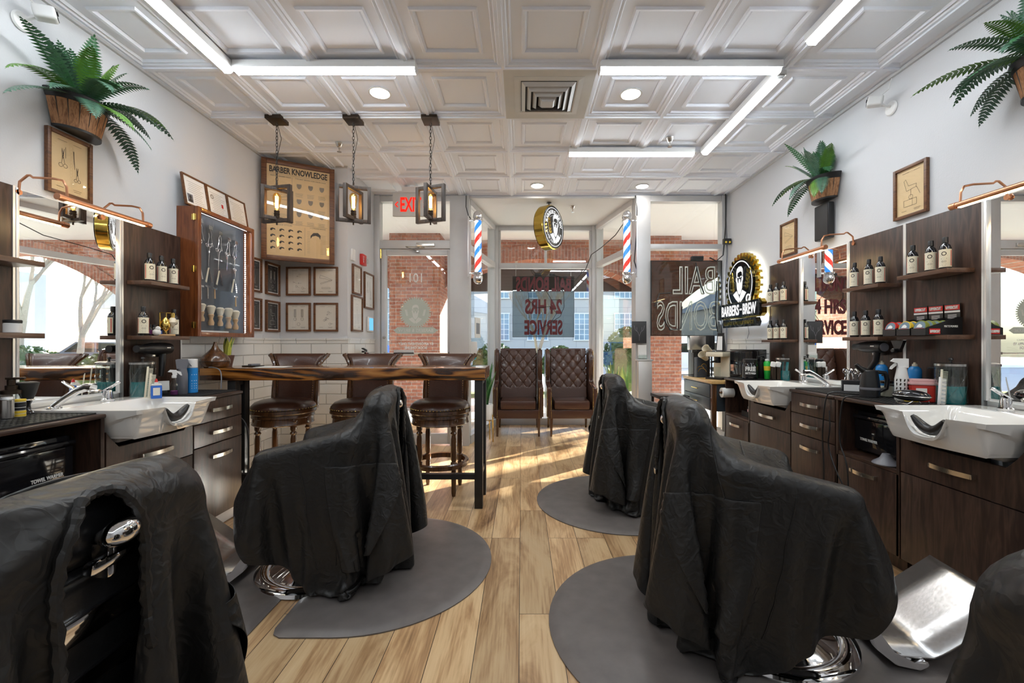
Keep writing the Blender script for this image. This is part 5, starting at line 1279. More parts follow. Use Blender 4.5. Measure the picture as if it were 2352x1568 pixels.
for i, (x, z) in enumerate(((-.25, .54), (-.15, .525), (-.035, .52), (.14, .48))):
    tool('straight_razor', ('open straight razor nearest the hinges of the case', 'second open straight razor from the hinges', 'open straight razor in the middle of the case', 'open straight razor nearest the LED strip in the case')[i], 'straight razor', 'open razors in the display case', x, z, b_razor, 1.05)
for i, (x, z, k) in enumerate(((-.245, .37, 1.2), (-.175, .375, 1.1), (-.10, .37, .95), (.145, .33, .95))):
    tool('safety_razor', ('metal safety razor nearest the hinges of the case', 'second metal safety razor in the case', 'wooden handled safety razor in the case', 'wooden handled safety razor by the LED strip')[i], 'safety razor', 'safety razors in the display case', x, z, b_srazor, k)
for i, (x, z, k) in enumerate(((-.25, .185, 1.0), (-.155, .17, 1.15), (-.055, .165, 1.1), (.04, .16, 1.25), (.125, .15, 1.2))):
    tool('shaving_brush', ('shaving brush nearest the hinges along the case bottom', 'second shaving brush from the case hinges', 'pale shaving brush in the middle of the case bottom', 'wide fan shaving brush fourth from the case hinges', 'tall shaving brush nearest the LED strip in the case')[i], 'shaving brush', 'shaving brushes in the display case', x, z, b_brush, k)

# ---- ferns in half barrels
def fern(loc, rz, lb, seed, sc=1.0, n=28):
    rnd = random.Random(seed); t = thing('fern_planter', lb, 'hanging plant', loc, rz, 'half-barrel fern planters on the walls')
    # half round pot, flat back at y=0
    P = MB().lathe([(.125, 0), (.165, .20)], 18, sy=.8, a0=PI, a1=2 * PI); 
    b_ = MB().lathe([(.120, .0), (.124, .0), (.166, .195), (.160, .195), (.120, .004)], 18, sy=.85, a0=PI, a1=2 * PI); b_.build('barrel', 'barrel', t)
    MB().lathe([(.0, -.002), (.130, -.002), (.132, .012), (.122, .014), (0, .014)], 18, sy=.85, a0=PI, a1=2 * PI).build('bottom_hoop', 'black', t)
    MB().lathe([(.158, .160), (.163, .160), (.178, .205), (.172, .212), (.150, .205), (.0, .19)], 18, sy=.85, a0=PI, a1=2 * PI).build('top_hoop', 'black', t)
    gr = MB()
    for i in range(1, 9):
        a = PI + PI * i / 9; gr.tube([(.1235 * math.cos(a), .1235 * .85 * math.sin(a), .012), (.160 * math.cos(a), .160 * .85 * math.sin(a), .168)], .003, 4)
    gr.build('stave_gaps', 'black', t)
    for k in range(n):
        az = PI + (PI * (k + .5) / n) + rnd.uniform(-.12, .12); el = rnd.choice((1.2, .9, .6, .35, .1, -.1)) ; L = rnd.uniform(.30, .50) * sc * (.72 if el > .9 else 1)
        if k % 5 == 0: el = 1.35; L *= .8
        mb = MB(); p = Vector((.05 * math.cos(az), -.05 + .05 * math.sin(az) * .5, .20)); d = Vector((math.cos(az) * math.cos(el), math.sin(az) * math.cos(el) * .75, math.sin(el)))
        seg = 22; pts = [p.copy()]; droop = rnd.uniform(.035, .085) * (1.2 if el < .8 else .6)
        for i in range(seg):
            d = (d + Vector((0, 0, -droop * (.5 + i / seg)))).normalized(); p = p + d * L / seg
            if p.y > -.03: p.y = -.03
            pts.append(p.copy())
        mb.tube(pts, [.0018 * (1 - .7 * i / seg) for i in range(seg + 1)], 4, cap=False)
        for i in range(2, seg):
            f = i / seg; wl = .062 * sc * (math.sin(PI * min(1, f * .93 + .10)) ** .75)
            tdir = (pts[min(i + 1, seg)] - pts[i - 1]).normalized(); side = tdir.cross(Vector((0, 0, 1)));
            if side.length < .1: side = Vector((math.sin(az), -math.cos(az), 0))
            side.normalize(); up = side.cross(tdir)
            for q in (-1, 1):
                a = pts[i]; w2 = L / seg * .50; o_ = side * q * wl + tdir * wl * .35 - up * wl * .15
                m1 = a + o_ * .5 + up * .004
                mb.bm.faces.new([mb.bm.verts.new((v[0], min(v[1], -.004), v[2])) for v in (a - tdir * w2 * .7, m1 - tdir * w2, a + o_, m1 + tdir * w2, a + tdir * w2 * .7)])
        mb.build('frond', ('leaf', 'leafg', 'leaf', 'leaf2', 'leafg')[k % 5], t, smooth=False, fixn=False)
    t.scale = (.9, .9, .88); return t
fern((-W + .015, 2.37, 2.365), LROT, 'half-barrel planter with artificial fern high on the left wall', 5, 1.05)
fern((W - .015, 3.47, 2.365), RROT, 'half-barrel planter with artificial fern above the wall speaker on the right', 9, .95)
fern((W - .015, 1.98, 2.375), RROT, 'half-barrel planter with artificial fern cut off by the right edge', 14, 1.05)
# ---- security cameras, speaker, small devices
def seccam(side, y, z, lb, turn):
    loc, rz = wall_at(side, y, z); t = thing('security_camera', lb, 'security camera', loc, rz, 'white wall cameras')
    MB().lathe([(0, 0), (.045, 0), (.047, .006), (.040, .012), (0, .013)], 28, (0, 0, -.01), (R(90), 0, 0)).build('wall_plate', 'white', t)
    MB().tube([(0, -.01, 0), (0, -.04, .005), (turn * .01, -.06, .02)], .009).build('arm', 'white', t)
    b_ = MB().box(.062, .085, .062, 0, 0, 0, .014, seg=3).build('body', 'white', t, (turn * .022, -.095, .045), (R(-12), 0, turn * R(38)))
    MB().box(.040, .004, .050, 0, -.0425, 0, .0015).lathe([(0, -.0), (.011, 0), (.011, .006), (0, .006)], 14, (0, -.0425, .008), (R(90), 0, 0)).build('lens_window', 'blackgloss', b_)
    MB().tube([(turn * .02, -.07, .075), (turn * -.01, -.03, .11), (turn * -.012, -.012, .18 if z < 2.815 else .14)], .003, 6).build('cable', 'white', t)
seccam('L', 2.13, 2.82, 'white security camera in the upper left corner by the fern', 1); seccam('R', 2.88, 2.80, 'white security camera high on the right wall', -1)
loc, rz = wall_at('R', 3.475, 2.20); t = thing('wall_speaker', 'slim black speaker on the right wall below the fern', 'speaker', loc, rz)
MB().box(.165, .05, .285, 0, -.035, 0, .012).build('cabinet', 'black', t); MB().b2(-.075, .075, -.0615, -.0595, -.135, .135, .001).build('grille', 'rubber', t)
MB().box(.05, .012, .08, 0, -.006, 0).build('bracket', 'black', t)
loc, rz = wall_at('T', 4.80, 2.15); t = thing('fire_alarm', 'red fire alarm strobe on the short wall by the door', 'fire alarm', loc, rz)
MB().box(.12, .035, .12, 0, -.018, 0, .006).build('body', 'red', t); MB().box(.05, .03, .06, .02, -.045, -.01, .01).build('strobe', 'clear', t); text('FIRE', 'paperwh', t, (-.04, -.0365, 0), .03, .07, rot=(0, R(90), 0))
loc, rz = wall_at('T', 4.52, 2.15); t = tag(MB().box(.075, .025, .12, 0, -.0125, 0, .004).build('junction_box', 'white', None, loc, (0, 0, rz)), 'small white box on the short wall left of the fire alarm', 'box')
loc, rz = wall_at('T', 5.03, 1.45); t = thing('wall_tablet', 'small white wall tablet with blue screen beside the door', 'tablet', loc, rz)
MB().box(.17, .02, .17, 0, -.012, 0, .006).build('body', 'white', t); MB().b2(-.05, .075, -.024, -.0215, -.07, .07).build('screen', 'screen', t)
t = thing('fire_extinguisher', 'red fire extinguisher on the tiled short wall beside the door', 'fire extinguisher', (-XR + .072, 4.72, .82), 0)
MB().lathe([(0, 0), (.045, 0), (.05, .01), (.05, .22), (.03, .27), (.015, .28), (0, .28)], 20).build('cylinder', 'red', t)
MB().box(.03, .10, .02, 0, -.03, .32, .004).box(.03, .10, .012, 0, -.035, .345, .003, (R(-12), 0, 0)).lathe([(0, .28), (.014, .28), (.014, .32), (0, .32)], 12).build('valve', 'black', t)
MB().lathe([(0, 0), (.017, 0), (.017, .012), (0, .012)], 14, (.01, -.0, .315), (0, R(90), 0)).build('gauge', 'chrome', t)
MB().tube([(0, .02, .31), (.03, .06, .28), (.045, .065, .18), (.04, .06, .10)], .008).build('hose', 'rubber', t)
# ---- exit sign
t = thing('exit_sign', 'grey hanging EXIT sign with red letters above the door', 'exit sign', (-1.255, 4.93, 2.80), 0)
MB().b2(-.205, .205, -.02, .02, -.13, .135, .004).build('panel', 'ceil_dirty', t); MB().b2(-.10, .10, -.03, .03, .135, .20, .003).build('canopy', 'white', t)
text('EXIT', 'exitred', t, (0, -.022, .0), .18, .235, bold=.004, vscale=1.25)
for q in (-1, 1): MB().strokes([[(q * .145, .03), (q * .175, 0), (q * .145, -.03)]], .012, -.022).build('arrow', 'exitred', t, smooth=False, fixn=False)
# ---- pendants
def pendant(x, y, lb, a1, a2):
    t = thing('pendant_light', lb, 'pendant light', (x, y, ZC), 0, 'wooden cage pendants over the bar table')
    MB().box(.125, .125, .03, 0, 0, -.006, .003).build('canopy', 'bronze', t)
    ch = MB(); z = -.025
    i = 0
    while z > -.50:
        pts = [(.008 * math.cos(u) if i % 2 == 0 else 0, 0 if i % 2 == 0 else .008 * math.cos(u), z - .016 + .017 * math.sin(u)) for u in [2 * PI * k / 10 for k in range(10)]]
        ch.tube(pts, .0022, 5, closed=True); z -= .027; i += 1
    ch.build('chain', 'bmetal', t)
    MB().tube([(0.004, 0, -.03), (.03, .01, -.15), (.012, 0, -.26), (-.012, .004, -.38), (.0, 0, -.51)], .0022, 5).build('cord', 'black', t)
    for k, (a, s, m) in enumerate(((a1, .13, 'pendwood'), (a2, .118, 'pendwood'))):
        fr = MB(); h0, h1 = -.815 + k * .016, -.525 - k * .016; q = s; th = .026
        fr.b2(-q, -q + th, -.014, .014, h0, h1, .002).b2(q - th, q, -.014, .014, h0, h1, .002).b2(-q + th, q - th, -.014, .014, h1 - th, h1, .002).b2(-q + th, q - th, -.014, .014, h0, h0 + th, .002)
        fr.build('cage_frame', m, t, (0, 0, 0), (0, 0, a))
    MB().lathe([(0, -.835), (.006, -.835), (.006, -.79), (0, -.79)], 10).lathe([(0, -.785), (.019, -.782), (.021, -.765), (.019, -.762), (.022, -.745), (.019, -.742), (.021, -.725), (.016, -.72), (0, -.72)], 18).lathe([(0, -.525), (.007, -.525), (.007, -.50), (0, -.50)], 10).build('socket', 'bronze', t)
    MB().lathe([(.013, -.72), (.016, -.705), (.026, -.66), (.032, -.625), (.029, -.60), (.016, -.585), (0, -.58)], 20).build('bulb', 'bulb', t)
    fl = MB()
    for k in range(6):
        u = 2 * PI * k / 6; fl.tube([(.005 * math.cos(u), .005 * math.sin(u), -.70), (.012 * math.cos(u), .012 * math.sin(u), -.61), (.010 * math.cos(u + .5), .010 * math.sin(u + .5), -.70)], .0011, 4)
    fl.build('filament', 'fil', t); return t
pendant(-1.936, 3.43, 'wooden cage pendant on a chain in front of the poster', R(-12), R(48)); pendant(-1.33, 3.43, 'wooden cage pendant in the middle of the three', R(20), R(78) )
pendant(-.72, 3.43, 'wooden cage pendant in front of the EXIT sign', R(-20), R(82))
# ---- barber poles
def barber_pole(x, y, lb, sgn):
    t = thing('barber_pole', lb, 'barber pole', (x, y, 1.93), 0, 'lit barber poles on the bay posts')
    MB().lathe([(0, .0), (.03, .006), (.052, .03), (.060, .065), (.052, .10), (.044, .11), (.058, .118), (.060, .135), (.045, .14), (0, .14)], 24).build('bottom_globe', 'chrome', t)
    MB().lathe([(0, .735), (.045, .735), (.060, .74), (.060, .755), (.050, .765), (.060, .79), (.054, .83), (.03, .86), (0, .868)], 24).build('top_dome', 'chrome', t)
    r = .0395; z0, z1 = .14, .735; N = 36; turns = 2.05
    for kind, m in ((0, 'pole_w'), (1, 'pole_r'), (2, 'pole_w'), (3, 'pole_b')):
        mb = MB(); nz = 60
        for i in range(nz):
            za, zb = z0 + (z1 - z0) * i / nz, z0 + (z1 - z0) * (i + 1) / nz
            for k in range(6):
                f0 = (kind + k / 6) / 4; f1 = (kind + (k + 1) / 6) / 4
                def P(f, z): a = 2 * PI * (f + turns * (z - z0) / (z1 - z0)); return (r * math.cos(a), r * math.sin(a), z)
                mb.poly([P(f0, za), P(f1, za), P(f1, zb), P(f0, zb)])
        bmesh.ops.remove_doubles(mb.bm, verts=mb.bm.verts, dist=1e-5); mb.build('stripe', m, t)
    MB().lathe([(.049, .14), (.049, .735)], 28).build('glass_cylinder', 'clear', t)
    for z in (.125, .75): MB().b2(.05 if sgn > 0 else -.11, .11 if sgn > 0 else -.05, -.012, .012, z - .01, z + .01, .003).build('bracket', 'chrome', t)
    MB().b2(.108 if sgn > 0 else -.12, .12 if sgn > 0 else -.108, -.03, .03, .08, .80, .002).build('mount_plate', 'silver', t)
    return t
barber_pole(-.515, 5.13, 'lit barber pole on the left post of the bay', -1); barber_pole(1.245, 5.13, 'lit barber pole on the right post of the bay', 1)
# ---- round hanging sign
t = thing('round_sign', 'round gold-rimmed lightbox sign with bearded barber hanging in the bay', 'hanging sign', (.345, 5.46, 2.68), R(57))
MB().lathe([(0, -.065), (.262, -.065), (.275, -.055), (.275, .055), (.262, .065), (0, .065)], 56, (0, 0, 0), (R(90), 0, 0)).build('rim', 'gold', t)
for q in (1, -1):
    rr = 0 if q > 0 else PI
    f = MB().lathe([(0, .066), (.255, .066), (.262, .070), (.262, .064)], 56, (0, 0, 0), (R(90), 0, 0)).build('face', 'blackgloss', t, (0, 0, 0), (0, 0, rr))
    MB().lathe([(.232, .0705), (.240, .0705)], 56, (0, 0, 0), (R(90), 0, 0)).lathe([(.140, .0705), (.143, .0705)], 56, (0, 0, 0), (R(90), 0, 0)).build('ring_line', 'signwh', f)
    wv, dk = man(.135, .04, .0); m_ = MB()
    for p in wv: m_.prism(p, .0015, (0, -.073, 0))
    m_.build('barber_figure', 'signwh', f)
    m_ = MB()
    for p in wheat(.15, -.09, -.02, -1): m_.prism(p, .0015, (0, -.073, 0))
    m_.build('wheat_ear', 'gold', f)
    for word, a0, da, sz, fl_ in (('BARBERS-BREW', 165, -13.5, .062, 1), ('LOUNGE & MOBILE SERVICE', 205, 6.1, .036, -1)):
        for i, chh in enumerate(word):
            if chh == ' ': continue
            a = R(a0 + da * i); text(chh, 'signwh', f, (.187 * math.cos(a), -.0715, .187 * math.sin(a)), sz, rot=(0, -(a - PI / 2) if fl_ > 0 else -(a + PI / 2), 0), bold=.002 if fl_ > 0 else 0, name='letter')
MB().tube([(0, 0, .27), (0, 0, .32)], .006).lathe([(0, .31), (.03, .31), (.03, .318), (0, .318)], 16).build('hanger', 'bronze', t)
# ---- backlit shop sign on right wall
loc, rz = wall_at('R', 4.70, 1.86); t = thing('shop_sign', 'backlit gear-edged shop sign with bearded barber on the right wall', 'wall sign', loc, rz)
g = MB(); gear(g, 0, 0, .30, .345, 30, .055, -.085, 1.0); g.build('gear_rim', 'gold', t)
MB().lathe([(.22, .012), (.31, .012), (.31, .022), (.22, .022)], 48, (0, 0, 0), (R(90), 0, 0)).b2(-.36, .36, -.020, -.012, -.40, -.34).build('halo_strip', 'haloled', t)
MB().lathe([(0, 0), (.272, 0), (.278, .004), (.278, .012), (0, .012)], 48, (0, -.085, 0), (R(90), 0, 0)).build('disc', 'blackgloss', t)
MB().lathe([(.250, .0985), (.262, .0985)], 48, (0, 0, 0), (R(90), 0, 0)).build('ring_line', 'signwh', t)
wv, dk = man(.145, 0, .02); m_ = MB()
for p in wv: m_.prism(p, .003, (0, -.101, 0))
m_.build('barber_figure', 'signwh', t)
for q in (-1, 1):
    m_ = MB()
    for p in wheat(.17, .15 * q, .02, q): m_.prism(p, .003, (0, -.101, 0))
    m_.build('wheat_ear', 'gold', t)
MB().lathe([(.030, 0), (.046, 0), (.046, .004), (.030, .004), (.030, 0)], 24, (.19, -.102, -.16), (R(90), 0, 0)).build('shaving_foam_cup', 'signwh', t)
m_ = MB().prism([(-.42, -.19), (-.44, -.27), (-.42, -.35), (.40, -.35), (.44, -.31), (.44, -.23), (.40, -.19)], .05, (0, -.12, 0)); m_.build('banner', 'blackgloss', t)
MB().prism([(-.40, -.183), (.41, -.183), (.45, -.22), (.45, -.33), (.41, -.36), (-.40, -.36)], .045, (0, -.10, 0)).build('banner_rim', 'gold', t)
text('BARBERS', 'signwh', t, (-.165, -.1225, -.27), .12, .40, bold=.003, vscale=1.3); text('BREW', 'signwh', t, (.245, -.1225, -.27), .12, .26, bold=.003, vscale=1.3); text('AND', 'signwh', t, (.072, -.1225, -.27), .03, .05)
MB().prism([(-.36, -.365), (-.38, -.41), (-.36, -.455), (.34, -.455), (.37, -.41), (.34, -.365)], .05, (0, -.11, 0)).build('lower_banner', 'blackgloss', t)
text('LOUNGE & MOBILE SERVICE', 'gold', t, (-.01, -.1125, -.41), .05, .64, bold=.001)
MB().tube([(.03, -.02, -.45), (.02, -.006, -.52), (-.03, -.006, -.60), (-.02, -.014, -.70)], .0025, 5).build('wire', 'grey', t)
# ---- hanging neon panels
t = thing('neon_panel', 'smoked panel with dark red BAIL BONDS 24 HRS SERVICE letters hanging in the bay window', 'neon sign', (.325, 6.47, 1.775), 0)
MB().b2(-.455, .455, -.004, .004, -.45, .45).build('panel', 'acryl', t)
mb = MB().b2(-.46, -.455, -.006, .006, -.45, .45).b2(.455, .46, -.006, .006, -.45, .45).b2(-.46, .46, -.006, .006, -.455, -.45).b2(-.46, .46, -.006, .006, .45, .455); mb.build('panel_edge', 'black', t)
for st, z, w_ in (('BAIL BONDS', .335, .82), ('24 HRS', .0, .55), ('SERVICE', -.31, .57)): text(st, 'maroon', t, (0, -.012, z), .30, w_, mirror=True, bold=.012, ext=.006, vscale=.95)
MB().box(.10, .04, .04, -.08, -.02, .475, .004).build('transformer', 'black', t); MB().box(.09, .04, .04, .13, -.02, .47, .004).build('transformer', 'black', t)
for x in (-.41, .41): MB().tube([(x, 0, .455), (x, 0, .62)], .002, 5).build('hanging_chain', 'steel', t)
for pts in ([(-.12, -.02, .47), (-.25, -.03, .42), (-.22, -.02, .1), (-.1, -.02, -.02), (.1, -.02, .0), (.2, -.02, -.1), (.1, -.02, -.25)], [(.18, -.02, .45), (.30, -.03, .2), (.31, -.02, 0), (.25, -.02, -.15), (-.2, -.02, -.42), (-.25, -.02, -.3)], [(.0, -.02, .3), (.12, -.02, .1), (.28, -.02, .1)]):
    MB().tube(pts, .004, 6).build('wire', 'black', t)
tag(MB().tube([(.46, 6.43, 2.25), (.6, 6.40, 2.20), (.8, 6.35, 2.17), (.93, 6.30, 2.3), (1.0, 6.22, 2.5), (1.10, 6.0, 2.55), (1.19, 5.5, 2.60), (1.25, 5.28, 2.70)], .006, 6).build('sign_cable', 'black'), 'black cable sagging from the hanging neon panel to the right barber pole', 'cable')
t = thing('neon_panel', 'clear dark panel with unlit white BAIL BONDS neon tubes in the right window', 'neon sign', (1.96, 5.16, 1.765), 0)
MB().b2(-.42, .42, -.004, .004, -.44, .44).build('panel', 'acryl2', t)
MB().b2(-.425, -.415, -.008, .008, -.44, .44).b2(.415, .425, -.008, .008, -.44, .44).b2(-.425, .425, -.008, .008, -.448, -.44).b2(-.425, .425, -.008, .008, .44, .448).build('panel_edge', 'black', t)
text('BAIL', 'neon', t, (.08, -.025, .21), .42, .50, mirror=True, outline=.0075, vscale=1.1); text('BONDS', 'neon', t, (0, -.025, -.21), .42, .72, mirror=True, outline=.0075, vscale=1.15)
for pts in ([(-.38, -.03, -.1), (-.33, -.03, .05), (-.2, -.03, .06)], [(-.28, -.03, -.25), (-.2, -.03, -.38), (-.08, -.03, -.36), (-.06, -.03, -.1)], [(.10, -.03, .42), (.14, -.03, .2), (.2, -.03, .05)], [(.35, -.03, .2), (.33, -.03, -.2), (.36, -.03, -.4)]): MB().tube(pts, .007, 6).build('wire', 'black', t)
MB().box(.14, .05, .05, .12, -.02, .47, .006).build('transformer', 'black', t)
tag(MB().tube([(2.22, 5.12, 2.24), (2.3, 5.12, 2.2), (2.38, 5.12, 2.27), (2.40, 5.1, 2.6), (2.41, 5.12, 2.99)], .007, 6).build('power_cable', 'black'), 'black cable climbing the corner beside the right window', 'cable')
tag(MB().tube([(2.42, 5.14, .95), (2.425, 5.12, 1.5), (2.415, 5.13, 1.9), (2.43, 5.12, 2.3), (2.42, 5.14, 2.7), (2.43, 5.14, 2.99)], .009, 6).build('power_cable', 'grey'), 'grey cable running down the corner beside the right window', 'cable')
t = thing('power_adapter', 'black power adapter with yellow marks hanging in the right corner', 'adapter', (2.405, 5.08, 2.42))
MB().box(.09, .05, .07, 0, 0, 0, .012).build('body', 'black', t)
for q in (-1, 1): MB().lathe([(0, 0), (.012, 0), (.012, .004), (0, .004)], 12, (q * .022, -.026, -.012), (R(90), 0, 0)).build('cap', 'yellow', t)
# right post fixtures
t = thing('deer_picture', 'dark square picture of an antlered deer on the right post', 'picture', (1.395, 5.15, 1.36))
MB().b2(-.085, .085, -.012, .012, -.13, .13, .002).build('panel', 'slate', t)
MB().strokes([[(0, -.05), (-.015, 0), (-.05, .03), (-.06, .08)], [(-.03, .015), (-.03, .06)], [(0, -.05), (.015, 0), (.05, .03), (.06, .08)], [(.03, .015), (.03, .06)], [(0, -.1), (0, -.03)]], .006, -.0135).build('antlers', 'grey', t, smooth=False, fixn=False)
tag(MB().b2(1.375, 1.535, 5.10, 5.188, .12, 1.02, .006).b2(1.36, 1.545, 5.09, 5.19, 1.02, 1.04, .003).build('post_casing', 'silver'), 'pale casing box at the foot of the right post', 'casing')
t = thing('card_holder', 'clear business card holder on the casing under the deer picture', 'card holder', (1.43, 5.14, 1.04))
MB().b2(-.05, .05, -.03, -.02, 0, .05).b2(-.05, .05, -.02, .02, 0, .008).build('holder', 'clear', t); MB().b2(-.045, .045, -.018, .0, .01, .07).build('cards', 'paperwh', t); MB().b2(-.05, .05, .0, .006, .04, .17).build('notice', 'paperwh', t)
t = thing('flyer', 'framed flyer taped to the left side pane of the bay', 'flyer', (-.575, 5.62, 1.42), R(80)); MB().b2(-.12, .12, -.01, 0, -.12, .14).build('sheet', 'paperwh', t); MB().b2(-.08, .08, -.012, -.01, -.07, .07).build('image', 'grey', t)
tag(MB().tube([(-.66, 5.17, 2.99), (-.66, 5.15, 2.85), (-.63, 5.13, 2.74), (-.60, 5.13, 2.70)], .005, 6).build('pole_cable', 'black'), 'thin black cable from the ceiling to the left barber pole', 'cable')
tag(MB().tube([(1.36, 5.17, 2.99), (1.365, 5.12, 2.8), (1.355, 5.12, 2.5), (1.33, 5.12, 2.2), (1.36, 5.12, 2.1)], .007, 6).build('pole_cable', 'black'), 'thin black cable hanging beside the right barber pole', 'cable')
t = thing('sanitizer_dispenser', 'white and teal dispenser fixed to the left bay post', 'dispenser', (-.60, 5.45, 1.17)); MB().box(.08, .10, .16, 0, 0, 0, .012).build('body', 'white', t); MB().box(.06, .08, .07, .0, -.01, -.04 - .07, .015).build('reservoir', 'teal', t)
# ================================================================== THINGS ON SHELVES AND COUNTERS
CT = .893; MT = .899
def rubber_mat(s, y0, y1, lb, d0=.06, d1=.44):
    ym = (y0 + y1) / 2; w = (y1 - y0) / 2; loc, rz = station(s, ym); t = thing('counter_mat', lb, 'counter mat', (loc[0], loc[1], CT), rz, 'ribbed rubber mats on the counters')
    MB().b2(-w, w, -d1, -d0, 0.0005, .003).build('base', 'rubber', t)
    g = MB(); n = int(2 * w / .022)
    for i in range(n): g.b2(-w + .012 + i * 2 * w / n, -w + .019 + i * 2 * w / n, -d1 + .01, -d0 - .01, .003, .006)
    for j in range(int((d1 - d0) / .024)): g.b2(-w + .01, w - .01, -d1 + .014 + j * .024, -d1 + .020 + j * .024, .003, .0055)
    g.build('ribs', 'rubber', t)
    for q in (-1, 1): g = MB().b2(q * w, q * (w - .008), -d1, -d0, .003, .008, .002).build('rim', 'rubber', t)
    MB().b2(-w + .008, w - .008, -d1, -d1 + .008, .003, .008, .002).build('rim', 'rubber', t)
rubber_mat(-1, 2.66, 3.08, 'black ribbed rubber mat on the left three-drawer cabinet')
rubber_mat(-1, 1.53, 2.06, 'black ribbed rubber mat on the counter at the left edge')
rubber_mat(1, 3.84, 4.24, 'black ribbed rubber mat on the counter beside the coffee dresser')
rubber_mat(1, 2.78, 3.20, 'black ribbed rubber mat beneath the scissor stand on the right')
rubber_mat(1, 2.31, 2.75, 'black ribbed rubber mat beneath the comb jar on the right')
# shampoo bottles, one built with its parts then copied
def shampoo(loc, rz, lb):
    t = thing('shampoo_bottle', lb, 'bottle', loc, rz, 'cream-labelled black bottles on the shelves')
    MB().lathe([(0, 0), (.024, 0), (.0265, .004), (.0265, .118), (.022, .135), (.012, .146), (.011, .15), (0, .15)], 22).build('body', 'blackgloss', t)
    MB().lathe([(0, .15), (.0135, .15), (.0135, .178), (.012, .181), (0, .181)], 18).build('cap', 'black', t)
    lb_ = MB().lathe([(.0270, .014), (.0270, .112)], 18, a0=R(-175), a1=R(-5)).build('label', 'label', t)
    st = MB()
    def onl(pts):  # bend strokes round the label
        return [(.0276 * math.sin(x / .0276), -.0276 * math.cos(x / .0276), z) for x, z in pts]
    for ln, w in (([(-.012, .062), (.012, .062)], .0022), ([(-.012, .058), (.012, .058)], .0016), (arc(0, .088, .0095, 0, 2 * PI, 14), .004), ([(-.015, .078), (.015, .078)], .003), (arc(-.006, .045, .004, 0, 2 * PI, 8), .0010), (arc(.006, .045, .004, 0, 2 * PI, 8), .0010), ([(-.009, .030), (.009, .030)], .0012), ([(-.007, .022), (.007, .022)], .001)):
        for a, b in zip(ln, ln[1:]):
            dx, dz = b[0] - a[0], b[1] - a[1]; L = math.hypot(dx, dz) or 1; nx, nz = -dz / L * w / 2, dx / L * w / 2
            st.poly(onl([(a[0] - nx, a[1] - nz), (b[0] - nx, b[1] - nz), (b[0] + nx, b[1] + nz), (a[0] + nx, a[1] + nz)]))
    st.build('print', 'ink', lb_, smooth=False, fixn=False)
    st = MB()
    for q in (-1, 1): st.poly(onl([(q * .030, .02), (q * .034, .02), (q * .034, .105), (q * .030, .105)]))
    st.build('stripes', 'red', lb_, smooth=False, fixn=False); return t
SH = [(-1, 2.735, 1.617, 'upper shelf beside the display case, nearest the mirror'), (-1, 2.825, 1.617, 'upper shelf beside the display case, in the middle'), (-1, 2.92, 1.617, 'upper shelf beside the display case, nearest the case'),
      (-1, 2.69, 1.277, 'lower shelf beside the display case, nearest the mirror'), (-1, 2.925, 1.277, 'lower shelf beside the display case, behind the gold shaving stand'),
      (1, 4.085, 1.60, 'upper shelf beside the backlit sign, far one'), (1, 3.985, 1.60, 'upper shelf beside the backlit sign, middle one'), (1, 3.88, 1.60, 'upper shelf beside the backlit sign, nearest the mirror'),
      (1, 4.085, 1.262, 'lower shelf beside the backlit sign, far one'), (1, 3.985, 1.262, 'lower shelf beside the backlit sign, middle one'), (1, 3.88, 1.262, 'lower shelf beside the backlit sign, nearest the mirror'),
      (1, 3.055, 1.615, 'right upper middle shelf, nearest the tall mirror'), (1, 2.93, 1.615, 'right upper middle shelf, second from the mirror'), (1, 2.835, 1.615, 'right upper middle shelf, third from the mirror'),
      (1, 3.055, 1.272, 'right lower middle shelf, nearest the tall mirror'), (1, 2.955, 1.272, 'right lower middle shelf, second from the mirror'), (1, 2.85, 1.272, 'right lower middle shelf, beside the pomade tins'),
      (1, 2.60, 1.635, 'right shelf nearest the camera, far one of three'), (1, 2.485, 1.635, 'right shelf nearest the camera, middle of three'), (1, 2.40, 1.635, 'right shelf nearest the camera, closest of three')]
sb = None; rr_ = random.Random(2)
for s, y, z, wh in SH:
    loc = (s * (W - .115), y, z); rz = (R(52) if s < 0 else R(-52)) + R(rr_.uniform(-9, 9)); lb = 'black bottle on the ' + wh
    if sb is None: sb = shampoo(loc, rz, lb)
    else: dup(sb, loc, rz, lb)
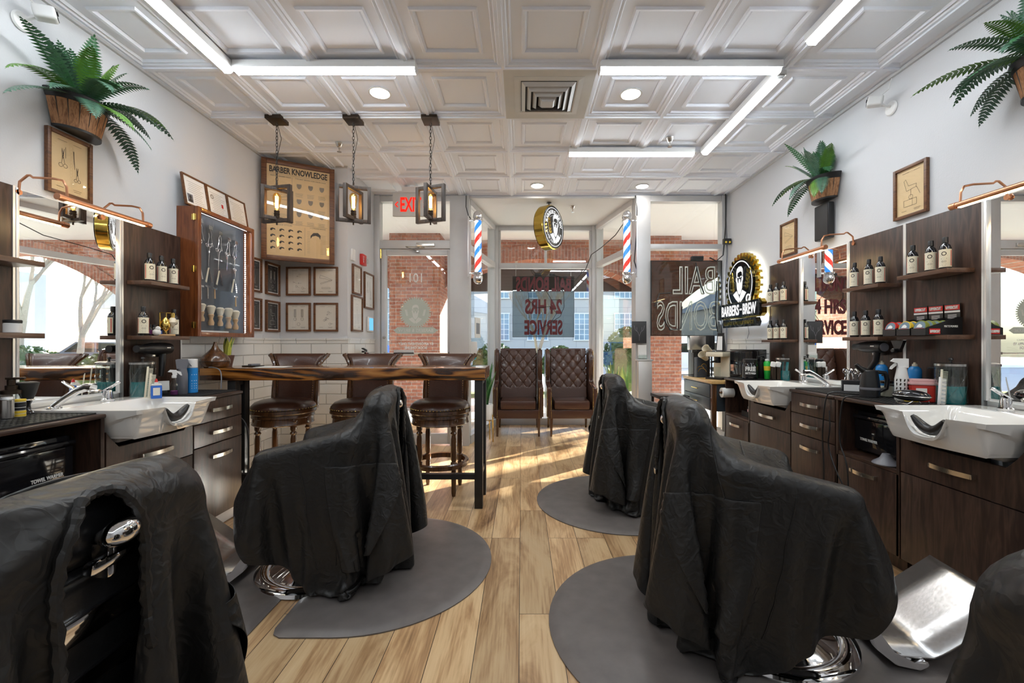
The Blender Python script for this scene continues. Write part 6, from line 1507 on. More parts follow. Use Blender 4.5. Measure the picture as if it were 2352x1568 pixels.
# tins in display trays
def pomade_tray(y, lb, col, k):
    t = thing('pomade_display', lb, 'display box', (W - .03, y, 1.275), RROT, 'black card trays of pomade tins')
    hw = .044
    MB().b2(-hw, hw, -.205, 0, 0, .003).b2(-hw, hw, -.205, -.202, .003, .038).build('tray', 'black', t)
    for q in (-1, 1): MB().prism([(.205, 0), (0, 0), (0, .10), (.03, .10), (.205, .040)], .002, (q * hw, 0, 0), (0, 0, R(-90))).build('tray_side', 'black', t)
    hd = MB().b2(-hw, hw, -.012, -.009, .06, .178).build('header_card', 'black', t)
    MB().b2(-hw + .002, hw - .002, -.0135, -.012, .142, .170).build('red_panel', 'red', hd); text('UPPERCUT', 'paperwh', hd, (0, -.0145, .156), .018, .070, bold=.001, vscale=1.2)
    MB().b2(-hw + .0, hw - .0, -.0130, -.012, .128, .138).build('white_band', 'paperwh', hd)
    MB().strokes([[(-.025, .115 - i * .006), (.025, .115 - i * .006)] for i in range(4)] + [[(-.02, .078), (.02, .078)]], .002, -.0125).build('small_print', 'paperwh', hd, smooth=False, fixn=False)
    if k == 0:
        sd = MB().b2(-.185, -.125, -.0015, 0, .006, .036).build('side_badge', 'red', t, (hw + .0025, 0, 0), (0, 0, 0))
        sd.rotation_euler = (0, 0, R(90)); 
        text('UPPERCUT', 'paperwh', t, (hw + .0045, -.155, .021), .014, .054, rot=(0, 0, R(90)), bold=.001, vscale=1.3); text('MATTE POMADE', 'paperwh', t, (hw + .0035, -.065, .048), .014, .075, rot=(0, 0, R(90)), vscale=1.2)
        MB().b2(-.2, 0, 0, 0.001, 0, .002).build('base_edge', 'black', t, (hw + .003, 0, 0), (0, 0, R(90)))
    for i in range(4):
        tin = thing('pomade_tin', ('front', 'second', 'third', 'rearmost')[i] + ' ' + col + '-rimmed pomade tin in the ' + lb.split(' tray')[0].replace('card ', '') + ' tray', 'tin', (W - .03 - .186 + i * .040, y, 1.275 + .0435), RROT, 'pomade tins in the trays')
        tin.rotation_euler = (R(-14), 0, RROT)
        MB().lathe([(0, -.012), (.038, -.012), (.039, -.009), (.039, .009), (0, .009)], 28, (0, 0, 0), (R(90), 0, 0)).build('tin_body', {'red': 'red', 'yellow': 'yellow', 'green': 'green'}[col] if col != 'green' else M['olive'], tin)
        MB().lathe([(0, 0), (.033, 0), (.034, .001), (.034, -.001)], 28, (0, -.0095, 0), (R(90), 0, 0)).build('lid_print', 'tinblue', tin)
        if i == 0:
            MB().b2(-.028, .028, -.0118, -.0105, -.020, -.007).build('red_label', 'red', tin); text('UPPERCUT', 'paperwh', tin, (0, -.013, -.0135), .011, .050, bold=.0006)
            MB().prism([(-.018, -.002), (-.012, .012), (-.002, .018), (.008, .014), (.018, .004), (.012, -.003)], .0006, (0, -.0116, 0)).build('figure', 'paperwh', tin)
M['olive'] = plain('olive rim', (0.20, 0.24, 0.04), 0.3); M['tinblue'] = plain('tin blue print', (0.16, 0.24, 0.30), 0.3)
pomade_tray(2.435, 'nearest card tray of pomade tins on the right lower shelf', 'green', 0)
pomade_tray(2.532, 'middle card tray of pomade tins on the right lower shelf', 'yellow', 1)
pomade_tray(2.628, 'farthest card tray of pomade tins on the right lower shelf', 'red', 2)

def cnt(s, px, d, z=MT):
    """world point on a side counter: photo column px read at distance d from that wall"""
    X = s * (W - d); Y = F * X / (px - VX); return (X, Y, z)
def simple(nm, lb, cat, loc, parts, rz=0, group=None):
    t = thing(nm, lb, cat, loc, rz, group)
    for pn, m, prof in parts:
        if callable(prof): mb = MB(); prof(mb); mb.build(pn, m, t)
        else: MB().lathe(prof, 24).build(pn, m, t)
    return t
def cyl(r, z0, z1, b=.003): return [(0, z0), (r - b, z0), (r, z0 + b), (r, z1 - b), (r - b, z1), (0, z1)]
# right counters
def comb_jar(loc, rz, lb, r=.062, h=.20, liq='tealliq', comb=True, k=1):
    t = thing('disinfectant_jar', lb, 'jar', loc, rz, 'disinfectant jars with combs')
    MB().lathe([(0, .003), (r - .004, .003), (r - .004, h * .48), (0, h * .48)], 28).build('liquid', liq, t)
    MB().lathe([(r - .003, 0), (r, .004), (r, h), (r - .003, h), (r - .003, .004), (0, .002)], 28).build('glass_body', 'clear', t)
    sp = MB()
    for q in range(7): sp.tube([((r + .0005) * math.cos(a + q * .9), (r + .0005) * math.sin(a + q * .9), .01 + (h - .03) * i / 10) for i, a in enumerate(np.linspace(0, 1.6, 11))], .0022, 5)
    sp.build('twisted_ribs', 'clear', t)
    MB().lathe([(0, h + .002), (r + .003, h + .002), (r + .003, h + .014), (r * .7, h + .020), (0, h + .020)], 28).build('lid', 'steel', t)
    MB().lathe([(0, h + .02), (.006, h + .02), (.005, h + .032), (.012, h + .036), (.008, h + .046), (0, h + .047)], 12).build('lid_knob', 'black', t)
    cb = MB()
    for i in range(5 if k else 3):
        a = i * 1.25; cb.box(.022, .004, h * .82, .030 * math.cos(a), .030 * math.sin(a), h * .48, .001, (.10 * math.sin(i), .12 * math.cos(i), a))
    cb.build('soaking_combs', 'black' if k else 'teal', t)
    return t
comb_jar((2.35, 2.375, MT), 0, 'large glass comb jar on the right counter beside the nearest mirror', .066, .205)
def comb(loc, rx, lb, m='cream', L=.19, rz=0):
    mb = MB().b2(-.016, -.006, -.0015, .0015, 0, L, .001)
    for i in range(30): mb.b2(-.006, .014, -.001, .001, .004 + i * (L - .01) / 30, .0065 + i * (L - .01) / 30)
    o = mb.build('comb', m, None, loc, (rx, R(4), rz)); return tag(o, lb, 'comb', 'combs leaning on the glass jars')
p = (2.275, 2.345, MT); comb((p[0], p[1] - .0, MT), R(-6), 'long cream comb leaning against the large comb jar on the right', 'label', .19, R(-35)); comb((p[0] - .025, p[1] - .02, MT), R(-8), 'shorter white comb leaning in front of the large comb jar', 'white', .15, R(-35))
simple('pump_bottle', 'black pump bottle with a bearded skull label on the right counter', 'bottle', (2.39, 2.475, MT), [('body', 'black', [(0, 0), (.032, 0), (.034, .004), (.034, .115), (.028, .13), (.012, .137), (0, .137)]), ('pump', 'black', lambda m: m.lathe(cyl(.013, .137, .155), 16).lathe(cyl(.004, .155, .185, .001), 8).b2(-.055, .012, -.007, .007, .183, .194, .003)), ('label_figure', 'paperwh', lambda m: m.prism(ell(0, .078, .013, .017, 16), .001, (0, -.0352, 0)).prism([(-.014, .06), (.014, .06), (.009, .036), (0, .03), (-.009, .036)], .001, (0, -.0352, 0)))], R(-25))

def taper(mb, w0, d0, w1, d1, z0, z1):
    v = [mb.bm.verts.new(p) for p in ((-w0, -d0, z0), (w0, -d0, z0), (w0, d0, z0), (-w0, d0, z0), (-w1, -d1, z1), (w1, -d1, z1), (w1, d1, z1), (-w1, d1, z1))]
    for f in ((0, 3, 2, 1), (4, 5, 6, 7), (0, 1, 5, 4), (1, 2, 6, 5), (2, 3, 7, 6), (3, 0, 4, 7)): mb.bm.faces.new([v[i] for i in f])
    bmesh.ops.bevel(mb.bm, geom=list({e for q in v for e in q.link_edges}), offset=.004, segments=2, affect='EDGES'); return mb
simple('sharps_box', 'red plastic sharps box with pale pink lid on the right counter', 'box', (2.275, 2.465, MT), [('box', 'redtr', lambda m: taper(m, .052, .034, .060, .040, 0, .095)), ('lid', 'pinktr', lambda m: m.b2(-.064, .064, -.044, .044, .096, .112, .004).b2(-.056, .056, -.036, .036, .112, .128, .004)), ('label', 'paperwh', lambda m: m.b2(-.035, .012, -.0415, -.0385, .02, .078))], R(-28))
for px, lb in ((2025, 'blue and white aerosol can left of the white spray bottle'), (2101, 'blue and white aerosol can right of the white spray bottle')):
    simple('aerosol_can', lb, 'aerosol can', cnt(1, px, .09), [('can', 'skyblue', [(0, 0), (.031, 0), (.033, .004), (.033, .165), (.030, .178), (.018, .192), (0, .192)]), ('nozzle', 'cream', [(0, .192), (.014, .192), (.013, .206), (.007, .208), (.006, .216), (0, .216)])], 0, 'blue aerosol cans')
simple('spray_bottle', 'white spray bottle printed with small black barber icons', 'spray bottle', cnt(1, 2071, .25), [
    ('body', 'white', [(0, 0), (.030, 0), (.033, .004), (.033, .125), (.026, .165), (.022, .195), (0, .195)]), ('head', 'white', lambda m: m.prism([(-.050, .225), (-.035, .242), (.028, .242), (.028, .19), (-.018, .19), (-.022, .215)], .036, (0, -.018, 0))),
    ('trigger', 'white', lambda m: m.prism([(-.026, .222), (-.05, .195), (-.055, .180), (-.046, .178), (-.022, .205)], .016, (0, -.008, 0))),
    ('icons', 'ink', lambda m: [m.poly([(.0336 * math.sin(a + u), -.0336 * math.cos(a + u), z + w_) for u, w_ in sh]) for i, a in enumerate((-.9, -.35, .2, .75)) for j, z in enumerate((.02, .045, .07, .095, .118)) for sh in ([((-.16, -.006), (.05, -.008), (.16, .004), (0, .009))], [((-.05, -.009), (.08, -.009), (.14, .007), (-.12, .008))])[(i + j) % 2]])], R(-30))
simple('kettle_blower', 'black hand blower with loop handle standing on the right counter', 'blower', cnt(1, 1998, .31), [('body', 'black', [(0, 0), (.048, 0), (.052, .005), (.052, .06), (.046, .11), (.040, .16), (.034, .165), (0, .165)]), ('band', 'grey', [(.0530, .045), (.0535, .047), (.0535, .058), (.0530, .06)]), ('handle', 'black', lambda m: m.tube([(.035, 0, .155), (.075, 0, .15), (.088, 0, .11), (.082, 0, .055), (.045, 0, .035)], [.012, .013, .013, .012, .012], 10)), ('spout', 'black', lambda m: m.tube([(-.02, 0, .155), (-.05, 0, .175), (-.072, 0, .20)], [.022, .016, .012], 10))], R(-20))
simple('cream_jar', 'squat glass jar of pale cream with dark lid beside the blue can', 'jar', cnt(1, 2037, .20), [('cream', 'cream', cyl(.034, .003, .066)), ('glass_body', 'clear', [(.036, 0), (.037, .004), (.037, .08), (.034, .085)]), ('lid', 'bronze', cyl(.035, .083, .10)), ('pump', 'bronze', lambda m: m.lathe(cyl(.012, .10, .13), 14).b2(-.03, .01, -.006, .006, .128, .138, .003))])
simple('cream_jar', 'small glass jar of pale cream behind the white spray bottle', 'jar', cnt(1, 2056, .15), [('cream', 'cream', cyl(.026, .003, .06)), ('glass_body', 'clear', [(.028, 0), (.029, .004), (.029, .075), (.027, .078)]), ('lid', 'silver', cyl(.028, .077, .088))])
simple('blade_pack', 'small yellow and blue packet lying in front of the sharps box', 'packet', cnt(1, 2094, .24), [('sleeve', 'yellow', lambda m: m.b2(-.032, .032, -.018, .018, 0, .018, .002)), ('top_flap', 'blue', lambda m: m.b2(-.030, .030, -.017, .017, .018, .023, .002))], R(-35))
simple('hand_massager', 'glossy black oval case with chrome wires on the right counter', 'case', (2.12, 2.36, MT), [('upper_shell', 'blackgloss', lambda m: m.sph(1, (0, 0, .048), (.085, .045, .030))), ('lower_shell', 'black', lambda m: m.sph(1, (0, 0, .040), (.083, .043, .024))), ('seam_band', 'steel', lambda m: m.tube([(.085 * math.cos(a), .045 * math.sin(a), .045) for a in np.linspace(0, 2 * PI, 28, endpoint=False)], .0022, 6, closed=True)), ('wire_feet', 'steel', lambda m: m.tube([(-.055, -.03, .02), (-.045, -.035, .003), (.0, -.04, .003), (.02, -.03, .02)], .003, 6).tube([(.02, .03, .02), (.03, .035, .003), (.06, .03, .003), (.068, .02, .02)], .003, 6))], R(-62))
sc_ = simple('scissor_stand', 'black block stand with a white card in front on the right counter', 'scissor stand', cnt(1, 1955, .17), [('block', 'black', lambda m: m.b2(-.055, .055, -.03, .03, 0, .075, .004)), ('front_card', 'paperwh', lambda m: m.b2(-.045, .052, -.034, -.031, .002, .045))], R(-30))
for i, (dx, dy) in enumerate(((-.035, .0), (-.012, .012), (.012, -.010), (.036, .006))):
    p = Vector((dx, dy, .076)); p.rotate(Euler((0, 0, R(-30)))); b0 = sc_.location
    t = thing('scissors', 'silver scissors upright in the black stand, ' + ('first', 'second', 'third', 'fourth')[i] + ' from the tall mirror', 'scissors', (b0.x + p.x, b0.y + p.y, b0.z + p.z + .0), R(20 + 40 * i), 'scissors in the black stand'); t.rotation_euler = (R(8 * math.sin(i * 2)), R(8 * math.cos(i)), R(20 + 40 * i))
    for q in (-1, 1):
        MB().tube([(q * .016 + .012 * math.cos(u), 0, .062 + .015 * math.sin(u)) for u in [2 * PI * k / 12 for k in range(12)]], .003, 6, closed=True).build('finger_ring', 'chrome', t)
        MB().tube([(q * .010, 0, .05), (0, 0, .02), (-q * .002, 0, -.0)], [.0035, .004, .003], 6).build('shank', 'chrome', t)
def dryer(loc, rz, lb, tilt=0):
    t = thing('hair_dryer', lb, 'hair dryer', loc, rz, 'black hair dryers on the panels')
    MB().lathe([(0, -.10), (.030, -.10), (.036, -.095), (.038, -.06), (.037, .04), (.030, .09), (.022, .11), (.022, .15), (0, .15)], 26, (0, 0, 0), (0, R(-90), 0)).build('barrel', 'black', t)
    MB().lathe([(0, -.104), (.027, -.104), (.029, -.098), (0, -.098)], 20, (0, 0, 0), (0, R(-90), 0)).build('rear_grille', 'grey', t)
    MB().tube([(.045, 0, -.03), (.040, -.003, -.09), (.025 - tilt, -.006, -.18)], [.019, .018, .014], 12).build('handle', 'black', t)
    MB().box(.05, .06, .02, .01, .045, -.045, .004).tube([(.01, .075, -.045), (.01, .02, -.045)], .008).build('wall_holder', 'steel', t)
    MB().box(.03, .001, .006, .05, -.038, .006).build('badge', 'silver', t)
    return t
dryer((-W + .105, 2.80, 1.195), LROT, 'black hair dryer held on the left wall panel above the comb jar'); dryer((W - .115, 2.905, 1.205), RROT, 'black hair dryer held on the right wall panel beside the tall mirror', .06)
simple('phone_clamp', 'black clamp bracket hanging below the lower right shelf', 'bracket', (W - .13, 2.68, 1.225), [('clamp', 'black', lambda m: m.prism([(-.045, .022), (.045, .022), (.03, -.01), (.012, -.05), (-.012, -.05), (-.03, -.01)], .02, (0, -.01, 0))), ('knob', 'black', lambda m: m.lathe(cyl(.014, 0, .03), 14, (0, -.01, -.04), (R(90), 0, 0)))], RROT)
# far right counter
simple('powder_tub', 'big black tub with bold white lettering on the far right counter', 'tub', cnt(1, 1723, .33), [('body', 'blackgloss', [(0, 0), (.060, 0), (.066, .006), (.066, .125), (.055, .15), (0, .15)]), ('lid', 'black', cyl(.060, .15, .185)), ('label', 'black', [(.0668, .02), (.0668, .12)])], R(-55))
t_ = bpy.data.objects['powder_tub']; text('FREE', 'paperwh', t_, (0, -.069, .095), .045, .085, bold=.002, vscale=1.2); text('MATTE WASH', 'paperwh', t_, (0, -.069, .055), .025, .085, bold=.001)
t_.rotation_euler = (0, 0, R(-25))
simple('shaker', 'tall black shaker bottle behind the big black tub', 'shaker', cnt(1, 1747, .22), [('cup', 'black', [(0, 0), (.026, 0), (.028, .003), (.032, .16), (0, .16)]), ('lid', 'blackgloss', [(0, .161), (.031, .161), (.036, .205), (.030, .21), (0, .21)])])
simple('green_bottle', 'bright green bottle on the far right counter', 'bottle', cnt(1, 1762, .19), [('body', 'green', [(0, 0), (.022, 0), (.024, .003), (.030, .15), (.020, .165), (0, .165)]), ('cap', 'paperwh', cyl(.018, .166, .185)), ('label', 'yellow', [(.0275, .08), (.0292, .12)])])
for px, d_, lb in ((1776, .24, 'white topped clipper standing beside the green bottle'), (1787, .20, 'white topped clipper standing beside the teal comb jar')):
    simple('clipper', lb, 'hair clipper', cnt(1, px, d_), [('body', 'bronze', lambda m: m.box(.035, .03, .12, 0, 0, .06, .008)), ('head', 'white', lambda m: m.box(.038, .03, .045, 0, 0, .145, .008, (.2, .2, 0))), ('stand', 'black', lambda m: m.b2(-.025, .025, -.022, .022, 0, .012, .003))], 0, 'clippers on the far right counter')
comb_jar(cnt(1, 1799, .13), 0, 'teal comb jar on the far right counter beside the mirror', .055, .185, 'tealliq', k=0)
simple('glass_spray', 'clear spray bottle in the black tray inside the far right open cabinet', 'spray bottle', (2.13, 3.90, .577), [('bottle', 'clear', cyl(.028, 0, .10)), ('head', 'clear', lambda m: m.lathe(cyl(.01, .10, .13), 12).box(.05, .02, .02, -.01, 0, .135, .004))])
simple('tool_tray', 'black plastic tray inside the far right open cabinet', 'tray', (2.15, 3.96, .553), [('tray', 'black', lambda m: m.b2(-.09, .09, -.10, .10, 0, .006).b2(-.09, -.084, -.10, .10, .006, .05).b2(.084, .09, -.10, .10, .006, .05).b2(-.084, .084, -.10, -.094, .006, .05).b2(-.084, .084, .094, .10, .006, .05))])
simple('dark_bottle', 'dark bottle with pink label in the tray of the far right open cabinet', 'bottle', (2.11, 4.01, .561), [('bottle', 'blackgloss', [(0, 0), (.02, 0), (.021, .08), (.012, .09), (0, .09)]), ('cap', 'steel', cyl(.013, .09, .11)), ('label', 'pinktr', [(.0215, .02), (.0215, .06)])])
simple('bowl_stand', 'small grey cone stand on the shelf of the right open cabinet', 'stand', (2.035, 2.42, .554), [('cone', 'grey', [(0, 0), (.062, 0), (.066, .006), (.060, .014), (.030, .035), (.018, .06), (0, .06)])])
# towel warmers
def warmer(loc, rz, lb, fl):
    t = thing('towel_warmer', lb, 'towel warmer', loc, rz, 'black towel warmers in the open cabinets')
    MB().b2(-.205, .205, 0, .30, .012, .255, .012).build('case', 'blackgloss', t)
    dr = MB().b2(-.20, .20, -.018, -.001, .02, .205, .006).build('door', 'blackgloss', t)
    MB().tube([(-.20, -.018, .222), (-.1, -.034, .226), (.1, -.034, .226), (.20, -.018, .222)], .012, 8).build('handle_bar', 'blackgloss', dr)
    MB().b2(fl * .14 - .03, fl * .14 + .03, -.022, -.018, .10, .14, .002).build('latch', 'steel', dr)
    text('TOWEL WARMER', 'paperwh', dr, (-fl * .09, -.0195, .088), .022, .13, bold=.0006)
    for q in (-1, 1): MB().b2(q * .17 - .015, q * .17 + .015, .02, .26, 0, .012).build('foot', 'black', t)
    return t
warmer((-2.085, 1.80, .554), LROT, 'black towel warmer in the open cabinet at the left edge', -1)
warmer((2.115, 2.53, .554), RROT, 'black towel warmer in the open cabinet on the right', 1)
# cables on the right drawers
def cable(nm, pts, r, lb, m='black'):
    # smooth the path
    P = [Vector(p) for p in pts]
    for _ in range(3):
        Q = [P[0]]
        for a, b in zip(P, P[1:]): Q += [a * .75 + b * .25, a * .25 + b * .75]
        Q.append(P[-1]); P = Q
    o = MB().tube(P, r, 6).build(nm, m); return tag(o, lb, 'cable', 'loose cables')
cable('dryer_cable', [(2.15, 2.70, .91), (2.08, 2.72, .91), (2.0, 2.78, .92), (1.965, 2.80, .90), (1.955, 2.81, .75), (1.962, 2.83, .60), (1.955, 2.80, .40), (1.96, 2.82, .25)], .0045, 'black cable hanging down the right three-drawer cabinet, nearer the bowl')
cable('dryer_cable', [(2.14, 2.62, .905), (2.05, 2.60, .908), (1.985, 2.64, .912), (1.962, 2.66, .88), (1.958, 2.68, .62), (1.965, 2.62, .52), (1.96, 2.60, .35)], .0045, 'black cable looping in front of the right open cabinet')
cable('twisted_cable', [(1.965, 2.77, .80), (1.95, 2.74, .68), (1.96, 2.78, .58), (1.95, 2.70, .45), (1.96, 2.64, .36)], .0045, 'black cable twisted between the right drawers and the open cabinet')
cable('charging_cable', [(-2.30, 3.19, 1.052), (-2.26, 3.17, 1.056), (-2.19, 3.155, 1.04), (-2.165, 3.13, .97), (-2.16, 3.115, .905)], .004, 'grey charging cable curling off the bar table by the diffuser', 'grey')
cable('floor_cable', [(-2.35, 3.13, .75), (-2.0, 3.135, .72), (-1.97, 3.14, .5), (-2.0, 3.15, .1), (-2.2, 3.16, .01)], .005, 'black cable trailing behind the left three-drawer cabinet')
# left counter by the display case
comb_jar(cnt(-1, 328, .125), 0, 'teal comb jar on the left counter beside the mirror', .062, .20)
p = cnt(-1, 338, .20); comb((p[0], p[1], MT), R(-6), 'long cream comb leaning against the teal jar on the left counter', 'label', .19, R(35)); comb((p[0] + .03, p[1] - .01, MT), R(-6), 'fine cream comb in front of the teal jar on the left counter', 'label', .15, R(35))
simple('tonic_bottle', 'small blue tonic bottle with red cap on the left counter', 'bottle', cnt(-1, 359, .27), [('body', 'blue', lambda m: m.b2(-.026, .026, -.015, .015, 0, .078, .005)), ('shoulder', 'paperwh', lambda m: m.b2(-.024, .024, -.014, .014, .078, .088, .003).lathe(cyl(.010, .088, .098, .001), 12)), ('cap', 'red', [(0, .098), (.009, .098), (.004, .118), (0, .118)]), ('label', 'paperlt', lambda m: m.b2(-.016, .016, -.0168, -.0152, .02, .065))], R(45))
simple('card_on_stand', 'small white card standing behind the blue tonic bottle', 'card', cnt(-1, 375, .17), [('card', 'paperwh', lambda m: m.b2(-.03, .03, -.002, .002, .03, .09)), ('stand', 'black', lambda m: m.b2(-.02, .02, -.012, .012, 0, .03, .003))], R(45))
simple('mist_bottle', 'small clear spray bottle with purple liquid on the left counter', 'spray bottle', cnt(-1, 400, .25), [('liquid', 'purple', cyl(.0195, .003, .032)), ('bottle', 'clear', [(0, 0), (.021, 0), (.023, .003), (.022, .06), (.010, .10), (.009, .11), (0, .11)]), ('collar', 'white', cyl(.013, .11, .128, .002)), ('trigger_head', 'white', lambda m: m.prism([(-.032, .150), (-.020, .163), (.012, .160), (.016, .128), (-.008, .128), (-.010, .146)], .018, (0, -.009, 0)).prism([(.012, .156), (.034, .148), (.040, .125), (.034, .125), (.012, .146)], .008, (0, -.004, 0)))], R(40))
simple('spray_bottle', 'matt grey spray bottle beside the blue aerosol on the left counter', 'spray bottle', cnt(-1, 418, .24), [('body', 'grey', [(0, 0), (.028, 0), (.031, .004), (.031, .13), (.026, .16), (.026, .165), (0, .165)]), ('head', 'grey', lambda m: m.prism([(-.028, .165), (-.034, .222), (-.02, .228), (.03, .226), (.034, .205), (.024, .165)], .042, (0, -.021, 0))), ('trigger', 'grey', lambda m: m.prism([(.03, .212), (.052, .180), (.045, .178), (.022, .20)], .014, (0, -.007, 0)))], R(40))
simple('aerosol_can', 'blue aerosol can with a wide white cap on the left counter', 'aerosol can', cnt(-1, 441, .25), [('can', 'skyblue', cyl(.033, 0, .165)), ('cap', 'white', cyl(.032, .166, .225)), ('print', 'paperwh', lambda m: [m.poly([(.0335 * math.sin(a), -.0335 * math.cos(a), z + q) for a, q in ((a0, 0), (a0 + .5, 0), (a0 + .5, .004), (a0, .004))]) for a0 in (-.1, .3) for z in (.03, .045, .06, .08, .12)])], R(40))
# vials, gold stand on lower left shelf
for i, px in enumerate((344, 353, 367)):
    simple('oil_vial', ('small dark vial with purple label on the lower left shelf', 'small dark vial, middle of three on the lower left shelf', 'small dark vial with blue label on the lower left shelf')[i], 'vial', cnt(-1, px, .12, 1.277), [('glass', 'blackgloss', [(0, 0), (.012, 0), (.013, .002), (.013, .045), (.008, .052), (0, .052)]), ('cap', 'black', cyl(.009, .052, .072, .001)), ('label', ('purple', 'paperwh', 'blue')[i], [(.0134, .010), (.0134, .036)])], 0, 'small vials on the lower left shelf')
simple('crumpled_wrapper', 'crumpled white wrapper on the lower left shelf', 'wrapper', cnt(-1, 360, .16, 1.277), [('foil', 'paperwh', lambda m: m.sph(.022, (0, 0, .022), (1.2, .8, 1), 7, 5).sph(.016, (.008, .0, .045), (1, .8, 1), 6, 4))])
simple('shaving_stand', 'polished gold shaving stand with brush on a wooden foot', 'shaving stand', cnt(-1, 382, .15, 1.277), [('wooden_foot', 'lightwood', lambda m: m.b2(-.045, .045, -.022, .022, 0, .012, .003)), ('frame', 'brass', lambda m: m.tube([(0, 0, .012), (0, 0, .15), (-.03, 0, .152)], .004, 8).tube([(0, 0, .15), (.03, 0, .15)], .004, 8)), ('bowl', 'brass', lambda m: m.lathe([(0, .02), (.006, .02), (.006, .03), (.022, .045), (.027, .07), (.020, .10), (.008, .12), (0, .12)], 20, (-.004, 0, 0))), ('razor', 'brass', lambda m: m.tube([(-.032, 0, .04), (-.032, 0, .15)], .005, 8)), ('brush', 'cream', lambda m: m.lathe([(0, 0), (.010, .02), (.022, .04), (.016, .065), (.010, .07), (0, .07)], 16, (.032, 0, .05))), ('brush_handle', 'brass', lambda m: m.lathe(cyl(.012, .12, .152), 14, (.032, 0, 0)))], R(45))
simple('jar', 'small white jar with a black lid on the lower shelf at the left edge', 'jar', (-2.33, 1.985, 1.277), [('body', 'paperwh', cyl(.03, 0, .045)), ('lid', 'black', cyl(.031, .045, .06))])
# left edge counter
simple('steel_can', 'brushed steel can on the counter at the left edge', 'can', cnt(-1, 17, .20), [('can', 'steel', cyl(.022, 0, .085)), ('neck', 'silver', [(0, .085), (.022, .085), (.020, .095), (0, .095)])])
simple('pump_jar', 'glass jar with a dark bronze pump at the left edge', 'jar', cnt(-1, 26, .13), [('glass', 'clear', cyl(.034, 0, .10)), ('filling', 'cream', cyl(.031, .003, .07)), ('lid', 'bronze', [(0, .10), (.034, .10), (.034, .115), (.020, .12), (.020, .138), (0, .138)]), ('pump', 'bronze', lambda m: m.lathe(cyl(.014, .138, .165, .002), 16).b2(-.018, .048, -.008, .008, .165, .175, .003))], R(20))
for i, (m_, z) in enumerate((('yellow', 0), ('black', .028), ('black', .052))):
    simple('wax_pot', ('yellow wax pot at the bottom of the small stack', 'dark labelled wax pot in the middle of the small stack', 'dark labelled wax pot on top of the small stack')[i], 'pot', (cnt(-1, 45, .20)[0], cnt(-1, 45, .20)[1], MT + z), [('pot', 'cream' if m_ == 'yellow' else 'paperwh', cyl(.020, 0, .017, .002)), ('lid', m_ if i != 2 else 'yellow', cyl(.0208, .017, .0275, .001)), ('label', m_, [(.0204, .003), (.0204, .014)])], 0, 'stack of small wax pots')
simple('neck_brush', 'black neck duster brush with chrome waist beside the left basin', 'brush', cnt(-1, 63, .14), [('bristles', 'rubber', [(0, .07), (.020, .07), (.030, .10), (.040, .145), (.030, .150), (0, .148)]), ('ferrule', 'steel', [(.020, .062), (.024, .064), (.023, .07), (.02, .071)]), ('handle', 'blackgloss', [(0, 0), (.022, 0), (.023, .004), (.012, .02), (.011, .045), (.018, .062), (0, .062)])])
simple('trimmer', 'black trimmer lying on the mat at the left edge', 'trimmer', (-2.16, 1.72, MT + .01), [('body', 'black', lambda m: m.box(.035, .15, .022, 0, 0, .005, .008)), ('head', 'steel', lambda m: m.box(.03, .02, .012, 0, .082, .006, .002))], R(20))
# bar table items
simple('aroma_diffuser', 'dark wood drop-shaped diffuser on the bar table against the left wall', 'diffuser', (-2.325, 3.29, 1.045), [('base', 'dwood', [(0, 0), (.070, 0), (.088, .012), (.097, .035), (.098, .048), (0, .048)]), ('cover', 'dwood', [(.098, .050), (.094, .068), (.078, .092), (.050, .118), (.026, .145), (.014, .175), (.009, .195), (0, .195)]), ('seam', 'bronze', [(.0975, .046), (.099, .048), (.099, .050), (.0975, .052)])])
def snake_plant(loc, lb, n, h, pot, potprof, seed, w=.022, stand=None, z0=None):
    rnd = random.Random(seed); t = thing('snake_plant', lb, 'potted plant', loc, 0, None)
    MB().lathe(potprof, 26).build('pot', pot, t); top = max(z for r, z in potprof); MB().lathe([(0, top - .02), (max(r for r, z in potprof) - .01, top - .02)], 20).build('soil', 'bronze', t)
    for k in range(n):
        a = rnd.uniform(0, 2 * PI); lean = rnd.uniform(.02, .28); L = h * rnd.uniform(.6, 1); tw = rnd.uniform(-.5, .5); r0 = rnd.uniform(0, .35) * max(r for r, z in potprof)
        def f(u, v, half=1.0):
            ww = w * half * (math.sin(PI * (v * .9 + .1)) ** .55) * (1 - v ** 5); x = r0 + lean * L * v ** 1.6; aa = a + tw * v
            pz = top - .02 + L * v; cx, cy = x * math.cos(a), x * math.sin(a); s_ = (u - .5) * 2 * ww
            return (cx - s_ * math.sin(aa), cy + s_ * math.cos(aa), pz) if half != 1 else (cx - s_ * math.sin(aa) + .004 * abs(u - .5) * math.cos(a), cy + s_ * math.cos(aa), pz)
        lf = MB().grid(lambda u, v: f(u, v), 5, 12).build('leaf', 'snakey' if seed != 3 else 'snake', t); md = lf.modifiers.new('s', 'SOLIDIFY'); md.thickness = .003
        inn = MB().grid(lambda u, v: f(u, v, .72), 3, 12).build('leaf_blade', 'snake', lf); md = inn.modifiers.new('s', 'SOLIDIFY'); md.thickness = .005; md.offset = 0
    return t
snake_plant((-2.345, 3.46, 1.045), 'small yellow-edged snake plant in a brown pot beside the diffuser', 7, .17, 'terra', [(0, 0), (.030, 0), (.045, .075), (.047, .09), (.041, .09), (0, .085)], 1, .024)
simple('phone', 'black phone and remote lying on the bar table by the snake plant', 'phone', (-2.13, 3.44, 1.045), [('phone', 'black', lambda m: m.b2(-.04, .04, -.075, .075, 0, .009, .004)), ('case_edge', 'grey', lambda m: m.b2(-.03, .05, -.02, .02, .009, .022, .004))], R(70))
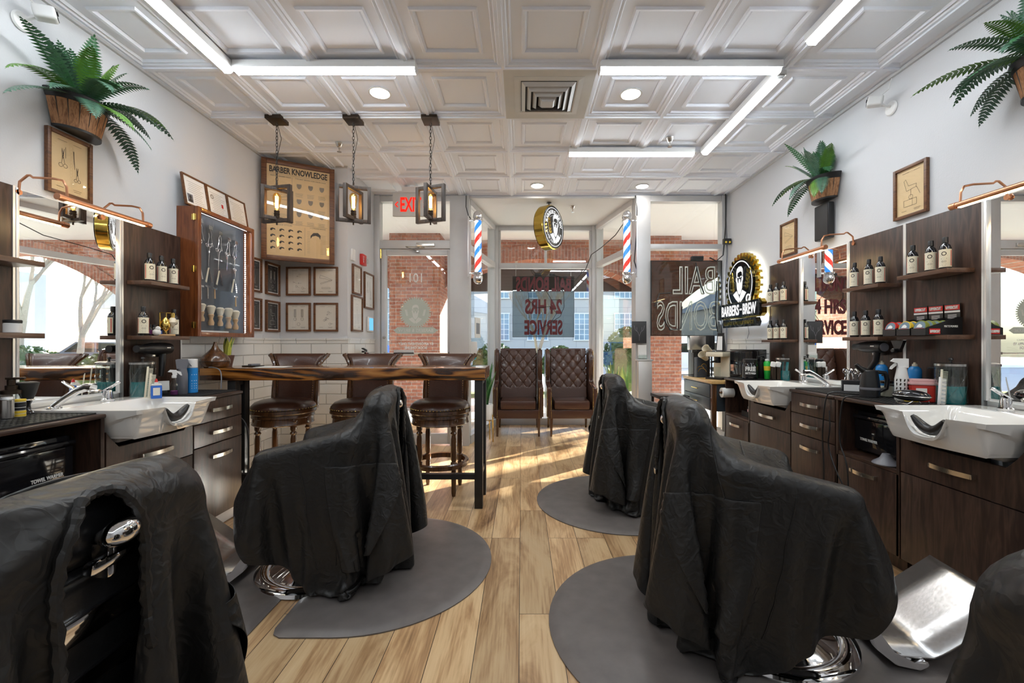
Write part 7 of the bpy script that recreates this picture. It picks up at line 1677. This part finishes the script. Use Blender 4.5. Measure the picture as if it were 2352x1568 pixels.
tag(MB().b2(-.11, .11, -.08, .08, 0, .002).build('menu_card', 'paperwh', None, (-1.93, 3.37, 1.0455), (0, 0, R(5))), 'flat white card lying on the bar table beyond the phone', 'card')
def floor_plant(x, y, lb, seed, n, h, stand='brass'):
    t = snake_plant((x, y, .27), lb, n, h, 'white', [(0, 0), (.075, 0), (.085, .01), (.098, .19), (.095, .195), (0, .19)], seed, .030)
    st = thing('plant_stand', 'gold legged stand under the ' + lb.split(' in ')[0], 'plant stand', (x, y, 0), R(20), 'gold plant stands')
    for k in range(4):
        a = PI / 2 * k + PI / 4; MB().tube([(.11 * math.cos(a), .11 * math.sin(a), 0), (.105 * math.cos(a), .105 * math.sin(a), .34)], .007, 8).build('leg', 'brass', st)
        MB().tube([(.107 * math.cos(a), .107 * math.sin(a), .262), (0, 0, .262)], .006, 8).build('strut', 'brass', st)
floor_plant(-.455, 5.45, 'tall snake plant in a white pot between bar table and armchairs', 3, 12, .55); floor_plant(1.22, 5.75, 'tall snake plant in a white pot behind the draped chairs on the right', 4, 11, .55)

# ------------------------------------------------------------------ coffee corner
t = thing('coffee_dresser', 'blue-grey two-drawer dresser with butcher block top in the right corner', 'dresser', (2.17, 4.68, 0))
MB().b2(-.285, .285, -.385, .385, .825, .855, .003).build('countertop', 'butcher', t)
MB().b2(-.265, .265, -.36, .36, .55, .825).build('carcass', 'bluegrey', t)
for z0, z1 in ((.69, .815), (.56, .682)):
    d_ = MB().b2(-.285, -.266, -.33, .34, z0, z1, .003).build('drawer', 'bluegrey', t); MB().tube([(-.305, -.08, (z0 + z1) / 2), (-.305, .08, (z0 + z1) / 2)], .006, 8).build('handle', 'brass', d_)
for x in (-.255, .255):
    for y in (-.35, .35): MB().b2(x - .022, x + .022, y - .028, y + .028, 0, .82, .003).build('leg', 'dwood' if y < 0 else 'bluegrey', t)
MB().b2(-.23, .24, -.34, .34, .18, .20).build('lower_shelf', 'dwood', t)
t = thing('paper_roll', 'white paper roll on a wooden holder at the end of the dresser', 'paper roll', (2.02, 4.277, .755), R(90))
MB().lathe([(.018, -.055), (.048, -.055), (.048, .055), (.018, .055), (.018, -.055)], 24, (0, 0, 0), (R(0), R(90), R(90))).build('roll', 'paperwh', t, (0, 0, 0)); MB().tube([(0, -.085, 0), (0, .075, 0)], .010, 8).build('rod', 'dwood', t)
t.rotation_euler = (0, 0, R(90)); t.location = (2.02, 4.262, .745)
simple('soda_machine', 'black and steel drinks machine at the window end of the dresser', 'drinks machine', (2.0, 4.95, .855), [('tower', 'black', lambda m: m.b2(-.07, .12, -.08, .08, 0, .46, .01)), ('steel_head', 'steel', lambda m: m.b2(-.12, .06, -.11, -.02, .30, .46, .012)), ('head_side', 'black', lambda m: m.b2(.06, .16, -.11, .08, .30, .46, .01)), ('drip_tray', 'black', lambda m: m.b2(-.10, .10, -.13, -.01, 0, .02, .003)), ('nozzles', 'blackgloss', lambda m: m.b2(-.09, .03, -.10, -.06, .27, .30, .004))])
simple('patterned_tin', 'navy tin with gold wave pattern in front of the drinks machine', 'tin', (1.975, 4.785, .855), [('tin', 'navy', lambda m: m.b2(-.06, .06, -.03, .03, 0, .22, .006)), ('waves', 'brass', lambda m: m.strokes([arc(.0, .05, .05, .2, 2.9, 14), arc(-.02, .08, .045, .1, 3.0, 14), arc(.02, .12, .03, 0, 3.1, 14)], .006, -.0315))], R(10))
for i, (x, y, z, a) in enumerate(((2.02, 4.74, 1.06, 35), (2.05, 4.70, 1.13, 30))):
    o = MB().lathe([(0, 0), (.027, 0), (.040, .10), (.042, .103), (.038, .10), (.026, .004)], 22).build('paper_cup', 'cream', None, (x, y, z), (0, R(-60), R(a)))
    tag(o, ('lower tilted paper cup in the holder by the espresso machine', 'upper tilted paper cup in the holder by the espresso machine')[i], 'paper cup', 'tilted paper cups')
simple('cup_holder', 'black wire holder carrying the tilted paper cups', 'cup holder', (2.09, 4.77, .855), [('post', 'black', lambda m: m.tube([(0, 0, 0), (0, 0, .34)], .008, 8)), ('base', 'black', cyl(.05, 0, .012)), ('lower_cradle', 'black', lambda m: m.tube([(0, 0, .20), (-.05, -.02, .19), (-.09, -.04, .20)], .004, 6)), ('upper_cradle', 'black', lambda m: m.tube([(0, 0, .27), (-.03, -.04, .26), (-.06, -.07, .27)], .004, 6))])
t = thing('espresso_machine', 'cream and black espresso machine on the dresser', 'espresso machine', (2.09, 4.56, .855), R(-55))
MB().b2(-.09, .09, .02, .14, .02, .27, .012).build('rear_body', 'cream', t); MB().b2(-.095, .095, -.12, .14, .235, .285, .012).build('head', 'cream', t)
MB().b2(-.09, .09, -.13, .13, 0, .022, .004).build('base_tray', 'black', t); MB().lathe(cyl(.03, .17, .235), 18, (0, -.05, 0)).tube([(0, -.08, .19), (0, -.17, .18)], .010).build('brew_group', 'black', t)
MB().lathe([(.032, .03), (.036, .034), (.036, .13), (.034, .13)], 18, (.0, -.06, 0)).build('milk_jug', 'clear', t); MB().b2(-.085, .085, -.11, .13, .286, .292, .002).build('top_plate', 'blackgloss', t)
simple('coffee_bag', 'upright black and white coffee bag on top of the espresso machine', 'coffee bag', (2.10, 4.57, 1.148), [('bag', 'black', lambda m: taper(m, .042, .030, .034, .012, 0, .17)), ('fold', 'black', lambda m: m.b2(-.034, .034, -.006, .006, .168, .19, .002)), ('label', 'paperwh', lambda m: m.poly([(-.030, -.0325, .01), (.030, -.0325, .01), (.024, -.0165, .155), (-.024, -.0165, .155)]))], R(-50))
t = thing('air_fryer_oven', 'black ribbed countertop oven on the dresser next to the bottle panel', 'oven', (2.30, 4.41, .855), R(-65))
MB().b2(-.13, .13, -.10, .12, .01, .30, .012).build('case', 'blackgloss', t); 
g = MB()
for i in range(16): g.b2(-.118 + i * .0155, -.112 + i * .0155, -.104, -.10, .20, .28)
g.build('vent_ribs', 'black', t); MB().b2(-.12, .12, -.106, -.10, .03, .185, .002).build('door_window', 'blackgloss', t); MB().b2(-.13, .13, -.10, .12, .302, .312, .003).build('top_rack', 'bmetal', t)
t = thing('side_table', 'low black square table beside the right window', 'side table', (1.68, 4.93, 0))
MB().b2(-.165, .165, -.17, .17, .615, .65, .003).build('top', 'bmetal', t)
for x in (-.145, .145):
    for y in (-.15, .15): MB().b2(x - .012, x + .012, y - .012, y + .012, 0, .615).build('leg', 'bmetal', t)
MB().b2(-.13, .13, -.14, .14, .28, .295).build('lower_shelf', 'bmetal', t)
tag(MB().b2(-.10, .10, -.07, .07, 0, .035, .004).build('box', 'exitbox', None, (1.68, 4.90, .2955)) if False else MB().b2(-.10, .10, -.07, .07, 0, .035, .004).build('folded_cloth', plain('orange cloth', (.6, .14, .04), .7), None, (1.68, 4.90, .2955)), 'orange folded item on the lower shelf of the black side table', 'folded cloth')
for i in range(3):
    o = MB().b2(-.05, .05, -.002, .002, 0, .14).build('leaflet', 'paperwh', None, (2.0 + .03 * i, 4.40 + .11 * i, .202), (R(-12), 0, R(-70)))
    tag(o, ('leaflet nearest the paper roll on the dresser shelf', 'middle leaflet on the dresser shelf', 'far leaflet on the dresser shelf')[i], 'leaflet', 'leaflets under the dresser')
cable('dresser_cable', [(2.14, 4.29, .60), (2.12, 4.285, .35), (2.16, 4.285, .28), (2.10, 4.285, .30), (2.13, 4.285, .05), (2.2, 4.285, .01)], .005, 'black cable dangling at the near end of the dresser')
